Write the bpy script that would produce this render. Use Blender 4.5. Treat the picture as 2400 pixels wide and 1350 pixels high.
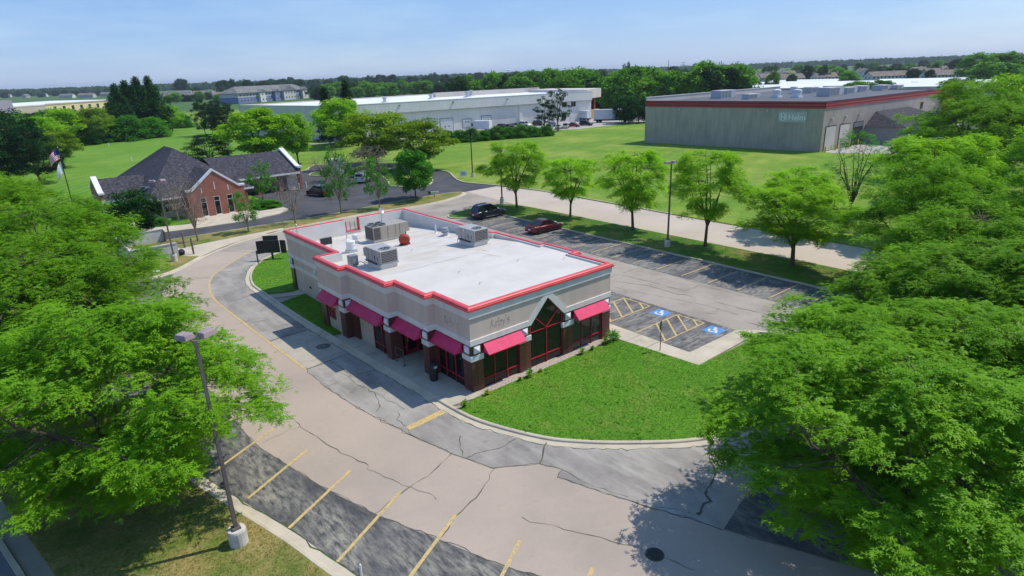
import bpy, bmesh, math, random
import numpy as np
from mathutils import Vector, Matrix
random.seed(7)
scn = bpy.context.scene
for o in list(bpy.data.objects): bpy.data.objects.remove(o)
COL = scn.collection
# ---------------------------------------------------------------- camera (metres; origin = near corner of the restaurant)
F = 1461.145; CAM = Vector((-18.579, -26.515, 17.654)); YAW, PITCH, ROLL = 0.883741, 0.333608, -0.035398
_f = Vector((math.cos(YAW)*math.cos(PITCH), math.sin(YAW)*math.cos(PITCH), -math.sin(PITCH)))
_r = Vector((math.sin(YAW), -math.cos(YAW), 0)); _u = _r.cross(_f)
RT = math.cos(ROLL)*_r + math.sin(ROLL)*_u; UP = -math.sin(ROLL)*_r + math.cos(ROLL)*_u; FW = _f
cam = bpy.data.cameras.new('camera'); co = bpy.data.objects.new('camera', cam); COL.objects.link(co)
cam.sensor_width = 36; cam.lens = 36*F/2400; cam.clip_start = 0.5; cam.clip_end = 30000
m = Matrix((RT, UP, -FW)).transposed().to_4x4(); m.translation = CAM; co.matrix_world = m
scn.camera = co
# ---------------------------------------------------------------- sky, sun, exposure
SUN = Vector((3.42, -1.28, 5.4)).normalized()
EL = math.asin(SUN.z); AZ = math.atan2(SUN.x, SUN.y)
w = bpy.data.worlds.new('World'); scn.world = w; w.use_nodes = True
nt = w.node_tree; bg = nt.nodes['Background']
sky = nt.nodes.new('ShaderNodeTexSky'); sky.sky_type = 'NISHITA'; sky.sun_disc = False
sky.sun_elevation = EL; sky.sun_rotation = AZ; sky.air_density = 1.0; sky.dust_density = 0.3; sky.ozone_density = 2.0; sky.altitude = 200
hz_ = nt.nodes.new('ShaderNodeMix'); hz_.data_type = 'RGBA'; hz_.inputs[0].default_value = 0.68; hz_.inputs[7].default_value = (1.1,2.4,5.1,1)   # thin even summer haze over the clear sky
tcw = nt.nodes.new('ShaderNodeTexCoord'); mpw = nt.nodes.new('ShaderNodeMapping'); mpw.inputs['Scale'].default_value = (2.2,2.2,13); nzw = nt.nodes.new('ShaderNodeTexNoise'); nzw.inputs['Scale'].default_value = 1.6; nzw.inputs['Detail'].default_value = 6; nzw.inputs['Roughness'].default_value = 0.6
rpw = nt.nodes.new('ShaderNodeValToRGB'); rpw.color_ramp.elements[0].position = 0.46; rpw.color_ramp.elements[0].color = (0.85,1.95,4.4,1); rpw.color_ramp.elements[1].position = 0.80; rpw.color_ramp.elements[1].color = (1.9,2.95,4.8,1)   # faint wisps of thin cloud
nt.links.new(tcw.outputs['Generated'], mpw.inputs[0]); nt.links.new(mpw.outputs[0], nzw.inputs['Vector']); nt.links.new(nzw.outputs['Fac'], rpw.inputs[0]); nt.links.new(rpw.outputs[0], hz_.inputs[7])
nt.links.new(sky.outputs[0], hz_.inputs[6]); nt.links.new(hz_.outputs[2], bg.inputs[0]); bg.inputs[1].default_value = 0.15
sl = bpy.data.lights.new('sun', 'SUN'); sl.energy = 3.55; sl.angle = math.radians(0.53); sl.color = (1, 0.945, 0.85)
so = bpy.data.objects.new('sun', sl); COL.objects.link(so); so.rotation_euler = SUN.to_track_quat('Z', 'Y').to_euler()
scn.view_settings.view_transform = 'Standard'; scn.view_settings.look = 'None'
scn.view_settings.exposure = 0.24; scn.view_settings.gamma = 1.0
# ---------------------------------------------------------------- pixel of the 2400x1350 photograph -> point on the level z
def ray(px, py): return FW*F + RT*(px-1200) + UP*(675-py)
def g(px, py, z=0.0):
    d = ray(px, py); t = (z-CAM.z)/d.z
    return CAM + d*t
def gh(px, py, top):                      # height of an upright thing from its foot and its top row
    b = g(px, py); best = 0
    for i in range(1, 800):
        z = i*0.05; d = Vector((b.x, b.y, z))-CAM
        y = 675 - F*d.dot(UP)/d.dot(FW)
        if y <= top: return z
    return 40
# ---------------------------------------------------------------- mesh helpers
class MB:
    def __init__(s): s.v = []; s.f = []
    def add(s, vs, fs):
        n = len(s.v); s.v += [tuple(p) for p in vs]; s.f += [tuple(i+n for i in f) for f in fs]; return s
    def box(s, x0, y0, z0, x1, y1, z1):
        return s.add([(x0,y0,z0),(x1,y0,z0),(x1,y1,z0),(x0,y1,z0),(x0,y0,z1),(x1,y0,z1),(x1,y1,z1),(x0,y1,z1)],
                     [(0,3,2,1),(4,5,6,7),(0,1,5,4),(1,2,6,5),(2,3,7,6),(3,0,4,7)])
    def obox(s, c, sx, sy, sz, rz=0, rx=0):
        R = Matrix.Rotation(rz, 3, 'Z') @ Matrix.Rotation(rx, 3, 'X'); c = Vector(c)
        vs = [c + R @ Vector((a*sx/2, b*sy/2, d*sz/2)) for d in (-1,1) for a,b in ((-1,-1),(1,-1),(1,1),(-1,1))]
        return s.add(vs, [(0,3,2,1),(4,5,6,7),(0,1,5,4),(1,2,6,5),(2,3,7,6),(3,0,4,7)])
    def frustum(s, c, a0, b0, a1, b1, h):
        x,y,z = c
        return s.add([(x-a0,y-b0,z),(x+a0,y-b0,z),(x+a0,y+b0,z),(x-a0,y+b0,z),(x-a1,y-b1,z+h),(x+a1,y-b1,z+h),(x+a1,y+b1,z+h),(x-a1,y+b1,z+h)],
                     [(0,3,2,1),(4,5,6,7),(0,1,5,4),(1,2,6,5),(2,3,7,6),(3,0,4,7)])
    def prism(s, poly, z0, z1):
        n = len(poly); a = sum(poly[i][0]*poly[(i+1)%n][1]-poly[(i+1)%n][0]*poly[i][1] for i in range(n))
        if a < 0: poly = poly[::-1]
        return s.add([(p[0],p[1],z0) for p in poly]+[(p[0],p[1],z1) for p in poly],
                     [tuple(range(n-1,-1,-1)), tuple(range(n,2*n))]+[(i,(i+1)%n,n+(i+1)%n,n+i) for i in range(n)])
    def slab(s, poly, ax, v0, v1):         # polygon in (horizontal, z) swept along the other horizontal axis
        n = len(poly)
        def P(p, v): return (p[0],v,p[1]) if ax == 1 else (v,p[0],p[1])
        a = sum(poly[i][0]*poly[(i+1)%n][1]-poly[(i+1)%n][0]*poly[i][1] for i in range(n))
        if (a < 0) == (ax == 1): poly = poly[::-1]
        # now face at v0 (lower) must look towards -axis
        return s.add([P(p,v0) for p in poly]+[P(p,v1) for p in poly],
                     [tuple(range(n)), tuple(range(2*n-1,n-1,-1))]+[(i,n+i,n+(i+1)%n,(i+1)%n) for i in range(n)])
    def tube(s, p, q, r0, r1=None, n=8, caps=True):
        r1 = r0 if r1 is None else r1; p = Vector(p); q = Vector(q); d = q-p
        if d.length < 1e-6: return s
        d.normalize(); a = d.orthogonal().normalized(); b = d.cross(a)
        ring = [a*math.cos(2*math.pi*i/n)+b*math.sin(2*math.pi*i/n) for i in range(n)]
        fs = [(i,(i+1)%n,n+(i+1)%n,n+i) for i in range(n)]
        if caps: fs += [tuple(range(n-1,-1,-1)), tuple(range(n,2*n))]
        return s.add([p+k*r0 for k in ring]+[q+k*r1 for k in ring], fs)
    def path(s, pts, rs, n=6):
        for i in range(len(pts)-1): s.tube(pts[i], pts[i+1], rs[i], rs[i+1], n, i in (0, len(pts)-2))
        return s
    def lathe(s, c, prof, n=16):
        x,y,z = c; m = len(prof)
        vs = [(x+r*math.cos(2*math.pi*i/n), y+r*math.sin(2*math.pi*i/n), z+h) for r,h in prof for i in range(n)]
        fs = [(j*n+i, j*n+(i+1)%n, (j+1)*n+(i+1)%n, (j+1)*n+i) for j in range(m-1) for i in range(n)]
        fs += [tuple(range(n-1,-1,-1)), tuple(range((m-1)*n, m*n))]
        return s.add(vs, fs)
    def poly(s, pts, z=None):
        pts = [(p[0],p[1],p[2] if z is None else z) for p in pts]; return s.add(pts, [tuple(range(len(pts)))])
    def sweep(s, path, prof, closed=False):
        P = [Vector((p[0],p[1])) for p in path]; n = len(P); k = len(prof); vs = []
        z0 = [p[2] if len(p) > 2 else 0 for p in path]
        for i in range(n):
            e0 = (P[i]-P[i-1]) if (closed or i > 0) else (P[1]-P[0])
            e1 = (P[(i+1)%n]-P[i]) if (closed or i < n-1) else (P[-1]-P[-2])
            e0.normalize(); e1.normalize()
            n0 = Vector((e0.y,-e0.x)); n1 = Vector((e1.y,-e1.x)); mm = n0+n1
            mm = mm/max(mm.dot(n0), 0.3) if mm.length > 1e-4 else n0
            for o,z in prof: vs.append((P[i].x+mm.x*o, P[i].y+mm.y*o, z+z0[i]))
        fs = []
        for i in range(n if closed else n-1):
            j = (i+1)%n
            for a in range(k):
                b = (a+1)%k; fs.append((i*k+a, i*k+b, j*k+b, j*k+a))
        if not closed: fs += [tuple(range(k-1,-1,-1)), tuple((n-1)*k+a for a in range(k))]
        return s.add(vs, fs)
    def strip(s, pts, w, z=0.0, jit=0.0):
        P = [Vector((p[0],p[1])) for p in pts]
        vs = []
        for i,p in enumerate(P):
            d = (P[min(i+1,len(P)-1)]-P[max(i-1,0)]).normalized(); nn = Vector((-d.y,d.x))
            ww = w*(1+random.uniform(-jit,jit))/2
            vs += [(p.x+nn.x*ww,p.y+nn.y*ww,z),(p.x-nn.x*ww,p.y-nn.y*ww,z)]
        return s.add(vs, [(2*i+1,2*i+3,2*i+2,2*i) for i in range(len(P)-1)])
    def mesh(s, name, mat, smooth=False):
        me = bpy.data.meshes.new(name); me.from_pydata(s.v, [], s.f); me.update()
        if mat is not None: me.materials.append(MAT(mat) if isinstance(mat, str) else mat)
        if smooth: me.polygons.foreach_set('use_smooth', [True]*len(me.polygons))
        return me
    def build(s, name, mat, parent=None, loc=None, smooth=False, bev=0):
        o = bpy.data.objects.new(name, s.mesh(name, mat, smooth)); COL.objects.link(o)
        if parent: o.parent = parent
        if loc is not None: o.location = loc
        if bev:
            b = o.modifiers.new('bevel','BEVEL'); b.width = bev; b.segments = 2; b.limit_method = 'ANGLE'
        return o
def empty(name, loc=(0,0,0), rz=0, sc=None):
    o = bpy.data.objects.new(name, None); COL.objects.link(o); o.location = loc; o.rotation_euler = (0,0,rz)
    if sc is not None: o.scale = sc
    o.empty_display_size = 0.3
    return o
def tag(o, label, cat, group=None):
    o['label'] = label; o['category'] = cat
    if group: o['group'] = group
    return o
def struct(o): o['kind'] = 'structure'; return o
def stuff(o, label=None, cat=None):
    o['kind'] = 'stuff'
    if label: o['label'] = label; o['category'] = cat
    return o
def copy_tree(o, parent=None):
    c = o.copy(); COL.objects.link(c); c.parent = parent
    for ch in list(o.children): copy_tree(ch, c)
    return c
def fastmesh(name, verts, faces_flat, nper, mat, smooth=False):
    me = bpy.data.meshes.new(name); nv = len(verts); nf = len(faces_flat)//nper
    me.vertices.add(nv); me.vertices.foreach_set('co', np.asarray(verts, dtype=np.float32).ravel())
    me.loops.add(nf*nper); me.loops.foreach_set('vertex_index', np.asarray(faces_flat, dtype=np.int32))
    me.polygons.add(nf); me.polygons.foreach_set('loop_start', np.arange(0, nf*nper, nper, dtype=np.int32))
    if smooth: me.polygons.foreach_set('use_smooth', [True]*nf)
    me.update(calc_edges=True); me.validate()
    me.materials.append(MAT(mat)); return me
# ---------------------------------------------------------------- materials
_MATS = {}; _DEF = {}
def MAT(n):
    if n not in _MATS: _MATS[n] = _DEF[n][0](n, **_DEF[n][1])
    return _MATS[n]
def D(name, fn, **kw): _DEF[name] = (fn, kw)
def new(name):
    m = bpy.data.materials.new(name); m.use_nodes = True; nt = m.node_tree
    return m, nt, nt.nodes['Principled BSDF']
def NN(nt, t, **kw):
    n = nt.nodes.new(t)
    for k,v in kw.items():
        if hasattr(n, k): setattr(n, k, v)
        else: n.inputs[k].default_value = v
    return n
def coords(nt, mode, stretch=(1,1,1)):
    if mode == 'world': src = NN(nt,'ShaderNodeNewGeometry').outputs['Position']
    else: src = NN(nt,'ShaderNodeTexCoord').outputs['Object']
    mp = NN(nt,'ShaderNodeMapping'); mp.inputs['Scale'].default_value = stretch
    nt.links.new(src, mp.inputs[0]); return mp.outputs[0]
def ramp(nt, src, stops):
    r = NN(nt,'ShaderNodeValToRGB'); cr = r.color_ramp
    while len(cr.elements) < len(stops): cr.elements.new(0.5)
    for e,(p,c) in zip(cr.elements, stops): e.position = p; e.color = (*c,1) if len(c) == 3 else c
    nt.links.new(src, r.inputs[0]); return r.outputs[0]
def noise(nt, vec, scale, detail=5, rough=0.55):
    n = NN(nt,'ShaderNodeTexNoise'); n.inputs['Scale'].default_value = scale; n.inputs['Detail'].default_value = detail; n.inputs['Roughness'].default_value = rough
    nt.links.new(vec, n.inputs['Vector']); return n.outputs['Fac']
def mixc(nt, fac, a, b, mode='MIX'):
    x = NN(nt,'ShaderNodeMix', data_type='RGBA', blend_type=mode)
    for i,v in ((0,fac),(6,a),(7,b)):
        if hasattr(v,'is_linked') or hasattr(v,'node'): nt.links.new(v, x.inputs[i])
        else: x.inputs[i].default_value = v if i == 0 else (*v,1)
    return x.outputs[2]
def bump(nt, bsdf, h, strength, dist=0.02):
    b = NN(nt,'ShaderNodeBump'); b.inputs['Strength'].default_value = strength; b.inputs['Distance'].default_value = dist
    nt.links.new(h, b.inputs['Height']); nt.links.new(b.outputs[0], bsdf.inputs['Normal'])
def plain(name, c, c2=None, scale=2.0, rough=0.7, metal=0.0, spec=0.35, bmp=0.0, bscale=None, mode='object', stretch=(1,1,1), lo=0.35, hi=0.65, fine=0.0, coat=0.0):
    m, nt, b = new(name)
    v = coords(nt, mode, stretch)
    if c2 is None: c2 = tuple(x*0.86 for x in c)
    n = noise(nt, v, scale)
    col = ramp(nt, n, [(lo,c2),(hi,c)])
    if fine:
        f = noise(nt, v, scale*23, 2)
        f2 = ramp(nt, f, [(0.3,(1-fine,)*3),(0.7,(1+fine,)*3)])
        col = mixc(nt, 1.0, col, f2, 'MULTIPLY')
    nt.links.new(col, b.inputs['Base Color'])
    b.inputs['Roughness'].default_value = rough; b.inputs['Metallic'].default_value = metal; b.inputs['Specular IOR Level'].default_value = spec
    if coat: b.inputs['Coat Weight'].default_value = coat; b.inputs['Coat Roughness'].default_value = 0.04
    if bmp: bump(nt, b, noise(nt, v, bscale or scale*6, 4), bmp)
    return m
def pave(name, base, stain, dark, light=None, worn=None, sc=0.25, spk=0.12, worn_scale=0.9, worn_st=(1,1,1), wlo=0.45, whi=0.6, rough=0.9):
    m, nt, b = new(name); v = coords(nt,'world')
    col = ramp(nt, noise(nt, v, sc, 6, 0.6), [(0.3,stain),(0.5,base),(0.72,light or base)])
    if worn:
        v2 = coords(nt,'world',worn_st)
        k = ramp(nt, noise(nt, v2, worn_scale, 8, 0.68), [(wlo,(0,0,0)),(whi,(1,1,1))])
        k3 = ramp(nt, noise(nt, v2, worn_scale*0.16, 3, 0.5), [(0.34,(0.15,)*3),(0.6,(1,1,1))]); k = mixc(nt, 1.0, k, k3, 'MULTIPLY')
        col = mixc(nt, k, col, worn)
    sp = ramp(nt, noise(nt, v, 38, 3, 0.7), [(0.28,(1-spk,)*3),(0.72,(1+spk,)*3)])
    col = mixc(nt, 1.0, col, sp, 'MULTIPLY')
    st = ramp(nt, noise(nt, v, 1.3, 7, 0.7), [(0.56,(1,1,1)),(0.8,dark)])
    col = mixc(nt, 1.0, col, st, 'MULTIPLY')
    nt.links.new(col, b.inputs['Base Color']); b.inputs['Roughness'].default_value = rough; b.inputs['Specular IOR Level'].default_value = 0.25
    bump(nt, b, noise(nt, v, 30, 4), 0.25, 0.01)
    return m
def grassmat(name, c, c2, dry, dry_lo=0.55, dry_hi=0.75, stripes=None, far=False, psc=None, bd=0.06):
    m, nt, b = new(name); v = coords(nt,'world')
    col = ramp(nt, noise(nt, v, 0.22 if not far else 0.05, 6, 0.65), [(0.3,c2),(0.65,c)])
    k = ramp(nt, noise(nt, v, psc or (0.35 if not far else 0.03), 8, 0.72), [(dry_lo,(0,0,0)),(dry_hi,(1,1,1))])
    col = mixc(nt, k, col, dry)
    f = ramp(nt, noise(nt, v, 7 if not far else 1.5, 4, 0.8), [(0.25,(0.62,)*3),(0.75,(1.35,)*3)])
    col = mixc(nt, 1.0, col, f, 'MULTIPLY')
    if stripes:
        ang, wl, amt = stripes
        mp = NN(nt,'ShaderNodeMapping'); mp.inputs['Rotation'].default_value = (0,0,ang)
        nt.links.new(NN(nt,'ShaderNodeNewGeometry').outputs['Position'], mp.inputs[0])
        wv = NN(nt,'ShaderNodeTexWave'); wv.inputs['Scale'].default_value = wl; wv.inputs['Distortion'].default_value = 3.0; wv.inputs['Detail Scale'].default_value = 0.3
        nt.links.new(mp.outputs[0], wv.inputs['Vector'])
        s2 = ramp(nt, wv.outputs['Fac'], [(0.25,(1-amt,)*3),(0.75,(1+amt,)*3)])
        col = mixc(nt, 1.0, col, s2, 'MULTIPLY')
    nt.links.new(col, b.inputs['Base Color']); b.inputs['Roughness'].default_value = 0.9; b.inputs['Specular IOR Level'].default_value = 0.15
    bump(nt, b, noise(nt, v, 9, 5, 0.8), 0.5, bd)
    return m
def leafmat(name, c, c2, trans=0.35, sc=0.5, amt=0.16):
    m = bpy.data.materials.new(name); m.use_nodes = True; nt = m.node_tree; nt.nodes.clear()
    v = coords(nt,'world')
    n = noise(nt, v, sc, 4, 0.7)
    col = ramp(nt, n, [(0.32,c2),(0.66,c)])
    oi = NN(nt,'ShaderNodeObjectInfo')
    rr = ramp(nt, oi.outputs['Random'], [(0,(1-amt,1-amt,1-amt)),(1,(1+amt,1+amt*0.8,1+amt*0.4))])
    col = mixc(nt, 1.0, col, rr, 'MULTIPLY')
    d = NN(nt,'ShaderNodeBsdfDiffuse'); t = NN(nt,'ShaderNodeBsdfTranslucent'); gl = NN(nt,'ShaderNodeBsdfGlossy'); gl.inputs['Roughness'].default_value = 0.45; gl.inputs['Color'].default_value = (0.6,0.62,0.5,1)
    tc = mixc(nt, 1.0, col, (1.25,1.15,0.5), 'MULTIPLY')
    nt.links.new(col, d.inputs[0]); nt.links.new(tc, t.inputs[0])
    a = NN(nt,'ShaderNodeMixShader'); a.inputs[0].default_value = trans; nt.links.new(d.outputs[0], a.inputs[1]); nt.links.new(t.outputs[0], a.inputs[2])
    b = NN(nt,'ShaderNodeMixShader'); b.inputs[0].default_value = 0.015; nt.links.new(a.outputs[0], b.inputs[1]); nt.links.new(gl.outputs[0], b.inputs[2])
    o = NN(nt,'ShaderNodeOutputMaterial'); nt.links.new(b.outputs[0], o.inputs[0])
    return m
def siding(name, c, c2, rib=3.2, dirt=(0.8,0.78,0.74), amt=0.12, axis_rot=0.0):
    m, nt, b = new(name); v = coords(nt,'world')
    mp = NN(nt,'ShaderNodeMapping'); mp.inputs['Rotation'].default_value = (0,0,axis_rot); nt.links.new(v, mp.inputs[0])
    sx = NN(nt,'ShaderNodeSeparateXYZ'); nt.links.new(mp.outputs[0], sx.inputs[0])
    ad = NN(nt,'ShaderNodeMath', operation='ADD'); nt.links.new(sx.outputs[0], ad.inputs[0]); nt.links.new(sx.outputs[1], ad.inputs[1])
    mu = NN(nt,'ShaderNodeMath', operation='MULTIPLY'); mu.inputs[1].default_value = rib*2*math.pi; nt.links.new(ad.outputs[0], mu.inputs[0])
    si = NN(nt,'ShaderNodeMath', operation='SINE'); nt.links.new(mu.outputs[0], si.inputs[0])
    col = ramp(nt, noise(nt, v, 0.3, 5), [(0.35,c2),(0.6,c)])
    vs = coords(nt,'world',(1,1,0.12))
    st = ramp(nt, noise(nt, vs, 1.6, 6, 0.7), [(0.4,(1,1,1)),(0.75,dirt)])
    col = mixc(nt, 1.0, col, st, 'MULTIPLY')
    mr = NN(nt,'ShaderNodeMapRange'); mr.inputs['From Min'].default_value = -1; mr.inputs['To Min'].default_value = 1-amt; mr.inputs['To Max'].default_value = 1+amt*0.4
    nt.links.new(si.outputs[0], mr.inputs['Value'])
    cb = NN(nt,'ShaderNodeCombineColor'); [nt.links.new(mr.outputs[0], cb.inputs[i]) for i in range(3)]
    col = mixc(nt, 1.0, col, cb.outputs[0], 'MULTIPLY')
    nt.links.new(col, b.inputs['Base Color']); b.inputs['Roughness'].default_value = 0.6
    bump(nt, b, si.outputs[0], 0.35, 0.05)
    return m
def brickmat(name, c1, c2, mortar, scale=1.0):
    m, nt, b = new(name); geo = NN(nt,'ShaderNodeNewGeometry')
    sx = NN(nt,'ShaderNodeSeparateXYZ'); nt.links.new(geo.outputs['Position'], sx.inputs[0])
    ad = NN(nt,'ShaderNodeMath', operation='ADD'); nt.links.new(sx.outputs[0], ad.inputs[0]); nt.links.new(sx.outputs[1], ad.inputs[1])
    cx = NN(nt,'ShaderNodeCombineXYZ'); nt.links.new(ad.outputs[0], cx.inputs[0]); nt.links.new(sx.outputs[2], cx.inputs[1])
    br = NN(nt,'ShaderNodeTexBrick'); br.inputs['Scale'].default_value = scale; br.inputs['Color1'].default_value = (*c1,1); br.inputs['Color2'].default_value = (*c2,1); br.inputs['Mortar'].default_value = (*mortar,1)
    br.inputs['Mortar Size'].default_value = 0.008; br.inputs['Brick Width'].default_value = 0.24; br.inputs['Row Height'].default_value = 0.085
    nt.links.new(cx.outputs[0], br.inputs['Vector'])
    n = ramp(nt, noise(nt, geo.outputs['Position'], 0.7, 5), [(0.3,(0.82,)*3),(0.7,(1.12,)*3)])
    nt.links.new(mixc(nt, 1.0, br.outputs['Color'], n, 'MULTIPLY'), b.inputs['Base Color']); b.inputs['Roughness'].default_value = 0.85
    return m
def shingle(name, c, c2, sc=1.0):
    m, nt, b = new(name); v = coords(nt,'world',(1.1*sc,1.1*sc,3.2*sc))
    col = ramp(nt, noise(nt, v, 2.2, 5, 0.8), [(0.36,c2),(0.52,c),(0.66,tuple(min(1,x*2.4+0.02) for x in c))])
    nt.links.new(col, b.inputs['Base Color']); b.inputs['Roughness'].default_value = 0.95; b.inputs['Specular IOR Level'].default_value = 0.2
    bump(nt, b, noise(nt, v, 3, 4), 0.4, 0.03)
    return m
def paint(name, c, wear=(0.2,0.19,0.18), lo=0.52, hi=0.66, scale=5):
    m, nt, b = new(name); v = coords(nt,'world')
    k = ramp(nt, noise(nt, v, scale, 8, 0.75), [(lo,(0,0,0)),(hi,(1,1,1))])
    c0 = ramp(nt, noise(nt, v, 1.5, 4), [(0.3,tuple(x*0.85 for x in c)),(0.7,c)])
    nt.links.new(mixc(nt, k, c0, wear), b.inputs['Base Color']); b.inputs['Roughness'].default_value = 0.8
    return m
def glassmat(name, c=(0.012,0.013,0.013), rough=0.04, spec=0.38):
    m, nt, b = new(name); b.inputs['Base Color'].default_value = (*c,1); b.inputs['Roughness'].default_value = rough; b.inputs['Specular IOR Level'].default_value = spec
    v = coords(nt,'object'); bump(nt, b, noise(nt, v, 0.8, 2), 0.05, 0.05)
    return m
def roofmem(name):
    m, nt, b = new(name); v = coords(nt,'world')
    col = ramp(nt, noise(nt, v, 0.5, 6, 0.6), [(0.3,(0.56,0.515,0.455)),(0.6,(0.63,0.585,0.525))])
    sx = NN(nt,'ShaderNodeSeparateXYZ'); nt.links.new(v, sx.inputs[0])
    mr = NN(nt,'ShaderNodeMapRange'); mr.inputs['From Min'].default_value = 7.5; mr.inputs['From Max'].default_value = 13; nt.links.new(sx.outputs[1], mr.inputs['Value'])
    k = ramp(nt, noise(nt, coords(nt,'world',(0.7,1.5,1)), 0.55, 7, 0.62), [(0.44,(0,0,0)),(0.66,(1,1,1))])
    kk = NN(nt,'ShaderNodeMath', operation='MULTIPLY'); nt.links.new(k, kk.inputs[0]); nt.links.new(mr.outputs[0], kk.inputs[1])
    col = mixc(nt, kk.outputs[0], col, (0.53,0.455,0.365))
    k2 = ramp(nt, noise(nt, coords(nt,'world',(0.5,3,1)), 1.4, 8, 0.75), [(0.63,(1,1,1)),(0.74,(0.82,0.77,0.7))])
    col = mixc(nt, 1.0, col, k2, 'MULTIPLY')
    nt.links.new(col, b.inputs['Base Color']); b.inputs['Roughness'].default_value = 0.6
    bump(nt, b, noise(nt, v, 0.9, 4), 0.15, 0.05)
    return m
def text_mesh(body, size, depth=0.01, bold=0.0):
    cu = bpy.data.curves.new('lettering','FONT'); cu.body = body; cu.size = size; cu.extrude = depth; cu.offset = bold; cu.resolution_u = 3
    o = bpy.data.objects.new('lettering', cu); COL.objects.link(o)
    dg = bpy.context.evaluated_depsgraph_get(); me = bpy.data.meshes.new_from_object(o.evaluated_get(dg))
    bpy.data.objects.remove(o); bpy.data.curves.remove(cu); return me

D('asphalt_old', pave, base=(0.345,0.30,0.25), stain=(0.25,0.22,0.188), light=(0.40,0.352,0.295), dark=(0.72,0.71,0.7))
D('asphalt_lane', pave, base=(0.29,0.262,0.23), stain=(0.185,0.172,0.158), light=(0.41,0.375,0.33), dark=(0.6,0.6,0.6), worn=(0.42,0.39,0.335), worn_scale=0.7, worn_st=(1.6,0.35,1), wlo=0.46, whi=0.7, spk=0.2)
D('asphalt_tan', pave, base=(0.415,0.335,0.268), stain=(0.35,0.288,0.235), light=(0.46,0.368,0.292), dark=(0.86,0.86,0.85), spk=0.13, sc=0.16)
D('asphalt_sealed', pave, base=(0.068,0.068,0.074), stain=(0.045,0.046,0.053), light=(0.10,0.098,0.1), dark=(0.8,0.8,0.82), worn=(0.31,0.29,0.235), worn_scale=3.2, worn_st=(1.5,0.4,1), wlo=0.38, whi=0.62, spk=0.35)
D('asphalt_stall', pave, base=(0.08,0.08,0.086), stain=(0.055,0.056,0.063), light=(0.15,0.146,0.142), dark=(0.8,0.8,0.8), worn=(0.29,0.27,0.235), worn_scale=2.6, worn_st=(0.5,1.8,1), wlo=0.38, whi=0.6, spk=0.25)
D('asphalt_bank', pave, base=(0.075,0.075,0.08), stain=(0.05,0.05,0.057), light=(0.10,0.1,0.103), dark=(0.8,0.8,0.8), spk=0.2)
D('asphalt_left', pave, base=(0.17,0.18,0.2), stain=(0.14,0.15,0.17), dark=(0.85,0.85,0.85), spk=0.15)
D('road_conc', pave, base=(0.50,0.42,0.35), stain=(0.43,0.36,0.30), light=(0.54,0.46,0.385), dark=(0.88,0.87,0.86), spk=0.06, sc=0.1)
D('far_lot', pave, base=(0.40,0.37,0.34), stain=(0.30,0.28,0.26), dark=(0.85,0.85,0.85))
D('concrete', pave, base=(0.52,0.45,0.34), stain=(0.42,0.37,0.29), light=(0.58,0.51,0.40), dark=(0.78,0.75,0.7), spk=0.08, sc=0.6)
D('walk', pave, base=(0.46,0.41,0.32), stain=(0.35,0.315,0.25), light=(0.5,0.45,0.36), dark=(0.75,0.73,0.7), spk=0.1, sc=0.5)
D('pad', pave, base=(0.42,0.37,0.30), stain=(0.33,0.29,0.24), light=(0.46,0.41,0.33), dark=(0.7,0.68,0.66), spk=0.1, sc=0.5)
D('crack', plain, c=(0.085,0.075,0.06), c2=(0.14,0.13,0.08), scale=1.5, rough=1)
D('weedcrack', plain, c=(0.06,0.13,0.02), c2=(0.05,0.05,0.04), scale=3.0, rough=1, mode='world')
D('lawn', grassmat, c=(0.105,0.25,0.018), c2=(0.07,0.19,0.013), dry=(0.18,0.25,0.04), dry_lo=0.5, dry_hi=0.72, bd=0.03)
D('strip_lawn', grassmat, c=(0.085,0.195,0.015), c2=(0.04,0.125,0.01), dry=(0.24,0.20,0.06), dry_lo=0.46, dry_hi=0.68)
D('near_lawn', grassmat, c=(0.13,0.19,0.03), c2=(0.07,0.13,0.02), dry=(0.30,0.235,0.085), dry_lo=0.38, dry_hi=0.58)
D('field', grassmat, c=(0.15,0.265,0.024), c2=(0.105,0.215,0.02), dry=(0.27,0.32,0.055), dry_lo=0.46, dry_hi=0.66, psc=0.07, stripes=(1.2,0.09,0.025))
D('mown', grassmat, c=(0.125,0.26,0.024), c2=(0.10,0.22,0.02), dry=(0.19,0.30,0.04), dry_lo=0.46, dry_hi=0.7, psc=0.05, stripes=(0.55,0.16,0.07))
D('farground', grassmat, c=(0.08,0.16,0.035), c2=(0.05,0.105,0.03), dry=(0.17,0.20,0.07), far=True)
D('blade', leafmat, c=(0.15,0.32,0.022), c2=(0.095,0.24,0.015), trans=0.3, sc=0.6)
D('blade_dry', leafmat, c=(0.22,0.22,0.05), c2=(0.10,0.17,0.02), trans=0.25, sc=0.6)
D('weed', leafmat, c=(0.15,0.38,0.03), c2=(0.05,0.2,0.02), trans=0.3, sc=2)
D('yellow_line', paint, c=(0.66,0.46,0.15), wear=(0.30,0.26,0.19), lo=0.46, hi=0.64, scale=7)
D('blue_paint', paint, c=(0.10,0.28,0.60), wear=(0.16,0.18,0.22), lo=0.5, hi=0.68, scale=3)
D('white_paint', paint, c=(0.75,0.75,0.74), wear=(0.2,0.3,0.5), lo=0.55, hi=0.68, scale=4)
D('loc_leaf', leafmat, c=(0.22,0.445,0.024), c2=(0.12,0.315,0.016), trans=0.45)
D('loc_leaf_bright', leafmat, c=(0.34,0.62,0.028), c2=(0.20,0.45,0.018), trans=0.42)
D('maple_leaf', leafmat, c=(0.10,0.34,0.022), c2=(0.05,0.21,0.016), trans=0.3)
D('yellowish_leaf', leafmat, c=(0.27,0.40,0.02), c2=(0.12,0.28,0.016), trans=0.4)
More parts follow.
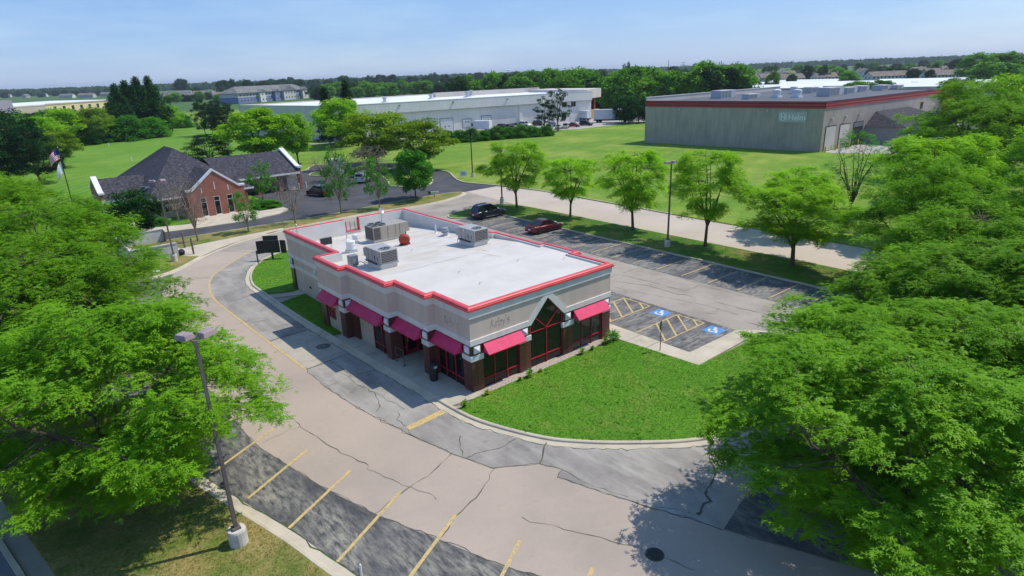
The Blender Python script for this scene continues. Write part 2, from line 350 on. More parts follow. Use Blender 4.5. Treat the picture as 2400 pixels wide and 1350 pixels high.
D('dark_leaf', leafmat, c=(0.028,0.115,0.018), c2=(0.012,0.06,0.012), trans=0.25)
D('pine_leaf', leafmat, c=(0.022,0.075,0.025), c2=(0.010,0.038,0.016), trans=0.12)
D('far_leaf', leafmat, c=(0.18,0.42,0.03), c2=(0.085,0.25,0.022), trans=0.25, sc=0.12, amt=0.3)
D('far_dark', leafmat, c=(0.045,0.125,0.03), c2=(0.022,0.07,0.024), trans=0.2, sc=0.08, amt=0.3)
D('bark', plain, c=(0.14,0.105,0.075), c2=(0.07,0.052,0.038), scale=6, rough=0.95, bmp=0.5)
D('bark_pale', plain, c=(0.30,0.25,0.19), c2=(0.18,0.145,0.11), scale=6, rough=0.95, bmp=0.4)
D('gravel', plain, c=(0.55,0.46,0.40), c2=(0.28,0.22,0.18), scale=9, rough=1, mode='world', bmp=0.8)
D('iron', plain, c=(0.06,0.055,0.05), rough=0.7, metal=0.3)
D('black', plain, c=(0.012,0.012,0.012), rough=0.6)

D('eifs', siding, c=(0.71,0.57,0.49), c2=(0.64,0.515,0.44), rib=0.005, dirt=(0.86,0.84,0.82), amt=0.0)
D('board', plain, c=(0.55,0.475,0.385), c2=(0.50,0.43,0.35), scale=2, rough=0.8, mode='world')
D('trim', siding, c=(0.82,0.785,0.74), c2=(0.74,0.705,0.665), rib=0.005, dirt=(0.84,0.83,0.81), amt=0.0)
D('white_block', plain, c=(0.75,0.76,0.76), c2=(0.66,0.67,0.67), scale=3, rough=0.4)
D('red_metal', plain, c=(0.72,0.085,0.085), c2=(0.60,0.065,0.072), scale=1.1, rough=0.38, mode='world')
D('awning', plain, c=(0.76,0.035,0.14), c2=(0.60,0.028,0.11), scale=2.4, rough=0.55, mode='world', fine=0.04)
D('red_frame', plain, c=(0.50,0.022,0.045), c2=(0.42,0.018,0.038), scale=3, rough=0.4)
D('tile_brown', plain, c=(0.165,0.06,0.045), c2=(0.12,0.045,0.034), scale=5, rough=0.3, mode='world', fine=0.1)
D('tile_brown_dark', plain, c=(0.125,0.048,0.037), c2=(0.09,0.036,0.029), scale=5, rough=0.3, mode='world', fine=0.1)
D('grout', plain, c=(0.025,0.018,0.015), rough=0.95)
D('glass_dark', glassmat)
D('glass_clear', glassmat, c=(0.05,0.055,0.05), rough=0.03)
D('glass_blue', glassmat, c=(0.03,0.04,0.055), rough=0.06)
D('membrane', roofmem, )
D('parapet_white', plain, c=(0.66,0.645,0.62), c2=(0.57,0.555,0.53), scale=0.8, rough=0.6, mode='world', bmp=0.15)
D('hvac_tan', plain, c=(0.40,0.36,0.30), c2=(0.35,0.31,0.255), scale=2, rough=0.5, metal=0.1)
D('hvac_grey', plain, c=(0.43,0.415,0.395), c2=(0.37,0.36,0.345), scale=2, rough=0.5, metal=0.15)
D('coil', plain, c=(0.055,0.052,0.05), c2=(0.16,0.155,0.14), scale=14, rough=0.7, lo=0.4, hi=0.55, stretch=(1,1,2))
D('galv', plain, c=(0.55,0.56,0.57), c2=(0.42,0.43,0.44), scale=3, rough=0.4, metal=0.6)
D('steel', plain, c=(0.30,0.32,0.34), c2=(0.22,0.23,0.25), scale=3, rough=0.45, metal=0.4)
D('rust_red', plain, c=(0.42,0.045,0.025), c2=(0.30,0.05,0.03), scale=3, rough=0.55)
D('ghost', plain, c=(0.60,0.49,0.43), c2=(0.30,0.245,0.205), scale=8, rough=0.95, mode='world', lo=0.42, hi=0.54)
D('pole_taupe', plain, c=(0.17,0.135,0.13), c2=(0.13,0.105,0.10), scale=2, rough=0.5)
D('head_taupe', plain, c=(0.36,0.27,0.28), c2=(0.28,0.21,0.22), scale=2, rough=0.5)
D('pole_black', plain, c=(0.02,0.02,0.022), rough=0.45)
D('base_conc', plain, c=(0.62,0.58,0.52), c2=(0.45,0.42,0.37), scale=3, rough=0.9, bmp=0.2)
D('lens', plain, c=(0.55,0.56,0.55), rough=0.2)
D('sign_black', plain, c=(0.022,0.022,0.024), c2=(0.035,0.035,0.036), scale=2, rough=0.5)
D('sign_white', plain, c=(0.75,0.75,0.73), rough=0.5)
D('sign_green', plain, c=(0.10,0.16,0.13), rough=0.5)
D('yellow_post', plain, c=(0.72,0.48,0.04), rough=0.5)
D('barr_orange', plain, c=(0.75,0.10,0.03), rough=0.5)
D('tyre', plain, c=(0.018,0.018,0.018), c2=(0.03,0.03,0.028), scale=4, rough=0.9)
D('rim', plain, c=(0.55,0.55,0.56), c2=(0.4,0.4,0.41), scale=6, rough=0.3, metal=0.85)
D('car_glass', glassmat, c=(0.012,0.015,0.018), rough=0.05, spec=0.7)
D('car_black', plain, c=(0.012,0.012,0.016), rough=0.3, coat=0.8, metal=0.3)
D('car_slate', plain, c=(0.020,0.026,0.045), rough=0.3, coat=0.8, metal=0.4)
D('car_plum', plain, c=(0.022,0.010,0.018), rough=0.28, coat=0.9, metal=0.4)
D('car_maroon', plain, c=(0.14,0.008,0.022), rough=0.3, coat=0.9, metal=0.45)
D('car_white', plain, c=(0.72,0.72,0.71), rough=0.35, coat=0.6)
D('car_silver', plain, c=(0.42,0.43,0.45), rough=0.3, coat=0.7, metal=0.6)
D('car_red', plain, c=(0.32,0.012,0.03), rough=0.3, coat=0.9, metal=0.3)
D('truck_white', plain, c=(0.66,0.68,0.72), c2=(0.58,0.60,0.64), scale=0.7, rough=0.45)
D('dark_trim', plain, c=(0.03,0.03,0.032), rough=0.6)
D('tail_red', plain, c=(0.45,0.015,0.02), rough=0.15, coat=0.5)
D('head_clear', plain, c=(0.65,0.66,0.68), rough=0.1, coat=0.6)
D('brick', brickmat, c1=(0.36,0.10,0.062), c2=(0.28,0.075,0.048), mortar=(0.36,0.24,0.19))
D('stone_cream', plain, c=(0.60,0.50,0.37), c2=(0.50,0.42,0.31), scale=1.5, rough=0.85, mode='world')
D('shingle_dark', shingle, c=(0.055,0.052,0.062), c2=(0.025,0.024,0.03))
D('shingle_grey', shingle, c=(0.16,0.16,0.155), c2=(0.11,0.11,0.11), sc=0.3)
D('shingle_brown', shingle, c=(0.20,0.165,0.135), c2=(0.14,0.115,0.10), sc=0.3)
D('coping', plain, c=(0.78,0.76,0.75), c2=(0.68,0.665,0.65), scale=1, rough=0.6, mode='world')
D('grey_wall', plain, c=(0.33,0.33,0.33), rough=0.8)
D('ware_siding', siding, c=(0.84,0.80,0.74), c2=(0.79,0.75,0.69), rib=2.7, dirt=(0.9,0.88,0.85), amt=0.07)
D('ware_plain', plain, c=(0.64,0.575,0.515), rough=0.7, mode='world', scale=0.2)
D('ware_roof', plain, c=(0.80,0.80,0.81), c2=(0.72,0.72,0.73), scale=0.05, rough=0.6, mode='world')
D('helm_siding', siding, c=(0.47,0.395,0.335), c2=(0.41,0.345,0.292), rib=3.1, dirt=(0.74,0.73,0.71), amt=0.12)
D('helm_red', plain, c=(0.46,0.055,0.055), c2=(0.38,0.045,0.048), scale=0.3, rough=0.5, mode='world')
D('helm_dark_red', plain, c=(0.22,0.018,0.025), rough=0.5, mode='world')
D('helm_roof', plain, c=(0.11,0.115,0.13), c2=(0.085,0.09,0.10), scale=0.1, rough=0.7, mode='world')
D('door_white', plain, c=(0.72,0.72,0.72), c2=(0.62,0.62,0.62), scale=0.8, rough=0.5)
D('door_dark', plain, c=(0.05,0.05,0.05), rough=0.5)
D('yellow_wall', plain, c=(0.74,0.62,0.30), c2=(0.68,0.57,0.28), scale=0.1, rough=0.8, mode='world')
D('tan_wall', plain, c=(0.52,0.45,0.34), rough=0.8, mode='world', scale=0.1)
D('mauve_wall', plain, c=(0.34,0.31,0.37), rough=0.8, mode='world', scale=0.1)
D('wood_yellow', plain, c=(0.62,0.40,0.14), rough=0.7)
D('house_white', plain, c=(0.62,0.62,0.60), c2=(0.54,0.54,0.53), scale=0.4, rough=0.7)
D('house_beige', plain, c=(0.52,0.46,0.38), c2=(0.45,0.40,0.33), scale=0.4, rough=0.7)
D('house_grey', plain, c=(0.50,0.50,0.52), c2=(0.44,0.44,0.46), scale=0.4, rough=0.7)
D('house_blue', plain, c=(0.17,0.20,0.36), c2=(0.14,0.17,0.31), scale=0.4, rough=0.7)
D('purple', plain, c=(0.09,0.05,0.34), rough=0.5)
D('slide_green', plain, c=(0.05,0.42,0.20), rough=0.4)
D('tower_white', plain, c=(0.75,0.76,0.77), rough=0.5)
D('wood_pole', plain, c=(0.16,0.12,0.09), rough=0.9)
D('flag_white', plain, c=(0.78,0.78,0.78), rough=0.8)
D('flag_red', plain, c=(0.55,0.02,0.03), rough=0.8)
D('flag_blue', plain, c=(0.03,0.04,0.25), rough=0.8)
D('bag_black', plain, c=(0.02,0.022,0.03), rough=0.25)
D('litter', plain, c=(0.7,0.72,0.75), rough=0.5)
D('mulch', plain, c=(0.09,0.05,0.035), c2=(0.05,0.03,0.02), scale=9, rough=1)
D('roof_stain', plain, c=(0.40,0.33,0.26), c2=(0.58,0.52,0.45), scale=3, rough=0.9, mode='world')
D('white_wall', plain, c=(0.62,0.61,0.60), c2=(0.50,0.49,0.48), scale=1.2, rough=0.8, mode='world', fine=0.08)
D('sign_grey', plain, c=(0.44,0.46,0.43), rough=0.5)
# ================================================================ GROUND, ROADS, KERBS
def cA(x,y): return g(1080+x/2.609,440+y/2.609)
def cB(x,y): return g(280+x/3.552,520+y/3.552)
def cC(x,y): return g(380+x/2.289,760+y/2.289)
def cD(x,y): return g(1000+x/2.6475,840+y/2.6475)
def smooth(pts, k=5):
    out = []; n = len(pts)
    for i in range(n-1):
        p0,p1,p2,p3 = [Vector((pts[j][0],pts[j][1])) for j in (max(i-1,0),i,i+1,min(i+2,n-1))]
        for t in range(k):
            t /= k
            q = 0.5*((2*p1)+(p2-p0)*t+(2*p0-5*p1+4*p2-p3)*t*t+(3*p1-p0-3*p2+p3)*t**3); out.append((q.x,q.y))
    return out+[tuple(pts[-1][:2])]
def offs(path, d):
    out = []
    for i,p in enumerate(path):
        a = Vector(path[max(i-1,0)]); b = Vector(path[min(i+1,len(path)-1)]); e = (b-a).normalized()
        out.append((p[0]+e.y*d, p[1]-e.x*d))
    return out
def sheet(name, poly, z, mat, parent=None, thick=None):
    mb = MB()
    if thick: mb.prism(poly, z-thick, z)
    else:
        n = len(poly); a = sum(poly[i][0]*poly[(i+1)%n][1]-poly[(i+1)%n][0]*poly[i][1] for i in range(n))
        mb.poly(poly if a > 0 else poly[::-1], z)
    me = mb.mesh(name, mat)
    bm = bmesh.new(); bm.from_mesh(me); bmesh.ops.triangulate(bm, faces=[f for f in bm.faces if len(f.verts) > 4]); bm.to_mesh(me); bm.free()
    o = bpy.data.objects.new(name, me); COL.objects.link(o)
    if parent: o.parent = parent
    else: struct(o)
    return o
ground = sheet('ground', [(-9000,-9000),(9000,-9000),(9000,9000),(-9000,9000)], -0.06, 'farground')
lot = sheet('parking_lot', [(-32,-60),(48,-60),(46.6,46),(45,57),(-32,59)], 0.0, 'asphalt_old')
KERB = [(-0.60,-.05),(-0.60,0.125),(-0.47,0.125),(-0.42,0.095),(-0.40,0.016),(0,0.009),(0,-.05)]
KERB0 = [(-0.17,-.05),(-0.17,0.125),(-0.04,0.125),(0,0.095),(0.0,-.05)]
# outer kerb: along the left stalls, round the drive-through, round the nose of the strip, back along the bank drive
outer = smooth([(12,-33),(4,-29),(-3,-23),(-7.3,-16.9),(-10,-11.5),(-11.52,-8.23),(-12.34,-4.57),(-13.43,-.46),(-13.94,1.55),(-14.67,4.9),(-15.3,9),(-15.7,14),(-15.8,22),(-15.6,30),(-14.6,36),(-13.2,38.3),(-11.78,39.1),(-10.18,39.5),(-8.4,39.6),(-6.0,40.9),(-3.14,44.0),(-1.02,45.85),(1.77,47.7),(4.92,48.8),(7.08,49.5),(14,50),(20,50.3),(26,49.4),(30,49.3),(34,50.2),(36.6,51.4),(37.9,52.9),(37.7,54.3),(35.8,55.1),(33.5,55.3),(27.5,55.4),(21,55),(15,54.6),(8.3,55),(0,55.6),(-8,56.4),(-20,58),(-31,59)], 4)
struct(MB().sweep(outer, KERB).build('kerb', 'concrete'))
left_edge = [(-33,57),(-27.5,38),(-24.3,21.0),(-21.67,7.2),(-20.24,-.37),(-14.5,-30.8),(-9,-60)]
lawn_left = sheet('lawn', offs(outer,-0.58)+left_edge+[(14,-60)], 0.118, 'near_lawn', thick=0.2)
sheet('road', [(-40,57),(-34,57),(-28.3,38),(-25.1,21),(-22.4,7.2),(-20.9,-.5),(-15.3,-31),(-9.6,-60),(-24,-60)], 0.006, 'asphalt_left')
struct(MB().sweep([(p[0]-.75,p[1]) for p in left_edge], [(-0.0,-.05),(-0.0,.13),(.2,.13),(.2,-.05)]).build('kerb','concrete'))
# inner kerb: round the menu-board island, along the building, round the front lawn
inner = smooth([(12.5,41.2),(6,41),(1.96,39.26),(-.47,36.83),(-2.01,33.93),(-2.91,30.81),(-3.05,28.15),(-3.08,20.5),(-2.92,14.1),(-2.76,10.5),(-2.55,6),(-2.42,3),(-2.36,-0.4),(-1.97,-3.05),(-.63,-6.37),(.82,-8.31),(2.5,-9.96),(4.32,-11.46),(6.3,-12.6),(8.6,-13.35),(11.5,-13.9),(14.5,-13.6),(17.5,-12.4),(19.8,-10.3),(20.6,-8.4),(20.2,-6.6),(19.3,-5.7)], 5)
struct(MB().sweep(inner, KERB).build('kerb', 'concrete'))
io = offs(inner, -0.58)
front = [p for p in io if p[1] < -0.55 and not (p[0] > 15 and p[1] > -6.9)]
lawn_front = sheet('lawn', [(11.75,-.55),(-.3,-.55)]+front+[(12.3,-6.85)], 0.118, 'lawn', thick=0.2)
sheet('gravel_bed', [(-.55,-.55),(11.9,-.55),(11.9,0.12),(-.2,0.12)], 0.112, 'gravel', thick=0.15)
side = [p for p in io if 13.9 < p[1] < 24.3 and p[0] < 0]
sheet('lawn', side+[(-.05,13.9),(-.05,24.3)][0:2], 0.118, 'lawn', thick=0.2)
isl = [p for p in io if p[1] > 25.7]
lawn_menu = sheet('lawn', isl+[(-.05,25.7),(-.05,27.2),(12.5,27.2)], 0.118, 'lawn', thick=0.2)
wk = [p for p in io if -.6 < p[1] <= 13.9 and p[0] < 0]
walk = sheet('sidewalk', wk+[(-.3,-.55),(1.4,4.2),(1.4,7.3),(-.9,7.3),(-.9,13.9)][0:1]+[(.4,-.3),(.4,4.3),(1.5,4.3),(1.5,7.2),(-.9,7.2),(-.9,12.8),(-1.5,12.8),(-1.5,13.9)], 0.114, 'walk', thick=0.2)
sheet('path', [p for p in io if 24.3 <= p[1] <= 25.7 and p[0] < 0]+[(-.05,25.7),(-.05,24.3)], 0.112, 'walk', thick=0.2)
walk2 = sheet('sidewalk', [(11.8,9),(13.45,9),(13.45,-5.37),(18.6,-5.45),(19.35,-5.9),(19.6,-6.75),(12.3,-6.85),(11.8,-.6)], 0.116, 'concrete', thick=0.2)
for sx in (-3.0,-1.4,1.3,3.6,6.0): MB().box(11.82,sx,0.1165,13.43,sx+.03,0.119).build('joint','crack',walk2)
for sy in (0.9,4.2,7.6,10.8): MB().box(-2.35,sy,0.1145,-1.2,sy+.025,0.117).build('joint','crack',walk)
# right-hand strip with the tree row
strip_r = smooth([(33,-40),(32.4,-30),(31.5,-8),(31.45,5),(31.4,20),(31.35,35.4),(30.6,36.6),(28,37.6),(26.3,38.6),(25.8,39.8),(26.6,41.2),(29.5,42.2),(33,42.3),(35.9,41.2),(36.9,38.5),(37.2,33),(37.3,20),(37.5,0),(37.7,-20),(38.6,-40)], 4)
struct(MB().sweep(strip_r, [(-.02+a*0.55,b) for a,b in [(0,-.05),(0,.13),(.25,.13),(.3,.09),(.32,-.05)]]).build('kerb','concrete'))
lawn_strip = sheet('lawn', strip_r, 0.118, 'strip_lawn', thick=0.2)
# the entrance road, the bank drive, the fields
sheet('road', [(37.4,-80),(46.6,-80),(46.1,20),(46.5,45),(44.9,53.6),(38.6,53.6),(37.2,40)], 0.005, 'road_conc')
bank_lot = sheet('road', [(-36,55.2),(38,53.6),(45.2,53.6),(43.6,61.4),(46.1,68),(48.6,73.2),(48.8,82),(47.7,93),(43.2,101.2),(35,104.7),(30.7,99.2),(22,99.2),(14,97.2),(13.4,66),(13.3,61),(-34,64)], 0.008, 'asphalt_bank')
F1 = [(46.4,-90),(46.0,20),(46.4,45),(44.75,54.9),(43.4,61.35),(45.9,67.9),(48.4,73.2),(48.6,82),(47.5,93),(43,101),(35.1,104.5),(30.9,99),(22,99),(14,97),(13.6,93),(-3,93),(-10,90),(-12,63),(-34,63),(-90,66),(-90,420),(260,420),(260,-90)]
sheet('lawn', F1, 0.11, 'field', thick=0.2)
struct(MB().sweep(smooth(F1[1:13],3), [(-.05,-.05),(-.05,.14),(.16,.14),(.2,.03),(.5,.02),(.5,-.05)]).build('kerb','concrete'))
sheet('lawn', [(-90,70),(-12,72),(-9,94),(-3,97),(22,102),(31,107),(46,140),(50,195),(60,300),(-90,330)], 0.114, 'mown')
sheet('lawn', [(-12,64),(-12,96),(13,96),(13.2,62.5),(-6,62)], 0.121, 'lawn', thick=0.15)
bank_walk = sheet('sidewalk', [(-8,61.3),(0.5,59.4),(6.4,58.9),(11,60),(13.2,62.3),(13.2,65),(12.6,66.3),(10,67),(10,70),(-8,70)], 0.13, 'concrete', thick=0.2)
sheet('lawn', smooth([(-3.2,64.2),(-.4,62.9),(.9,63.2),(1.0,65.6),(.9,68.9),(-3.2,69),(-3.2,64.2)],3)[:-1], 0.137, 'lawn')
for nm,P in (('a',[(28.5,91.5),(31,94.8),(35,92.5),(38,86.5),(36.5,82.5),(33,84),(30,88),(28.5,91.5)]),('b',[(33,68),(35.5,63.6),(38.5,64.2),(42.5,70),(44.5,78),(43.2,86),(40.5,88),(38,80),(35.5,73),(33,68)])):
    P = smooth(P,4); sheet('lawn', P[:-1], 0.125, 'strip_lawn', thick=0.12)
    struct(MB().sweep(P[:-1], [(0,-.03),(0,.14),(.2,.14),(.22,-.03)], True).build('kerb','concrete'))
sheet('parking_lot', [(46,150),(62,147),(78,136),(100,131.5),(112,123),(125,113.5),(150,113),(185,112),(205,100),(220,130),(158,139),(64,150)], 0.118, 'far_lot')
sheet('parking_lot', [(112.5,32),(112.3,30),(118,18),(120,-60),(240,-60),(240,31)], 0.118, 'far_lot')
# overlays of the lot
TAN = [(-6.2,40.4),(-9.3,34),(-10.6,26),(-11.4,14),(-11.36,3.53),(-10.8,.7),(-10.2,-2.47),(-9.32,-5.58),(-8.13,-8.77),(-7.18,-11.5),(-4.9,-15.6),(-1.2,-19.6),(3.4,-22.6),(.62,-15.85),(.25,-14.74),(-.66,-12.54),(-1.87,-8.98),(-1.3,-8.67),(-1.78,-7.63),(-3.61,-6.4),(-4.4,-4.03),(-5.09,-.77),(-5.73,3.25),(-6.01,6.85),(-5.9,10),(-6.13,17.25),(-6.21,22.4),(-6.29,26.8),(-6.18,29.56),(-5.68,32.67),(-4.7,35.66),(-3.39,37.56),(-.33,41.03),(2,42.9),(-1.0,45.5),(-3.3,43.6)]
sheet('resurfaced_lane', TAN, 0.005, 'asphalt_tan')
SEAL = [(-7.0,40.0),(-9.3,34),(-10.6,26),(-11.4,14),(-11.36,3.53),(-10.8,.7),(-10.2,-2.47),(-9.32,-5.58),(-8.13,-8.77),(-7.18,-11.5),(-4.9,-15.6),(-1.2,-19.6),(3.4,-22.6),(8,-25)]
sheet('sealed_strip', SEAL+[p for p in outer if p[1] < 39.5 and p[0] < 8 and p[1] > -31], 0.004, 'asphalt_sealed')
laneP = [p for p in inner if p[1] < 41.3 and p[1] > -14 and p[0] < 6.2]
sheet('drive_through_lane', [(2,42.9),(-.33,41.03),(-3.39,37.56),(-4.7,35.66),(-5.68,32.67),(-6.18,29.56),(-6.29,26.8),(-6.21,22.4),(-6.13,17.25),(-5.9,10),(-6.01,6.85),(-5.73,3.25),(-5.09,-.77),(-4.4,-4.03),(-3.61,-6.4),(-1.78,-7.63),(-1.3,-8.67),(-1.87,-8.98),(-.66,-12.54),(.25,-14.74),(.62,-15.85)]+[p for p in laneP if p[0] < 6.2][::-1] , 0.0045, 'asphalt_lane')
sheet('concrete_pad', [(-6.08,16.3),(-6.0,10.1),(-5.2,10.2),(-2.86,10.6),(-2.98,16.5)], 0.0095, 'pad')
sheet('apron', [(-5.2,46.6),(-3.2,44.5),(-1.02,46.3),(1.77,48.2),(5,49.4),(8,50.1),(8,50.9),(1.5,50.5),(-1.7,50.2),(-3.6,49.8),(-9.2,55),(-9.2,47.4)], 0.124, 'concrete')
sheet('stall_strip', [(26.2,-26),(32,-30),(31.9,36.0),(30.6,37.0),(28.2,38.0),(25.6,38.2),(26.0,20)], 0.005, 'asphalt_stall')
sheet('stall_strip', [(13.5,10.5),(13.5,-5.4),(18.6,-5.5),(19.0,-5.2),(19.0,10.5)], 0.005, 'asphalt_stall')
sheet('sealed_strip', [(3.45,-22.5),(.7,-15.9),(4,-15.2),(8,-16.2),(14,-17),(20,-15.5),(27,-20),(14,-32)], 0.0065, 'asphalt_sealed')
# cracks and seams
def crack(pts, w=0.06, mat='crack', z=0.0125, k=5):
    P = [Vector((p[0],p[1])) for p in pts]; out = []
    for a,b in zip(P[:-1],P[1:]):
        n = max(2,int((b-a).length/0.35)); d = (b-a); nn = Vector((-d.y,d.x)).normalized()
        for i in range(n): out.append(a+d*(i/n)+nn*random.gauss(0,0.045))
    out.append(P[-1]); MB().strip(out, w*.52, z, 0.75).build('crack', mat, lot)
for f,pts,w in [(cC,[(380,210),(450,290),(520,350),(590,420),(700,510),(745,550),(860,625),(960,690),(1090,745),(1110,775),(1200,820),(1330,875)],.07),
  (cC,[(1330,875),(1430,910),(1470,940)],.04),(cC,[(745,550),(640,590),(530,640)],.06),(cC,[(1555,690),(1450,790),(1330,875),(1280,905),(1160,1000),(940,1275)],.075),
  (cC,[(1778,775),(1740,860),(1680,930),(1575,1030),(1480,1160),(1335,1340)],.08),(cD,[(590,990),(700,1020),(850,1060),(1020,1105),(1200,1150),(1350,1190)],.05),(cD,[(1440,1215),(1550,1270),(1660,1315)],.05),
  (cD,[(212,480),(215,530),(220,605)],.09),(cD,[(548,495),(480,545),(400,570),(300,595),(250,615)],.09),(cD,[(755,510),(730,580),(703,650)],.13),(cD,[(1735,555),(1770,640),(1800,735),(1740,810),(1725,840)],.13),(cD,[(1725,840),(1750,880),(1700,930),(1680,970)],.28),
  (cD,[(840,690),(960,760),(1060,800),(1130,825),(1250,860)],.04),(cD,[(1270,890),(1400,920),(1550,940),(1640,960)],.04),
  (cB,[(815,420),(930,412),(1050,405)],.10),(cB,[(890,670),(1010,640),(1140,595),(1280,560)],.10),(cB,[(1110,840),(1280,800),(1440,755)],.09),(cB,[(1250,1000),(1400,945),(1580,895)],.16),(cB,[(1550,1230),(1705,1180)],.12),(cB,[(840,250),(980,245),(1130,255)],.08),(cB,[(520,465),(640,468),(750,462)],.04),
  (cC,[(575,90),(800,30)],.08),(cC,[(780,240),(900,195),(1005,155)],.12),(cC,[(900,200),(960,235),(1010,270),(1140,250)],.07),(cC,[(870,340),(940,315),(1000,285),(1060,330),(1140,365),(1170,440),(1150,470)],.07),(cC,[(1010,270),(1020,290),(960,260)],.06),(cC,[(1270,470),(1260,510),(1300,540),(1340,590),(1400,625)],.06),(cC,[(1150,370),(1300,455)],.05),
  (cA,[(920,545),(1000,520),(1090,490),(1200,505),(1330,550),(1480,590),(1370,632),(1180,580),(980,535)],.06),(cA,[(1480,600),(1600,630),(1700,655),(1900,690),(2060,750)],.06),(cA,[(1560,700),(1700,735),(1850,770),(2000,810),(2100,850)],.07),(cA,[(930,570),(1150,600),(1300,645),(1440,670)],.08),(cA,[(940,610),(1200,660),(1500,720),(1700,780)],.05),(cA,[(1580,735),(1560,770),(1500,765)],.04),(cA,[(2010,725),(2080,700),(2120,690)],.04),(cA,[(1740,820),(1850,850),(1900,855)],.08)]:
    crack([f(*p) for p in pts], w)
crack(TAN[12:31], .05); crack(TAN[1:13], .06); crack(TAN[13:24], .05)
rc = random.Random(5)
for _ in range(30):
    if rc.random() < .75: x,y = rc.uniform(14,26),rc.uniform(-14,38)
    else: x,y = rc.uniform(-5.6,-3.3),rc.uniform(-4,36)
    a = rc.uniform(0,6.3); P = [(x,y)]
    for i in range(rc.randint(3,9)): a += rc.gauss(0,.5); x += .5*math.cos(a); y += .5*math.sin(a); P.append((x,y))
    crack(P, rc.uniform(.02,.04))
crack([(p[0]+.02,p[1]) for p in outer[12:75]], .10, 'weedcrack', 0.013); crack([p for p in inner[12:95]], .07, 'weedcrack', 0.013)
crack([(31.1,y) for y in range(-20,36)], .12, 'weedcrack', .013)
# paint
def line(a, b, w=0.11, z=0.0165, name='stall_line', mat='yellow_line'):
    return MB().strip([a,((a[0]+b[0])/2,(a[1]+b[1])/2),b], w, z).build(name, mat, lot)
UPE = [cC(*p) for p in [(600,558),(783,670),(1012,783),(1280,898),(1575,1022)]]+[cD(580,1130),cD(1030,1300)]
LOE = [cC(*p) for p in [(265,800),(460,935),(680,1095),(940,1275)]]+[g(935,1388),g(1130,1440),g(1330,1480)]
for a,b in zip(UPE,LOE): line(a,b,.15)
for i in range(1,12): line((-10.3-min(i*.13,.9),4.4+3.05*i),(-14.0-min(i*.3,1.3),2.7+3.05*i),.13)
for i in range(-5,16): line((26.45,-6.39+2.74*i),(31.05,-6.42+2.74*i),.11)
yl = [cB(*p) for p in [(1080,250),(1000,300),(900,362),(830,410),(775,455),(750,510),(750,560),(780,630),(850,700),(1000,815),(1200,970),(1550,1230)]]
MB().strip(smooth(yl,4), .17, .0165, .12).build('lane_line','yellow_line',lot)
MB().poly([cC(*p) for p in [(1305,552),(1497,460),(1525,476),(1330,570)]][::1], .0165).build('stop_bar','yellow_line',lot)
for y0,y1,ys in ((1.83,4.45,None),(-.75,-3.05,None)):
    line((13.7,y0),(18.55,y0)); line((13.7,y1),(18.55,y1)); line((18.55,y0),(18.55,y1),z=.0172)
    lo,hi = min(y0,y1),max(y0,y1)
    for k in range(4): 
        xa = 14.0+k*1.25; line((xa,lo),(min(xa+2.0,18.5),lo+(min(xa+2.0,18.5)-xa)/2.0*(hi-lo)),.13,z=.0178)
for y in (7.0,9.6): line((13.7,y),(18.55,y))
def wheelchair(cx,cy):
    s = .62
    b = MB().add([(cx-s,cy-s,.0165),(cx+s,cy-s,.0165),(cx+s,cy+s,.0165),(cx-s,cy+s,.0165)],[(0,1,2,3)]).build('accessible_square','blue_paint',lot)
    w_ = MB()
    T = lambda u,v: (cx-v*.55+.0, cy+u*-.55)     # symbol upright towards the building
    T = lambda u,v: (cx+v*.5, cy-u*.5)
    w_.strip([T(-.1+.55*math.cos(a),-.25+.5*math.sin(a)) for a in [math.radians(d) for d in range(150,400,25)]], .11, .0205)
    w_.strip([T(-.2,.55),T(-.15,.05),T(.45,.0),T(.65,-.65),T(.85,-.6)], .12, .0207)
    w_.strip([T(-.18,.32),T(.35,.3)], .1, .0209)
    w_.strip([T(-.25+.13*math.cos(a),.78+.13*math.sin(a)) for a in [math.radians(d) for d in range(0,361,45)]], .12, .0211)
    w_.build('accessible_symbol','white_paint',b)
wheelchair(17.95,.36); wheelchair(17.9,-4.3)
for a,b in ((cA(65,75),cA(130,58)),(cA(160,92),cA(235,80))): 
    MB().strip([a,b],.3,.0165).build('turn_arrow','yellow_line',lot)
MB().lathe((*cD(1415,1218)[:2],0.0), [(.37,.003),(.37,.0172),(.34,.0175)], 20).build('patch','crack',lot)
mh = g(758,812); MB().poly([(mh.x+.5*math.cos(a),mh.y+.5*math.sin(a)) for a in [i*math.pi/9 for i in range(18)]], .0135).build('patch','asphalt_sealed',lot)
# storm drain
t = empty('storm_drain', (*cD(1415,1218)[:2],0.018), 0, (.66,.66,1)); tag(t,'round cast iron storm drain grate in the tan asphalt','drain')
MB().lathe((0,0,0),[(.5,0),(.5,.02),(.44,.022),(.43,.004)],24).build('frame','iron',t)
MB().lathe((0,0,-.003),[(.43,0.001),(.43,.003)],24).build('pit','black',t)
for i in range(-4,5):
    h = math.sqrt(.43**2-(i*.1)**2)
    MB().box(i*.1-.022,-h,.004,i*.1+.022,h,.018).build('bar','iron',t); MB().box(-h,i*.1-.022,.006,h,i*.1+.022,.02).build('bar','iron',t)
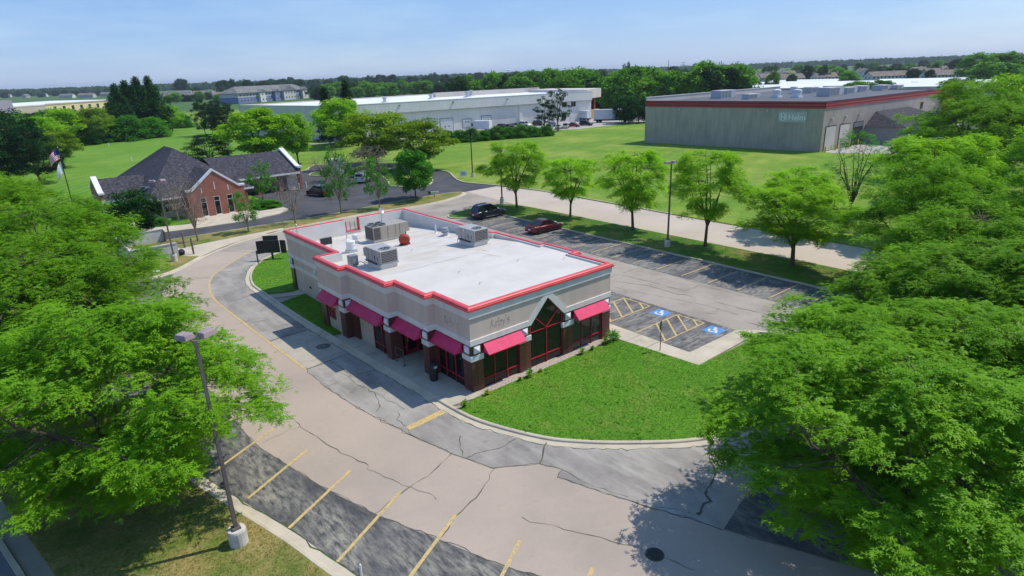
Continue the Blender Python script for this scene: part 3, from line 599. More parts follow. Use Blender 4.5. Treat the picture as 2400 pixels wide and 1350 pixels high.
# grass blades on the near lawns
def inside(p, poly):
    c = False; n = len(poly); x,y = p; j = n-1
    for i in range(n):
        if (poly[i][1] > y) != (poly[j][1] > y) and x < (poly[j][0]-poly[i][0])*(y-poly[i][1])/(poly[j][1]-poly[i][1])+poly[i][0]: c = not c
        j = i
    return c
def blades(name, poly, n, mat, label, hmin=.02, hmax=.055, box=None):
    xs = [p[0] for p in poly]; ys = [p[1] for p in poly]
    if box: x0,y0,x1,y1 = box
    else: x0,y0,x1,y1 = min(xs),min(ys),max(xs),max(ys)
    R = random.Random(n); V = []; Fc = []; k = 0
    while k < n:
        p = (R.uniform(x0,x1),R.uniform(y0,y1))
        if not inside(p, poly): continue
        k += 1
        for j in range(4):
            a = R.uniform(0,6.28); h = R.uniform(hmin,hmax)*(1.0 if R.random() < .9 else 1.7); l = R.uniform(.3,1.1)*h; w = R.uniform(.008,.016)
            bx,by = p[0]+R.uniform(-.05,.05),p[1]+R.uniform(-.05,.05); i0 = len(V)
            V += [(bx-w*math.sin(a),by+w*math.cos(a),.11),(bx+w*math.sin(a),by-w*math.cos(a),.11),(bx+l*math.cos(a),by+l*math.sin(a),.115+h)]
            Fc += [i0,i0+1,i0+2]
    o = bpy.data.objects.new(name, fastmesh(name, V, Fc, 3, mat)); COL.objects.link(o); stuff(o, label, 'grass'); return o
lf = [(11.75,-.6),(-.3,-.6)]+front+[(12.3,-6.95)]
blades('grass', lf, 26000, 'blade', 'green grass of the front lawn below the big windows')
blades('grass', offs(outer,-0.66)+left_edge+[(14,-60)], 16000, 'blade_dry', 'dry short grass around the near lamp post', box=(-22,-9,-11,12))
blades('grass', strip_r, 12000, 'blade_dry', 'grass of the strip under the row of street trees', box=(31.4,-10,37.3,42))
blades('grass', isl+[(-.15,25.8),(-.15,27.3),(12.5,27.3)], 6000, 'blade', 'grass of the island with the menu board', box=(-3,25.5,4,40))
blades('grass', side+[(-.1,14),(-.1,24.2)], 5000, 'blade', 'shaded grass strip beside the restaurant wall')
R = random.Random(11); V = []; Fc = []
k = 0
while k < 60:
    p = (R.uniform(-1.5,12),R.uniform(-13,-.7))
    if not inside(p, lf): continue
    k += 1; s = R.uniform(.06,.19)
    for j in range(9):
        a = R.uniform(0,6.28); l = s*R.uniform(.6,1.2); w = l*.3; i0 = len(V); c,sn = math.cos(a),math.sin(a); h = R.uniform(.15,.45)*l
        V += [(p[0],p[1],.13),(p[0]+c*l*.5-sn*w,p[1]+sn*l*.5+c*w,.13+h*.8),(p[0]+c*l,p[1]+sn*l,.13+h*.7),(p[0]+c*l*.5+sn*w,p[1]+sn*l*.5-c*w,.13+h*.8)]; Fc += [i0,i0+1,i0+2,i0+3]
o = bpy.data.objects.new('weeds', fastmesh('weeds', V, Fc, 4, 'weed')); COL.objects.link(o); stuff(o,'broad leaved weeds scattered over the front lawn','weeds')
# taller weeds and plants along the front wall
for i,(x,s) in enumerate(((0.4,.30),(2.9,.22),(3.7,.42),(4.6,.2),(8.3,.40),(9.2,.25),(10.5,.45),(11.1,.75),(11.6,.55),(-1.35,.38))):
    V = []; Fc = []; y0 = -.75 if x > 0 else -.95
    for j in range(70):
        a = R.uniform(0,6.28); l = s*R.uniform(.3,1.0); w = .02+.03*R.random(); z = R.uniform(0,.9)*s*1.3; i0 = len(V); c,sn = math.cos(a),math.sin(a)
        V += [(x,y0,.12+z*.4),(x+c*l*.5-sn*w,y0+sn*l*.4+c*w,.12+z),(x+c*l,y0+sn*l*.7,.1+z*.9),(x+c*l*.5+sn*w,y0+sn*l*.4-c*w,.12+z)]; Fc += [i0,i0+1,i0+2,i0+3]
    o = bpy.data.objects.new('weed_plant', fastmesh('weed_plant', V, Fc, 4, 'weed' if i%3 else 'yellowish_leaf')); COL.objects.link(o)
    tag(o, ['wild plant by the near corner pier','small weed under the first front window','bushy weed at the foot of the second front pier','low weed below the tall gabled window','bushy weed at the foot of the third front pier','small weed under the far front window','leafy weed near the far end of the front wall','tallest weed at the far front corner pier','weed beside the sidewalk at the far front corner','weed tuft at the tip of the lawn kerb'][i],'plant')
# ================================================================ THE RESTAURANT
B = empty('restaurant'); tag(B,'vacant beige restaurant with red cornice, pink awnings and white flat roof','restaurant')
PATH = [(11.75,0.3),(11.75,3.6),(12.35,3.6),(12.35,7.15),(11.95,7.15),(11.95,12.6),(11.7,12.6),(11.7,26.7),(6.75,26.7)]
PATH2 = [(5.35,26.7),(-.1,26.7),(-.1,16.6),(-1.75,16.6),(-1.75,12.7),(-1.2,12.7),(-1.2,7.25),(-.55,7.25),(-.55,3.6),(0,3.6),(0,0.3)]
def rings(mat, name, prof):
    # outward is the right-hand side of these paths walked anticlockwise
    MB().sweep(PATH, prof).sweep(PATH2, prof).build(name, mat, B)
core = [(.15,.2),(11.55,.2),(11.55,26.4),(.1,26.4),(.1,16.4),(-1.55,16.4),(-1.55,12.9),(-1.0,12.9),(-1.0,7.4),(1.45,7.4),(1.45,4.25),(.15,4.25)]
def trimesh(o):
    bm = bmesh.new(); bm.from_mesh(o.data); bmesh.ops.triangulate(bm, faces=[f for f in bm.faces if len(f.verts) > 4]); bm.to_mesh(o.data); bm.free(); return o
trimesh(MB().prism(core, 0, 3.2).build('wall','board',B))
rings('eifs','fascia', [(0,3.34),(0,4.74),(-.1,4.74),(-.1,3.34)])
rings('trim','trim_band', [(.05,3.04),(.05,3.30),(.02,3.38),(-.42,3.38),(-.42,3.04)])
rings('trim','trim_band', [(.05,4.70),(.07,5.0),(.07,5.13),(-.08,5.13),(-.08,4.70)])
rings('parapet_white','parapet', [(-.1,3.5),(-.1,5.33),(-.32,5.33),(-.32,3.5)])
COR = [(.06,5.11),(.17,5.17),(.17,5.27),(.11,5.29),(.11,5.35),(.03,5.40),(-.20,5.40),(-.20,5.19),(-.06,5.13)]
MB().sweep(PATH[:-1]+[(6.75,26.7)], COR).build('cornice','red_metal',B); MB().sweep(PATH2, COR).build('cornice','red_metal',B)
# front fascia with the gable cut
MB().slab([(0,3.36),(4.36,3.36),(5.66,4.72),(0,4.72)],1,0,.3).build('fascia','eifs',B)
MB().slab([(7.57,3.36),(11.75,3.36),(11.75,4.72),(6.3,4.72)],1,0,.3).build('fascia','eifs',B)
trimesh(MB().slab([(-.05,3.04),(4.52,3.04),(5.96,4.50),(7.36,3.04),(11.8,3.04),(11.8,3.38),(7.56,3.38),(6.32,4.70),(5.62,4.70),(4.37,3.38),(-.05,3.38)],1,-.06,.29).build('trim_band','trim',B))
MB().slab([(-.07,4.70),(11.82,4.70),(11.82,5.13),(-.07,5.13)],1,-.08,.29).build('trim_band','trim',B)
MB().slab([(0.1,5.13),(11.65,5.13),(11.65,5.22),(0.1,5.22)],1,.0,.32).build('parapet','parapet_white',B)
fc = MB(); pr = [(a,b) for a,b in COR]
fc.sweep([(0,.3),(0,0),(11.75,0),(11.75,.3)], pr).build('cornice','red_metal',B)
# scupper opening in the rear parapet
MB().box(5.35,26.4,3.5,6.75,26.7,4.22).build('parapet','parapet_white',B); MB().box(5.3,26.35,4.22,6.8,26.8,4.28).build('trim','red_metal',B)
for x in (5.35,6.67): MB().box(x,26.36,4.28,x+.08,26.78,5.19).build('trim','red_metal',B)
for x in (5.85,6.3): MB().box(x,26.5,4.28,x+.05,26.56,5.1).build('post','steel',B)
MB().box(0,26.69,0,11.6,26.705,3.1).build('wall','eifs',B) if False else None
# roof membrane: flat at the front, falling to the back
def rz(y): return 5.2 if y < 9.2 else 5.2-(y-9.2)*1.24/17.2
ys = [0.28,3.9,7.0,7.5,9.2,12.4,12.9,16.4,20,23,26.42]
def xl(y): return .28 if y < 3.85 else -.27 if y < 7.4 else -.92 if y < 12.8 else -1.47 if y < 16.35 else .2
def xr(y): return 11.47 if y < 3.85 else 12.06 if y < 7.0 else 11.66 if y < 12.5 else 11.4
mb = MB(); P = []
seq = []
for y in [.28,3.88,3.881,7.42,7.421,9.2,12.88,12.881,16.32,16.321,20,23,26.42]:
    seq.append((y,xl(y-.0005 if abs(y*1000%10-1) > .5 else y+.0005),xr(y)))
mb.add([(.2,.2,5.2),(11.5,.2,5.2),(11.5,9.2,5.2),(.2,9.2,5.2)],[(0,1,2,3)])
mb.add([(-.32,3.85,5.2),(.2,3.85,5.2),(.2,9.2,5.2),(-.32,9.2,5.2)],[(0,1,2,3)])
mb.add([(-.96,7.5,5.2),(-.32,7.5,5.2),(-.32,9.2,5.2),(-.96,9.2,5.2)],[(0,1,2,3)])
mb.add([(11.5,3.8,5.2),(12.1,3.8,5.2),(12.1,7.0,5.2),(11.5,7.0,5.2)],[(0,1,2,3)])
mb.add([(11.5,7.0,5.2),(11.7,7.0,5.2),(11.7,9.2,5.2),(11.5,9.2,5.2)],[(0,1,2,3)])
for x0,x1,y0,y1 in ((.15,11.5,9.2,26.5),(-.96,.15,9.2,16.35),(-1.5,-.96,12.95,16.35),(11.5,11.7,9.2,12.4)):
    mb.add([(x0,y0,rz(y0)),(x1,y0,rz(y0)),(x1,y1,rz(y1)),(x0,y1,rz(y1))],[(0,1,2,3)])
roof = mb.build('roof_membrane','membrane',B)
for y in (2.3,5.6,9.2,14.5,19.6,23.4):     # welded seams
    MB().add([(.3,y,rz(y)+.006),(11.4,y,rz(y)+.006),(11.4,y+.06,rz(y+.06)+.006),(.3,y+.06,rz(y+.06)+.006)],[(0,1,2,3)]).build('seam','parapet_white',roof)
rr = random.Random(3)
for k in range(14):
    x,y = rr.uniform(.5,11),rr.uniform(7.5,16); s = rr.uniform(.3,1.2); pts = []
    a = rr.uniform(-.5,.3)
    for i in range(9): pts.append((x,y)); x += s*.22*math.cos(a); y += s*.22*math.sin(a); a += rr.gauss(0,.5)
    o = MB().strip(pts,.03,0,.5); o.v = [(p[0],p[1],rz(p[1])+.008) for p in o.v]; o.build('stain','roof_stain',roof)

pts = [(1.0,9.05),(1.7,9.1),(2.6,9.0),(3.4,9.2),(4.4,9.12),(5.2,9.2),(6.2,9.1),(6.9,9.25),(7.4,9.2),(8.5,9.35)]
o = MB().strip(pts,.045,0,.7); o.v = [(p[0],p[1],rz(p[1])+.0085) for p in o.v]; o.build('stain','roof_stain',roof)
for x,y in ((3.2,3.2),(8.0,5.2),(5.0,14.3),(10.6,3.3),(3.6,6.0)):
    z = rz(y); MB().path([(x,y,z),(x,y,z+.16),(x+.10,y-.02,z+.18),(x+.12,y-.02,z+.08)],[.02,.02,.02,.02],6).build('pipe_hook','parapet_white',B)
# ---- piers with brown tiles
tile_me = {}
def tile(w, h, d, dark):
    k = (round(w,3),round(h,3),round(d,3),dark)
    if k not in tile_me: tile_me[k] = MB().box(-w/2,-d,0,w/2,0,h).mesh('tile','tile_brown_dark' if dark else 'tile_brown')
    return tile_me[k]
def pier(x0,y0,x1,y1,faces,capn=True,ztop=2.05):
    p = MB().box(x0,y0,0,x1,y1,ztop+.05).build('pier','grout',B)
    nr = 4; hh = (ztop-.06)/nr
    for f in faces:
        a,b = (x0,x1) if f in 'FB' else (y0,y1); nt_ = max(1,round((b-a)/.42)); w_ = (b-a)/nt_
        for i in range(nt_):
            for j in range(nr):
                dark = ((i*7+j*3+int(x0*5+y0*11))%3 == 0)
                o = bpy.data.objects.new('tile', tile(w_-.014,hh-.014,.012,dark)); COL.objects.link(o); o.parent = p
                c = a+(i+.5)*w_; z = .06+j*hh
                if f == 'F': o.location = (c,y0,z)
                elif f == 'L': o.location = (x0,c,z); o.rotation_euler = (0,0,-math.pi/2)
    e = .05
    MB().box(x0-e,y0-e,ztop,x1+e,y1+e,ztop+.34).build('cap','white_block',p, bev=.015)
    MB().box(x0+.02,y0+.02,ztop+.34,x1-.02,y1-.02,3.04).build('neck','tile_brown_dark',p)
    return p
blk = {}
def block(p, x, y, f, s=.22, z=2.72):
    if not blk:
        mb = MB(); mb.box(-s,-.06,-s,s,.0,s); mb.add([(-s,-.06,-s),(s,-.06,-s),(s,-.06,s),(-s,-.06,s),(0,-.22,0)],[(0,1,4),(1,2,4),(2,3,4),(3,0,4)]); blk['m'] = mb.mesh('pyramid_block','white_block')
    o = bpy.data.objects.new('pyramid_block', blk['m']); COL.objects.link(o); o.parent = p; o.location = (x,y,z)
    if f == 'L': o.rotation_euler = (0,0,-math.pi/2)
p1 = pier(0,0,.82,.82,'FL'); block(p1,.41,.02,'F'); block(p1,.02,.41,'L')
for x0,x1 in ((3.6,4.5),(7.27,8.17)):
    p = pier(x0,0,x1,.5,'FL'); block(p,(x0+x1)/2,.02,'F')
p = pier(10.98,0,11.75,.6,'FL'); block(p,11.36,.02,'F')
for x0,y0,x1,y1,bl in ((-.6,3.55,.2,4.25,1),(-1.2,7.2,-.4,7.9,1),(-1.2,11.8,-.5,12.6,0),(-1.75,12.6,-.8,13.4,1),(-1.75,15.75,-.8,16.6,1)):
    p = pier(x0,y0,x1,y1,'FL')
    if bl: block(p,x0+.02,(y0+y1)/2,'L')
    if bl: block(p,x0+.36,y0+.02,'F') if y0 > 10 else None
block(p,-1.73,15.5,'L') if False else None
p = pier(-.1,26.0,.6,26.72,'FL'); block(p,-.08,26.35,'L')
# rear left wall: cladding and continuous cap bands
MB().box(-.04,16.62,2.07,.1,26.0,2.40).build('trim_band','trim',B); MB().box(-.02,16.62,2.40,.1,26.05,3.04).build('wall','eifs',B); MB().box(0.02,16.6,0,.11,26.0,2.07).build('wall','eifs',B)
p = MB().box(-.08,16.62,2.4,-.02,17.2,3.04).build('neck','tile_brown_dark',B); block(p,-.08,16.95,'L'); block(p,-.02,21.3,'L')
MB().box(-.03,16.62,0.1,.02,17.0,2.07).build('pier','tile_brown_dark',B)
MB().box(0.0,22.85,.88,.03,23.25,1.06).build('vent','dark_trim',B)
# ---- windows
def wall_window(name, ax, v, a0, a1, z0, z1, mulls, rails, pane='glass_dark', fw=.055):
    # ax 1: wall facing -Y at y=v ; ax 0: wall facing -X at x=v
    W = empty(name); W.parent = B
    def bx(mat, nm, a, b, c, d, e0, e1, par=W):
        mb = MB()
        if ax == 1: mb.box(a,v+e0,c,b,v+e1,d)
        else: mb.box(v+e0,a,c,v+e1,b,d)
        return mb.build(nm,mat,par)
    xs = [a0]+mulls+[a1]; zs = [z0]+rails+[z1]
    for i in range(len(xs)-1):
        for j in range(len(zs)-1): bx(pane,'pane',xs[i]+.02,xs[i+1]-.02,zs[j]+.02,zs[j+1]-.02,.0,.012)
    for x in xs: bx('red_frame','mullion' if x in mulls else 'jamb',max(a0,x-fw/2),min(a1,x+fw/2),z0,z1,-.06,.06)
    for i,z in enumerate(zs):
        for k in range(len(xs)-1): bx('red_frame','rail',xs[k]+fw/2,xs[k+1]-fw/2,max(z0,z-fw/2),min(z1,z+fw/2),-.055,.055)
    return W
wall_window('window',1,.12,.83,3.6,.08,3.0,[1.72,2.67],[.66])
wall_window('window',1,.12,8.18,10.97,.08,3.0,[9.08,10.02],[.66,1.5][:1],'glass_clear')
W2 = wall_window('window',1,.12,4.53,7.26,.08,2.47,[5.9],[.68])
o = MB().slab([(4.53,2.49),(7.26,2.49),(7.26,3.10),(5.96,4.52),(4.53,3.05)],1,.12,.132).build('pane','glass_dark',W2)
def bar(a,b,w=.06): 
    d = Vector((b[0]-a[0],b[1]-a[1])).normalized(); n = Vector((-d.y,d.x))*w/2
    MB().slab([(a[0]+n.x,a[1]+n.y),(b[0]+n.x,b[1]+n.y),(b[0]-n.x,b[1]-n.y),(a[0]-n.x,a[1]-n.y)],1,.055,.118).build('mullion','red_frame',W2)
bar((5.9,2.5),(4.93,3.42)); bar((5.9,2.5),(6.92,3.5)); bar((4.56,2.49),(4.56,3.06)); bar((7.23,2.49),(7.23,3.1))
bar((4.55,3.06),(5.96,4.49),.05); bar((7.25,3.1),(5.96,4.49),.05)
wall_window('window',0,.1,.83,3.55,.08,3.0,[1.77,2.74],[.62])
wall_window('window',0,-1.06,7.9,9.72,.08,3.0,[8.55],[.66])
# board over the old side window, drive-through window
MB().box(-1.06,9.74,.1,-1.0,11.8,3.0).build('window_board','board',B)
MB().box(-1.6,13.4,.1,-1.55,15.75,3.0).build('wall_panel','board',B)
dw = wall_window('service_window',0,-1.62,14.55,15.5,.95,1.75,[15.02],[],'glass_clear',.05)
MB().box(-1.66,14.45,1.75,-1.6,15.6,1.83).build('lintel','red_frame',dw)
# entrance alcove: door facing the camera side, side glass
DO = empty('door'); DO.parent = B
MB().box(-.08,7.28,.12,.82,7.36,2.4).build('leaf','red_frame',DO)
MB().box(.04,7.262,.4,.70,7.28,2.15).build('pane','glass_dark',DO); MB().box(.02,7.20,1.0,.06,7.26,1.35).build('handle','galv',DO); MB().box(.2,7.25,1.3,.27,7.262,1.6).build('notice','sign_white',DO)
wall_window('window',1,7.3,-.38,-.1,.1,2.9,[],[.66]); wall_window('window',1,7.3,.85,1.42,.1,2.9,[],[.66]); wall_window('window',0,1.4,4.3,7.2,.1,2.9,[5.3,6.3],[.66])
MB().box(-.5,4.25,2.9,1.45,7.25,3.03).build('soffit','trim',B); MB().box(-1.1,7.9,2.95,.2,12.0,3.03).build('soffit','trim',B)
# ---- awnings
def awning(ax, v, a0, a1, z=2.97, d=.53, h=.55):
    T = lambda a,o,zz: (a,v-o,zz) if ax == 1 else (v-o,a,zz)
    A = MB(); vs = [T(a0,0,z),T(a1,0,z),T(a1,d,z-h),T(a0,d,z-h),T(a0,0,z-h),T(a1,0,z-h)]
    A.add(vs, [(0,1,2,3) if ax == 0 else (3,2,1,0),(0,3,4),(1,5,2),(4,3,2,5)]); o = A.build('awning','awning',B)
    mb = MB()
    n = max(2,int((a1-a0)/.55))
    for i in range(n+1):
        a = a0+(a1-a0)*i/n
        mb.add([T(a-.012,.0,z+.004),T(a+.012,.0,z+.004),T(a+.012,d,z-h+.004),T(a-.012,d,z-h+.004)],[(0,1,2,3)])
    mb.build('seam','awning',o)
    (MB().box(a0,v-d-.02,z-h-.03,a1,v-d+.01,z-h+.01) if ax == 1 else MB().box(v-d-.02,a0,z-h-.03,v-d+.01,a1,z-h+.01)).build('hem','red_frame',o)
awning(1,-.02,.88,3.72); awning(1,-.02,8.24,11.18)
awning(0,-.02,.84,3.52); awning(0,-.6,4.3,7.3); awning(0,-1.22,8.0,12.3); awning(0,-1.77,13.45,16.1)
# ---- pale ghost of the removed sign lettering
for k,(loc,rot) in enumerate((((1.42,-.004,3.72),(math.pi/2,0,0)),((-.004,2.62,3.72),(math.pi/2,0,-math.pi/2)))):
    me = text_mesh("Arby's", .82, .004, .004); me.materials.clear(); me.materials.append(MAT('ghost'))
    o = bpy.data.objects.new('letter_ghost', me); COL.objects.link(o); o.parent = B; o.location = loc; o.rotation_euler = rot; o.scale = (.72,1,1)
# ---- rooftop equipment (each stands on the roof: a thing of its own)
def packaged_unit(x0,y0,label):
    y1 = y0+2.2; x1 = x0+1.38; z = rz(y1)
    t = empty('air_conditioner',(x0,y0,rz(y0)-.02)); tag(t,label,'air conditioner','packaged roof units')
    t.location.z = 0
    L = lambda mb,n,m_,bev=0: mb.build(n,m_,t,(-x0*0,0,0),bev=bev)
    t.location = (x0,y0,rz(y0)-.15); X1 = x1-x0; Y1 = 2.2; zb = .42
    MB().box(.06,.08,0,X1-.06,Y1-.1,.42).build('curb','parapet_white',t); MB().box(-.03,-.02,zb,X1+.03,Y1+.02,zb+.1).build('base_rail','galv',t)
    c = MB().box(0,0,zb+.1,X1,Y1,zb+1.02).build('cabinet','hvac_grey',t,bev=.02)
    MB().box(.1,-.015,zb+.18,X1-.1,.0,zb+.95).build('coil','coil',t)
    for i in range(7): MB().box(.1,-.03,zb+.2+i*.11,X1-.1,-.015,zb+.215+i*.11).build('guard_wire','hvac_grey',t)
    MB().lathe((X1/2,.55,zb+1.02),[(.42,0),(.42,.05),(.38,.05),(.37,.012)],24).build('fan_ring','hvac_grey',t); MB().lathe((X1/2,.55,zb+1.02),[(.37,0),(.37,.014)],20).build('fan_opening','black',t)
    for a in range(4): MB().obox((X1/2+.17*math.cos(a*1.57),.55+.17*math.sin(a*1.57),zb+1.042),.34,.1,.02,a*1.57).build('blade','steel',t)
    MB().box(-.012,1.35,zb+.7,0,1.42,zb+.95).build('label_plate','sign_white',t); MB().box(-.014,.35,zb+.3,0,.42,zb+.55).build('badge','dark_trim',t); MB().box(-.014,.75,zb+.25,0,.82,zb+.62).build('badge','dark_trim',t); MB().box(-.012,.85,zb+.42,0,1.2,zb+.5).build('badge','steel',t)
    for yy in (.02,1.12,1.68): MB().box(-.008,yy,zb+.12,0,yy+.02,zb+1.0).build('panel_seam','dark_trim',t)
    MB().box(0,Y1,zb+.3,X1,Y1+.25,zb+.9).build('hood','hvac_grey',t); MB().box(-.12,.4,zb+.05,-.05,1.9,zb+.12).build('gas_pipe','pole_black',t)
    MB().path([(-.1,1.7,zb+.1),(-.35,1.75,zb+.1),(-.35,1.75,-.05)],[.025]*3,6).build('gas_pipe','galv',t)
    return t
packaged_unit(.5,10.8,'grey packaged air conditioner on the roof nearest the left cornice')
packaged_unit(8.5,10.8,'grey packaged air conditioner on the roof beside the right parapet')
z0 = rz(20.8); t = empty('air_conditioner',(4.85,20.05,z0-.05)); tag(t,'largest rooftop unit, tan with four round fans','air conditioner')
MB().box(.05,.05,0,3.0,1.5,.2).build('curb','parapet_white',t); MB().box(-.03,-.03,.2,3.08,1.55,.3).build('base_rail','galv',t)
MB().box(0,0,.3,3.05,1.52,1.42).build('cabinet','hvac_tan',t,bev=.02); MB().box(-.012,.08,.36,0,1.44,1.36).build('coil','coil',t); MB().box(.06,-.012,.36,.62,0,1.36).build('coil','coil',t)
for xx in (.66,1.35,2.1,2.5): MB().box(xx,-.01,.34,xx+.02,0,1.38).build('panel_seam','dark_trim',t)
for i,(fx,fy) in enumerate(((.42,.42),(.42,1.1),(1.12,.42),(1.12,1.1))):
    MB().lathe((fx,fy,1.42),[(.31,0),(.31,.14),(.27,.14),(.26,.02)],20).build('fan_ring','steel',t); MB().lathe((fx,fy,1.42),[(.26,0),(.26,.02)],16).build('fan_opening','black',t)
    for a in range(3): MB().obox((fx+.12*math.cos(a*2.1),fy+.12*math.sin(a*2.1),1.47),.24,.09,.02,a*2.1).build('blade','steel',t)
MB().slab([(3.05,1.1),(3.05,.55),(3.55,.55),(3.4,1.38),(3.05,1.38)],1,.1,1.4).build('hood','hvac_tan',t); MB().box(3.1,.3,.1,3.3,.4,.5).build('drain','pole_black',t)
t = empty('exhaust_fan',(6.0,17.0,rz(17)-.02)); tag(t,'red round exhaust fan tipped on its side on the roof','fan')
mb = MB().lathe((0,0,0),[(.12,-.32),(.42,-.28),(.46,0),(.46,.08),(.40,.12),(.1,.14)],20)
hd = mb.build('housing','rust_red',t,(0,0,.5)); hd.rotation_euler = (math.radians(-78),0,math.radians(-32))
mb = MB().lathe((0,0,.1),[(.2,0),(.2,.1),(.1,.12)],14); c2 = mb.build('motor_cap','galv',t,(0,0,.5)); c2.rotation_euler = hd.rotation_euler
MB().box(-.45,-.12,0,-.25,.12,.16).box(.22,-.12,0,.45,.12,.16).build('foot','dark_trim',t); MB().box(-.3,-.25,0,.3,.3,.04).build('base','galv',t)
for (x,y,r,h,lb) in ((2.1,18.7,.36,.62,'larger white round exhaust ventilator near the left parapet'),(3.9,21.6,.24,.5,'small galvanised round ventilator behind the larger one')):
    t = empty('roof_ventilator',(x,y,rz(y)-.03)); tag(t,lb,'ventilator')
    MB().frustum((0,0,0),r*1.1,r*1.1,r*.95,r*.95,.25).build('curb','galv',t); MB().lathe((0,0,.25),[(r*.9,0),(r,.02),(r,h),(r*1.06,h),(r*1.02,h+.05),(r*.5,h+.13),(.03,h+.15)],20).build('drum','white_block',t); MB().lathe((0,0,.25+h*.5),[(r*1.02,0),(r*1.02,.03)],20).build('band','galv',t)
t = empty('roof_ventilator',(10.0,17.0,rz(17)-.02)); tag(t,'stacked cone vent by the right parapet','ventilator')
MB().frustum((0,0,0),.42,.42,.2,.2,.12).build('flashing','parapet_white',t); MB().lathe((0,0,.1),[(.2,0),(.2,.15),(.34,.2),(.32,.26),(.18,.28),(.18,.36),(.32,.4),(.3,.47),(.16,.49),(.24,.56),(.24,.64),(.05,.68)],16).build('cowl','galv',t)
for x,y,h,lb in ((10.2,18.8,.75,'white vent pipe near the right parapet'),(4.35,24.2,.6,'short vent pipe by the scupper opening'),(7.9,20.5,.7,'vent pipe at the end of the largest roof unit')):
    tag(MB().lathe((0,0,0),[(.18,0),(.12,.05),(.07,.06),(.07,h),(.06,h),(.055,h-.05)],10).build('vent_pipe','white_block',None,(x,y,rz(y)-.01)),lb,'pipe')
t = empty('electrical_box',(-.45,13.5,rz(13.5)-.02)); tag(t,'grey electrical cabinet behind the left cornice','electrical box')
MB().box(0,0,.1,.62,.5,.85).build('cabinet','steel',t,bev=.02); MB().box(.1,.02,0,.5,.45,.1).build('stand','galv',t); MB().box(.2,-.012,.25,.42,0,.62).build('panel','galv',t); MB().box(.62,.12,.4,.66,.3,.6).build('switch','sign_white',t)
MB().path([(.62,.3,.2),(.9,.25,.25),(1.1,.1,.1),(1.3,0.05,.12)],[.03]*4,6).build('conduit','pole_black',t)
t = empty('satellite_dish',(7.6,23.6,rz(23.6)-.02)); tag(t,'small antenna on a tripod mast behind the largest roof unit','antenna')
for a in range(4): MB().tube((.42*math.cos(a*1.57+.4),.42*math.sin(a*1.57+.4),0),(0,0,1.35),.018).build('leg','galv',t)
MB().tube((0,0,0),(0,0,2.2),.025).build('mast','galv',t); d = MB().lathe((0,0,0),[(.02,0),(.2,.03),(.3,.1),(.29,.1),(.19,.04)],14).build('dish','galv',t,(0,0,2.15)); d.rotation_euler = (1.2,0,.5)
MB().tube((0,0,2.2),(.18,-.14,2.4),.012).tube((-.25,0,2.05),(.25,0,2.05),.012).build('arm','galv',t)
t = empty('roof_sign',(1.0,22.0,rz(22)-.02)); tag(t,'black panel on two legs standing on the rear roof','panel')
MB().box(0,0,.35,1.0,.06,.95).build('panel','sign_black',t); MB().box(-.03,-.01,.95,1.03,.07,1.0).box(-.03,-.01,.35,0,.07,.95).box(1.0,-.01,.35,1.03,.07,.95).build('frame','galv',t)
for x in (.05,.9): MB().box(x,.06,0,x+.05,.11,.4).build('leg','galv',t)
tag(MB().lathe((0,0,0),[(.12,0),(.06,.05),(.06,1.7),(.08,1.7),(.08,1.8),(.03,1.85)],10).build('roof_post','galv',None,(.75,26.2,rz(26)-.01)),'grey vent post at the rear left corner of the roof','pipe')
# ================================================================ BANK
K = empty('bank_building'); tag(K,'red brick bank with dark shingled hip roof and white gable copings','bank')
def quad(mb, *p): return mb.add(p, [tuple(range(len(p)))])
EZ = 2.95
# main block walls
MB().box(-2.4,69.6,0,10,94.5,EZ).build('wall','brick',K); MB().box(-2.5,69.45,0.1,1.2,69.6,.95).build('plinth','stone_cream',K)
rb = MB(); e = [(-3.2,68.4),(10.8,68.4),(10.8,95.6),(-3.2,95.6)]; A = (3.6,80.0,8.5); Bq = (3.3,84.4,8.55)
quad(rb,(*e[0],EZ),(*e[1],EZ),A); quad(rb,(*e[1],EZ),(*e[2],EZ),Bq,A); quad(rb,(*e[2],EZ),(*e[3],EZ),Bq); quad(rb,(*e[3],EZ),(*e[0],EZ),A,Bq)
rf = rb.build('roof','shingle_dark',K)
MB().sweep(e,[(.03,EZ-.2),(.03,EZ+.02),(-.5,EZ+.02),(-.5,EZ-.2)],True).build('gutter','coping',K)
for x in (-2.2,-.9): pass
for (x,y) in ((-1.9,73.2),(-2.0,75.6)):
    z = EZ+(y-68.4)*.478*0+ (x+3.2)*.816; o = MB().obox((x,y,z+.06),.75,1.0,.1,0).build('skylight','galv',rf); o2 = MB().obox((x,y,z+.13),.6,.85,.04).build('pane','glass_blue',o)
    o.rotation_euler = (0,0,0)
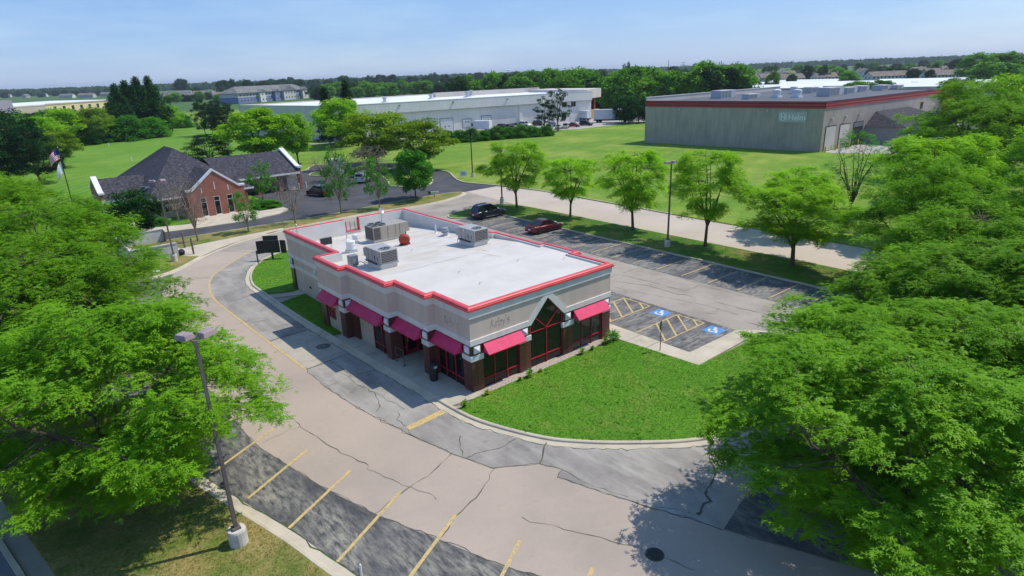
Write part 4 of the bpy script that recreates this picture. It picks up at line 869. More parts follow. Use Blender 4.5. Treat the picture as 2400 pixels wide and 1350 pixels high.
# projecting brick gable with three tall windows
gx0,gx1,gp,gy = 1.2,8.75,4.9,66.0
MB().slab([(gx0,0),(gx1,0),(gx1,3.75),(8.0,3.75),(gp,6.2),(2.0,3.75),(gx0,3.75)],1,gy,gy+.4).build('gable_wall','brick',K)
MB().box(gx0+.02,gy+.4,0,gx0+.35,70,3.4).build('wall','brick',K); MB().box(gx1-.35,gy+.4,0,gx1-.02,70,3.4).build('wall','brick',K)
cp = [(gx0-.1,3.75),(1.9,3.75),(gp,6.22),(8.05,3.75),(gx1+.1,3.75),(gx1+.1,4.0),(8.15,4.0),(gp,6.55),(1.8,4.0),(gx0-.1,4.0)]
MB().slab(cp,1,gy-.1,gy+.5).build('coping','coping',K)
r2 = MB(); quad(r2,(gx0+.1,gy+.5,3.55),(gp,gy+.5,6.1),(gp,76.5,6.1),(gx0+.1,70,3.55)); quad(r2,(gp,gy+.5,6.1),(gx1-.1,gy+.5,3.55),(gx1-.1,70,3.55),(gp,76.5,6.1)); r2.build('roof','shingle_dark',K)
for i,x in enumerate((3.1,4.85,6.6)):
    w_ = MB().box(x-.38,gy-.02,.15,x+.38,gy+.03,2.75).build('window','coping',K); MB().box(x-.33,gy-.035,.3,x+.33,gy-.02,2.1).build('pane','glass_dark',w_); MB().box(x-.33,gy-.035,2.18,x+.33,gy-.02,2.7).build('pane','glass_dark',w_); MB().box(x-.45,gy-.08,.02,x+.45,gy+.02,.16).build('sill','coping',w_)
    MB().box(x-.05,gy-.015,3.4 if i != 1 else 3.7,x+.05,gy+.01,4.1 if i != 1 else 4.7).build('slit','coping',K)
w_ = MB().box(-1.15,69.4,.95,.7,69.6,2.75).build('window','coping',K)
for a in range(3):
    for b in range(2): MB().box(-1.1+a*.6,69.38,1.02+b*.95,-.55+a*.6,69.4,1.02+b*.95+.72+.1*b).build('pane','glass_dark',w_)
# entrance portico on the left
MB().slab([(75.3,2.3),(84.2,2.3),(84.2,3.6),(83.5,3.6),(79.75,5.35),(76.0,3.6),(75.3,3.6)],0,-7.6,-7.2).build('gable_wall','brick',K)
MB().slab([(75.1,3.55),(76.0,3.55),(79.75,5.3),(83.5,3.55),(84.4,3.55),(84.4,3.8),(83.5,3.8),(79.75,5.65),(76.0,3.8),(75.1,3.8)],0,-7.75,-7.05).build('coping','coping',K)
MB().box(-7.6,75.25,2.3,-2.5,75.4,2.75).build('beam','coping',K); MB().box(-7.6,84.1,2.3,-2.5,84.25,2.75).build('beam','coping',K)
r3 = MB(); quad(r3,(-7.1,75.1,2.75),(-2.2,75.1,2.75),(-1,79.75,5.2),(-7.1,79.75,5.2)); quad(r3,(-7.1,79.75,5.2),(-1,79.75,5.2),(-2.2,84.4,2.75),(-7.1,84.4,2.75)); r3.build('roof','shingle_dark',K)
for y in (75.7,83.8): MB().lathe((-7.35,y,0),[(.42,0),(.42,.3),(.3,.35),(.27,2.1),(.36,2.15),(.36,2.3)],16).build('column','stone_cream',K,smooth=False)
# drive-up wing on the right
MB().slab([(78.2,0),(79.3,0),(79.3,2.6),(91.6,2.6),(91.6,0),(92.6,0),(92.6,3.6),(92.0,3.6),(85.4,6.1),(78.9,3.6),(78.2,3.6)],0,21.6,22.0).build('gable_wall','brick',K)
MB().slab([(77.9,3.6),(78.9,3.6),(85.4,6.05),(92.0,3.6),(93.0,3.6),(93.0,3.88),(92.0,3.88),(85.4,6.4),(78.9,3.88),(77.9,3.88)],0,21.4,22.15).build('coping','coping',K)
r4 = MB(); quad(r4,(9.5,77.6,2.95),(21.5,77.6,2.95),(21.5,85.4,5.95),(8.8,85.4,5.95)); quad(r4,(8.8,85.4,5.95),(21.5,85.4,5.95),(21.5,93.2,2.95),(9.5,93.2,2.95)); r4.build('roof','shingle_dark',K)
MB().box(10.2,77.55,2.7,21.6,77.75,2.98).build('gutter','coping',K); MB().box(10,82.0,0,21.5,82.3,2.9).build('wall','grey_wall',K)
for x in (10.6,14.4,18.0): MB().box(x,78.0,0,x+.6,78.6,2.75).build('column','brick',K)
MB().box(9.9,70,0,10.3,82,2.95).build('wall','brick',K); MB().box(10,78.2,2.62,21.6,92,2.7).build('soffit','coping',K)
# ---- things by the bank
t = empty('teller_machine',(20.1,79.3,0)); tag(t,'white drive-up teller machine under the bank canopy','teller machine')
MB().box(-.45,-.4,.15,.45,.4,2.2).build('cabinet','house_white',t,bev=.05); MB().box(-.46,-.45,.9,-.43,.3,1.6).build('screen_panel','house_grey',t); MB().box(-1.0,-1,0,1.2,1,.14).build('kerb_base','concrete',t)
for i,(x,y) in enumerate(((18.6,78.6),(19.0,80.2),(21.2,77.9),(22.6,78.3))):
    tag(MB().lathe((0,0,0),[(.11,0),(.11,.95),(.08,1.03),(.02,1.06)],10).build('bollard','house_white',None,(x,y,.01)),['white bollard left of the teller machine','white bollard behind the teller machine','white bollard in front of the canopy pier','white bollard beyond the canopy pier'][i],'bollard')
for i,(px,py) in enumerate(((664,477),(656,467))):
    b = g(px,py); t = empty('barricade',(b.x,b.y,.01),-.3); tag(t,['nearer orange and white striped barricade in the bank drive','farther striped barricade in the bank drive'][i],'barricade')
    for s in (-.55,.55): MB().obox((s,-.12,.5),.05,.05,1.05,0,.22).obox((s,.12,.5),.05,.05,1.05,0,-.22).build('leg','house_white',t)
    for z in (.62,.92):
        for k in range(6): MB().box(-.6+k*.2,-.03,z,-.4+k*.2,.03,z+.2).build('stripe','barr_orange' if k%2 else 'house_white',t)
t = empty('dumpster_enclosure',(0,0,.0)); tag(t,'whitewashed block enclosure beside the drive','enclosure')
MB().box(-9.2,46.3,.1,-5.05,46.55,1.55).build('wall','white_wall',t); MB().box(-8.6,55.2,.1,-4.4,55.4,1.5).build('wall','white_wall',t); MB().box(-9.4,46.3,.1,-9.2,55.4,1.55).build('wall','white_wall',t)
MB().box(-9.25,46.25,1.55,-5.0,46.6,1.62).box(-8.6,55.15,1.5,-4.4,55.45,1.57).build('coping','base_conc',t); MB().box(-5.05,46.3,.1,-4.95,46.5,1.6).build('end_post','base_conc',t)
MB().box(-4.5,54.6,.1,-4.4,55.2,1.4).build('gate_leaf','wood_pole',t)
# stains and painted-over marks on the enclosure wall
for x,z,a,b in ((-7.1,1.2,.5,.05),(-6.8,1.12,.35,.04),(-6.6,.45,.3,.07),(-6.2,.5,.2,.08)): MB().box(x,46.295,z,x+a,46.3,z+b).build('mark','pole_taupe',t)
for i,(px,py) in enumerate(((434,583),(455,598))):
    b = g(px,py); tag(MB().lathe((0,0,.1),[(.1,0),(.1,1.75),(.07,1.82),(.02,1.84)],10).build('gate_post','pole_taupe',None,(b.x,b.y,0)),['farther brown gate post by the enclosure','nearer brown gate post by the enclosure'][i],'post')
b = g(426,600); t = MB()
for i in range(8):
    pass
mb = MB(); prof = [(.05,0),(.3,.02),(.42,.2),(.4,.38),(.25,.55),(.08,.62)]; mb.lathe((0,0,0),prof,12); R = random.Random(4)
mb.v = [(p[0]*(1+R.uniform(-.2,.2)),p[1]*(1+R.uniform(-.2,.2)),p[2]*(1+R.uniform(-.12,.12))) for p in mb.v]
tag(mb.build('trash_bag','bag_black',None,(b.x,b.y,.12)),'black trash bag beside the enclosure wall','trash bag')
b = g(368,639); mb = MB().lathe((0,0,0),[(.02,.12),(.2,.1),(.3,.05),(.34,0)][::-1],8); mb.v = [(p[0]*(1+R.uniform(-.3,.3)),p[1]*(1+R.uniform(-.3,.3)),p[2]*(1+R.uniform(-.4,.4))) for p in mb.v]; tag(mb.build('litter','litter',None,(b.x,b.y,.12)),'crumpled white litter on the grass by the enclosure','litter')
# ================================================================ WAREHOUSE
Wh = empty('warehouse',(0,0,.1)); tag(Wh,'long pale ribbed metal warehouse with a white roof','warehouse')
CL = Vector((62.5,147.5)); CR = Vector((153.5,134.6)); FL = Vector((52,203)); BR = Vector((160,205))
def facade(mb, A, Bp, z0, z1, th=.3, out=0.0):
    d = (Bp-A).normalized(); n = Vector((d.y,-d.x))
    a = A+n*out; b = Bp+n*out; c = b-n*th; e = a-n*th
    return mb.prism([(a.x,a.y),(b.x,b.y),(c.x,c.y),(e.x,e.y)], z0, z1)
facade(MB(),CL,CR,0,7.3,.4,0).build('wall','ware_siding',Wh); facade(MB(),CL,CR,7.05,10.0,.9,.55).build('fascia_wall','ware_siding',Wh)
facade(MB(),CL,CR,6.95,7.12,.6,.6).build('drip_edge','grey_wall',Wh); facade(MB(),CL,CR,10.0,10.12,1.0,.6).build('coping','house_white',Wh)
facade(MB(),FL,CL,0,9.9,.4,0).build('wall','ware_plain',Wh); facade(MB(),FL,CL,9.9,10.0,.5,.05).build('coping','house_white',Wh)
MB().poly([(FL.x,FL.y),(CL.x,CL.y),(CR.x,CR.y),(BR.x,BR.y)],9.6).build('roof','ware_roof',Wh)
facade(MB(),BR,FL,9.0,10.0,.4,0).build('wall','ware_plain',Wh)
dF = (CR-CL).normalized(); nF = Vector((dF.y,-dF.x)); LF = (CR-CL).length
def on_front(s, o=.0): p = CL+dF*s+nF*o; return p
def fbox(s0,s1,z0,z1,o0,o1,name,mat,par): 
    a,b,c,d = on_front(s0,o1),on_front(s1,o1),on_front(s1,o0),on_front(s0,o0)
    return MB().prism([(a.x,a.y),(b.x,b.y),(c.x,c.y),(d.x,d.y)],z0,z1).build(name,mat,par)
for s0,s1,h,zb in ((25.5,29.8,4.4,.3),(31.6,36.0,4.3,.3),(39.5,42.5,3.6,1.2),(46.5,50.0,4.2,1.2)):
    f = fbox(s0-.2,s1+.2,zb,h+.2,-.05,.06,'door_frame','steel',Wh)
    for k in range(5): fbox(s0,s1,zb+.05+k*(h-zb)/5,zb+(k+1)*(h-zb)/5,.06,.1,'panel','door_white',f)
    for k in (.3,.62): fbox(s0+(s1-s0)*k,s0+(s1-s0)*k+.45,zb+1.5,zb+1.8,.1,.115,'pane','glass_dark',f)
for s,z in ((LF-13,5.2),(LF-9,5.2),(LF-13.2,1.2),(29,8)): 
    if z < 8:
        f = fbox(s,s+2.0,z,z+1.7,-.02,.06,'window','steel',Wh); fbox(s+.1,s+.95,z+.1,z+1.6,.06,.08,'pane','glass_dark',f); fbox(s+1.05,s+1.9,z+.1,z+1.6,.06,.08,'pane','glass_dark',f)
fbox(61,62.2,0,7,.0,.25,'pilaster','ware_siding',Wh); fbox(LF-9.6,LF-7.6,.1,2.4,.0,.05,'door','door_white',Wh)
for s in (18,36,56,75): fbox(s,s+.5,9.0,9.35,.55,.9,'wall_lamp','steel',Wh)
# right end: recessed corner bay with the taller parapet behind
dR = (BR-CR).normalized(); MB().prism([(CR.x,CR.y+2),(CR.x+14,CR.y+8),(CR.x+13,CR.y+34),(CR.x,CR.y+34)],7.4,10.6).build('parapet_block','ware_plain',Wh)
MB().prism([(CR.x-40,CR.y+40),(CR.x+6,CR.y+34),(CR.x+6,CR.y+36),(CR.x-40,CR.y+42)],9.6,11.2).build('parapet_block','ware_plain',Wh)
MB().box(CR.x,CR.y+3,0,CR.x+.5,CR.y+30,7.4).build('wall','wood_yellow',Wh); MB().box(CR.x+.3,CR.y+4.2,0,CR.x+9,CR.y+4.6,3.4).build('porch_wall','wood_yellow',Wh)
for x,y in ((9.5,7.5),(12,9.5),(13,17)): MB().box(CR.x+x,CR.y+y,0,CR.x+x+.6,CR.y+y+.6,7.4).build('column','rust_red',Wh)
R = random.Random(8)
for i,(px,py) in enumerate(((902,240),(1010,232),(1095,228),(1104,225))):
    p = g(px,py,9.7); t = empty('roof_ventilator',(p.x,p.y,9.7)); tag(t,['leftmost small roof ventilator on the white warehouse','second roof ventilator from the left on the white warehouse','larger of the paired roof ventilators on the white warehouse','smaller of the paired roof ventilators on the white warehouse'][i],'ventilator')
    s = 1 if i < 2 else 1.25; MB().lathe((0,0,0),[(.55*s,0),(.5*s,.4),(.5*s,1.1*s),(.8*s,1.2*s),(.75*s,1.5*s),(.1,1.7*s)],12).build('cowl','galv',t); MB().box(-.8*s,-.8*s,-.05,.8*s,.8*s,.25).build('curb','house_white',t)
# ================================================================ HELM BUILDING
Hm = empty('industrial_building',(0,0,.1)); tag(Hm,'grey ribbed metal building with red roof band and Helm sign','industrial building')
HA = Vector((107.0,73.1)); HB = Vector((111.9,32.3)); HC = Vector((176,30.6)); HD = Vector((172,74))
def hwall(A,Bp,z0,z1,out,th,name,mat,par=Hm): return facade(MB(),A,Bp,z0,z1,th,out).build(name,mat,par)
for A_,B_ in ((HA,HB),(HB,HC)):
    hwall(A_,B_,0,8.5,0,.3,'wall','helm_siding'); hwall(A_,B_,8.5,8.8,.12,.5,'fascia','helm_red'); hwall(A_,B_,8.8,9.05,.08,.46,'fascia_stripe','helm_dark_red'); hwall(A_,B_,9.05,9.35,.12,.5,'fascia','helm_red'); hwall(A_,B_,9.35,9.6,.08,.46,'fascia_stripe','helm_dark_red'); hwall(A_,B_,9.6,9.8,.12,.5,'fascia','helm_red'); hwall(A_,B_,9.8,9.9,.16,.55,'coping','dark_trim')
hwall(HC,HD,0,9.8,0,.3,'wall','helm_siding'); hwall(HD,HA,8,10.6,0,.3,'parapet','ware_plain'); hwall(HD,HA,10.55,10.7,.1,.5,'coping','house_white')
MB().poly([(HA.x,HA.y),(HB.x,HB.y),(HC.x,HC.y),(HD.x,HD.y)],9.5).build('roof','helm_roof',Hm)
dH = (HB-HA).normalized(); nH = Vector((dH.y,-dH.x)); LH = (HB-HA).length
def hb(A,d,n,s0,s1,z0,z1,o0,o1,name,mat,par=Hm):
    a,b,c,e_ = A+d*s0+n*o1,A+d*s1+n*o1,A+d*s1+n*o0,A+d*s0+n*o0
    return MB().prism([(a.x,a.y),(b.x,b.y),(c.x,c.y),(e_.x,e_.y)],z0,z1).build(name,mat,par)
# sign: grey panel, hexagon badge with H, the word Helm
sg = hb(HA,dH,nH,LH-9.0,LH-3.3,5.7,7.9,0.02,.15,'sign_panel','sign_grey')
ang = math.atan2(dH.y,dH.x)
me = text_mesh('Helm',1.6,.03,.05); me.materials.clear(); me.materials.append(MAT('sign_white'))
def plc(me,s,z,name,par):
    o = bpy.data.objects.new(name,me); COL.objects.link(o); o.parent = par; p = HA+dH*s+nH*.17; o.location = (p.x,p.y,z); o.rotation_euler = (math.pi/2,0,ang); return o
plc(me,LH-7.0,6.2,'lettering',sg)
mb = MB(); n = 6; ro,ri = .92,.74
for i in range(6):
    a0,a1 = math.pi/6+i*math.pi/3,math.pi/6+(i+1)*math.pi/3
    mb.add([(ro*math.cos(a0),ro*math.sin(a0),.01),(ro*math.cos(a1),ro*math.sin(a1),.01),(ri*math.cos(a1),ri*math.sin(a1),.01),(ri*math.cos(a0),ri*math.sin(a0),.01)],[(0,1,2,3)])
mb.add([(-.5,-.55,.01),(-.2,-.55,.01),(-.2,.55,.01),(-.5,.55,.01)],[(0,1,2,3)]); mb.add([(.2,-.55,.01),(.5,-.55,.01),(.5,.55,.01),(.2,.55,.01)],[(0,1,2,3)]); mb.add([(-.2,-.12,.01),(.2,-.12,.01),(.2,.12,.01),(-.2,.12,.01)],[(0,1,2,3)])
plc(mb.mesh('badge','sign_white'),LH-8.0,6.8,'badge',sg)
for s in (9,29.5): hb(HA,dH,nH,s,s+.5,7.9,8.2,0,.35,'wall_lamp','lens')
d2 = (HC-HB).normalized(); n2 = Vector((d2.y,-d2.x))
for s0,dm in ((1.2,'door_white'),(7.2,'door_white'),(13.4,'door_dark')):
    f = hb(HB,d2,n2,s0,s0+4.6,.05,5.0,-.02,.06,'dock_opening','door_dark')
    hb(HB,d2,n2,s0+.2,s0+4.4,.1 if dm != 'door_dark' else 3.9,4.8,.06,.1,'door_panel','ware_plain' if dm != 'door_dark' else 'steel',f)
    hb(HB,d2,n2,s0+1.7,s0+2.2,6.2,6.6,0,.4,'wall_lamp','lens')
hb(HB,d2,n2,48,49.6,5.6,7.2,-.02,.06,'window','glass_dark')
# shingled porch wing
P0 = HB+d2*19.5; P1 = HB+d2*44
MB().prism([(P0.x,P0.y),(P0.x,P0.y-8),(P1.x,P1.y-8),(P1.x,P1.y)],0,3.7).build('porch_wall','grey_wall',Hm)
r = MB(); quad(r,(P0.x-.6,P0.y-8.6,3.7),(P1.x+.6,P1.y-8.6,3.7),(P1.x-3,P1.y-.05,6.6),(P0.x+4,P0.y-.05,6.6)); quad(r,(P0.x-.6,P0.y,3.7),(P0.x-.6,P0.y-8.6,3.7),(P0.x+4,P0.y-.05,6.6)); r.build('porch_roof','shingle_dark',Hm)
for k in (2.5,7,12,17): 
    f = MB().box(P0.x+k,P0.y-8.06,.9,P0.x+k+1.6,P0.y-8.0,2.8).build('window','house_white',Hm); MB().box(P0.x+k+.1,P0.y-8.09,1.0,P0.x+k+1.5,P0.y-8.06,2.7).build('pane','glass_dark',f)
# red corner entrance sign tower
MB().box(HC.x-3.5,HC.y-1.2,5.6,HC.x+.6,HC.y-.1,10.8).build('sign_tower','helm_red',Hm); MB().box(HC.x-1.5,HC.y-1.1,0,HC.x-.4,HC.y-.2,5.6).build('tower_leg','helm_red',Hm)
me = text_mesh('Helm',1.2,.02,.03); me.materials.clear(); me.materials.append(MAT('sign_white')); o = bpy.data.objects.new('lettering',me); COL.objects.link(o); o.parent = Hm; o.location = (HC.x-3.2,HC.y-1.25,8.2); o.rotation_euler = (math.pi/2,0,0)
# roof equipment of the Helm building
def hood(px,py,label,L=5,Wd=2.6,H=1.6,kind=0):
    p = g(px,py,9.65); t = empty('roof_unit' if kind == 0 else 'roof_ventilator',(p.x,p.y,9.6),math.atan2(d2.y,d2.x)); tag(t,label,'roof unit' if kind == 0 else 'ventilator')
    if kind == 0:
        MB().slab([(-L/2,0),(L/2-1.4,0),(L/2,.5),(L/2-.1,H),(-L/2,H)],1,-Wd/2,Wd/2).build('casing','house_grey',t,bev=.04); MB().box(-L/2+.2,-Wd/2+.2,-.1,L/2-1.6,Wd/2-.2,.1).build('curb','galv',t); MB().slab([(L/2-1.3,.1),(L/2-.05,.55),(L/2-.15,H-.1),(L/2-.22,H-.1),(L/2-.2,.65)],1,-Wd/2+.15,Wd/2-.15).build('intake','coping',t)
        for k in range(3): MB().box(-L/2+.3+k*L*.22,-Wd/2-.03,.25,-L/2+.3+k*L*.22+L*.18,-Wd/2,H-.2).build('panel','steel',t)
    else:
        MB().box(-1,-1,-.1,1,1,.35).build('curb','coping',t); MB().lathe((0,0,.35),[(.8,0),(.9,.3),(.9,1.1),(1.0,1.15),(.9,1.45),(.2,1.6)],14).build('drum','coping',t)
hood(1695,229,'blue grey roof unit near the left end of the grey building',6.5,3,1.9); hood(1760,231,'low roof unit in front of the left end unit',5,2,1.2)
hood(1820,228,'white drum ventilator on the grey building roof, nearer one',kind=1); hood(1868,228,'white drum ventilator above the Helm sign',kind=1)
hood(1945,224,'large dark hooded roof unit above the building corner',7,3.2,2.0); hood(1985,219,'hooded roof unit behind the corner unit',5.5,2.6,1.6); hood(2015,214,'grey hooded roof unit right of the corner unit',5,2.6,1.5)
hood(1860,219,'white drum ventilator far back on the grey building roof',kind=1); hood(1900,217,'low unit far back on the grey building roof',4,2.4,1.5); hood(2065,211,'farthest right box unit on the grey building roof',5,2.6,1.4); hood(2100,209,'small box unit at the right roof end',4,2.2,1.2)
for i,(px,py) in enumerate(((1926,358),(1951,352),(1980,346),(2003,340))):
    b = g(px,py); tag(MB().lathe((0,0,0),[(.16,0),(.16,1.1),(.1,1.2),(.02,1.22)],10).build('bollard','yellow_post',None,(b.x,b.y-.6,.12)),['yellow bollard at the building corner','second yellow bollard from the building corner','third yellow bollard from the building corner','fourth yellow bollard from the building corner'][i],'bollard')
ORD = 'first second third fourth fifth sixth seventh eighth ninth tenth eleventh twelfth thirteenth fourteenth fifteenth sixteenth seventeenth eighteenth nineteenth twentieth'.split()+['twenty-'+w_ for w_ in 'first second third fourth fifth sixth seventh eighth ninth'.split()]+['thirtieth']
# ================================================================ TREES
def leaf_arrays(base, axis, side, L, W, kind):
    """fronds: arrays of base points, axis directions and side directions -> verts, tri indices"""
    n = len(base)
    if kind == 'frond':                      # six leaflets along a drooping spine
        V = np.empty((n,18,3)); k = 0
        up = np.cross(axis, side)
        for i,(t,s) in enumerate(((.12,1),(.3,-1),(.45,1),(.6,-1),(.78,1),(.95,-.3))):
            p = base+axis*(L*t)[:,None]-np.array([0,0,1])*(L*.28*t*t)[:,None]
            q = p+side*(W*s)[:,None]+axis*(L*.16)[:,None]-np.array([0,0,1])*(W*.25)[:,None]
            V[:,k] = p-axis*(L*.10)[:,None]; V[:,k+1] = p+axis*(L*.17)[:,None]; V[:,k+2] = q; k += 3
        return V.reshape(-1,3), np.arange(n*18)
    V = np.empty((n,4,3))                    # one broad leaf or spray
    V[:,0] = base; V[:,1] = base+axis*(L*.5)[:,None]+side*(W*.5)[:,None]; V[:,2] = base+axis*L[:,None]-np.array([0,0,1])*(L*.2)[:,None]; V[:,3] = base+axis*(L*.5)[:,None]-side*(W*.5)[:,None]
    idx = (np.arange(n)*4)[:,None]+np.array([0,1,2,0,2,3])[None,:]
    return V.reshape(-1,3), idx.ravel()
def norm(a): return a/np.maximum(np.linalg.norm(a,axis=1),1e-6)[:,None]
def make_crown(seed, H, R, z0, nclump, nleaf, kind='frond', leaf=(.24,.07), mat='loc_leaf', bark='bark', shape='locust', clr=1.0, limbs=6, flat=.55, fork=None, trunk_r=.16, twig=True, dead=0, lobes=0):
    rs = np.random.RandomState(seed); rnd = random.Random(seed)
    # clump centres
    C = []; zc = z0+(H-z0)*(.48 if shape != 'cone' else .1); 
    lob = rs.uniform(-1,1,6)
    if lobes:                                # boughs: foliage gathers in uneven layered lobes with gaps between
        LB = []
        for i in range(lobes):
            u = (i*0.7548777+rs.uniform(0,.06))%1; th = 2*math.pi*((i*0.5698403)%1)+rs.uniform(-.3,.3); pr = math.sin(math.pi*min(1,.16+.78*u))**.8
            rr = R*pr*(rs.uniform(.5,.9) if i%4 else rs.uniform(.1,.5)); LB.append((rr*math.cos(th),rr*math.sin(th),z0+.5+(H-z0-1.0)*u,rs.uniform(.8,1.35)*R*.30))
        while len(C) < nclump:
            L_ = LB[rs.randint(lobes)]; q = rs.normal(0,1,3); q = q/np.linalg.norm(q)*rs.uniform(.15,1)**.4; C.append((L_[0]+q[0]*L_[3],L_[1]+q[1]*L_[3],min(H,max(z0*.8,L_[2]+q[2]*L_[3]*.5))))
    while len(C) < nclump:
        th = rs.uniform(0,2*np.pi); u = rs.uniform(0,1); z = z0+(H-z0)*u
        if shape == 'locust': pr = math.sin(math.pi*min(1,(.10+.86*u)))**.75
        elif shape == 'oval': pr = math.sqrt(max(0,1-((u-.42)/(.6))**2)) if u > .42 else math.sqrt(max(0,1-((u-.42)/.5)**2))
        elif shape == 'cone': pr = (1-u)*.95+.05
        elif shape == 'column': pr = min(1,(1-u)*2.2)*(.75+.25*math.sin(u*3))
        elif shape == 'dome': pr = math.sqrt(max(0,1-u*u*.95))
        else: pr = 1
        lo = 1+.16*lob[0]*math.sin(2*th+lob[1]*3)+.14*lob[2]*math.sin(3*th+lob[3]*3)+.10*math.sin(5*th+u*7+lob[4])
        r = R*pr*lo*(rs.uniform(.12,1)**.48)
        if rs.uniform() > pr**.6+.05: continue
        C.append((r*math.cos(th),r*math.sin(th),z))
    C = np.array(C)
    V = []; I = []; off = 0
    tb = MB()
    # trunk and limbs
    if fork is None: fork = z0*.85
    bend = (rnd.uniform(-.15,.15),rnd.uniform(-.15,.15))
    top = (bend[0],bend[1],fork)
    tb.path([(0,0,-.1),(0,0,.05),(bend[0]*.3,bend[1]*.3,fork*.35),top],[trunk_r*1.5,trunk_r*1.15,trunk_r,trunk_r*.85],8)
    nodes = [np.array([top,(0,0,fork*.8)])]
    if shape in ('cone','column'):
        tb.path([top,(bend[0],bend[1],(fork+H)/2),(0,0,H*.97)],[trunk_r*.85,trunk_r*.5,.03],6); nodes.append(np.array([(0,0,fork+(H-fork)*i/12) for i in range(12)]))
    else:
        for i in range(limbs):
            a = 2*math.pi*(i+rnd.uniform(-.3,.3))/limbs; rr = R*rnd.uniform(.5,.8) if i else R*.1; zz = z0+(H-z0)*(rnd.uniform(.5,.85) if i else .93)
            P = [Vector(top)-Vector((0,0,rnd.uniform(0,.25)*fork))]; e = Vector((rr*math.cos(a),rr*math.sin(a),zz))
            for t in (.25,.5,.75,1):
                q = P[0].lerp(e,t); q.z += (.5-abs(t-.5))*.5*(zz-fork)*.4; q += Vector((rnd.gauss(0,.06),rnd.gauss(0,.06),0))*R*.5; P.append(q)
            tb.path(P,[trunk_r*.62,trunk_r*.45,trunk_r*.32,trunk_r*.2,trunk_r*.08],6)
            nodes.append(np.array([P[k].lerp(P[k+1],s) for k in range(4) for s in (0,.33,.66)]))
    ND = np.concatenate(nodes)
    for c in C:
        d2_ = ((ND-c)**2).sum(1)+.8*np.maximum(0,ND[:,2]-c[2])**2; j = d2_.argmin(); p = ND[j]
        if twig: tb.tube(p,c,trunk_r*.14,trunk_r*.06,4,False)
        if dead and rnd.random() < dead:
            for _ in range(3):
                e = Vector(c)+Vector((rnd.gauss(0,.35),rnd.gauss(0,.35),rnd.uniform(.2,.8)))*clr; tb.tube(c,e,trunk_r*.08,trunk_r*.03,4,False)
    leafy = C if not dead else C[rs.uniform(0,1,len(C)) > dead] if dead < 5 else C[:0]
    # foliage
    nb = len(leafy)
    if nb:
        cid = np.repeat(np.arange(nb), nleaf); n = len(cid); cc = leafy[cid]
        outw = cc.copy(); outw[:,2] = 0; outw = norm(outw+rs.normal(0,.2,(n,3))*np.array([1,1,0]))
        if kind == 'frond':
            ntw = 6; tw = rs.randint(0,ntw,n)
            ta = rs.uniform(0,2*np.pi,(nb,ntw)); dirs = np.stack([np.cos(ta),np.sin(ta),rs.uniform(-.05,.35,(nb,ntw))],-1)
            co_ = leafy.copy(); co_[:,2] *= 0; co_ = norm(co_+1e-4); dirs = dirs*.75+co_[:,None,:]*.6
            d = norm(dirs[cid,tw]); t = rs.uniform(0,1,n)**.8; Lt = clr*(.75+.5*rs.uniform(0,1,n))
            base = cc+d*(t*Lt)[:,None]-np.array([0,0,1])*(.32*clr*t*t)[:,None]+rs.normal(0,1,(n,3))*np.array([.06,.06,.17])*clr
            sd = norm(np.cross(d,np.array([0,0,1.])[None,:])); sg_ = np.where(rs.uniform(0,1,n) < .5,1,-1)
            ax = norm(sd*sg_[:,None]*.8+d*.55+rs.normal(0,.25,(n,3))+np.array([0,0,-.12])); si = norm(np.cross(ax,np.array([0,0,1.])[None,:])+rs.normal(0,.25,(n,3)))
        else:
            b = rs.normal(0,1,(n,3)); b = norm(b)*(rs.uniform(0,1,n)**.4)[:,None]*np.array([1,1,flat])*clr
            base = cc+b; ax = norm(b*.8+outw*.5+rs.normal(0,.5,(n,3))+np.array([0,0,.1])); si = norm(np.cross(ax,np.array([0,0,1.])[None,:])+rs.normal(0,.45,(n,3)))
        L = leaf[0]*rs.uniform(.7,1.3,n); W = leaf[1]*rs.uniform(.7,1.3,n)
        v,i = leaf_arrays(base,ax,si,L,W,kind); V = v; I = i
        crown = fastmesh('crown',V,I,3,mat)
    else: crown = None
    return tb.mesh('trunk',bark), crown
VAR = {}
def var(name, **kw): VAR[name] = kw
_built = {}
def getvar(n):
    if n not in _built: _built[n] = make_crown(**VAR[n])
    return _built[n]
# nominal size 10 m high, 4.5 m radius
for i in range(4): var('locust%d'%i, seed=20+i, H=10, R=4.6, leaf=(.25,.08), z0=1.6, nclump=345, nleaf=115, lobes=41, clr=.82, trunk_r=.17, mat='loc_leaf')
for i in range(3): var('street%d'%i, seed=40+i, H=10, R=4.5, z0=3.0, nclump=170, nleaf=90, trunk_r=.17, mat='loc_leaf_bright', leaf=(.34,.11), clr=.85, lobes=28)
for i in range(2): var('mid%d'%i, seed=50+i, H=10, R=4.5, z0=2.4, lobes=34, nclump=210, nleaf=60, kind='leaf', leaf=(.36,.28), mat='loc_leaf_bright', clr=.8, flat=.6)
for i in range(2): var('yellow%d'%i, seed=56+i, H=10, R=4.5, z0=2.2, lobes=32, nclump=200, nleaf=60, kind='leaf', leaf=(.34,.24), mat='yellowish_leaf', clr=.85, flat=.5)
for i in range(2): var('dense%d'%i, seed=60+i, H=10, R=4.3, z0=1.2, nclump=150, nleaf=55, kind='leaf', leaf=(.42,.34), mat='dark_leaf', clr=.85, shape='oval', flat=.8)
var('maple0', seed=66, H=10, R=4.2, z0=2.4, nclump=130, nleaf=75, kind='leaf', leaf=(.40,.34), mat='maple_leaf', clr=.8, shape='oval', flat=.8)
var('poplar0', seed=70, H=10, R=2.6, z0=.8, nclump=150, nleaf=50, kind='leaf', leaf=(.36,.26), mat='dark_leaf', clr=.6, shape='column', flat=1.4)
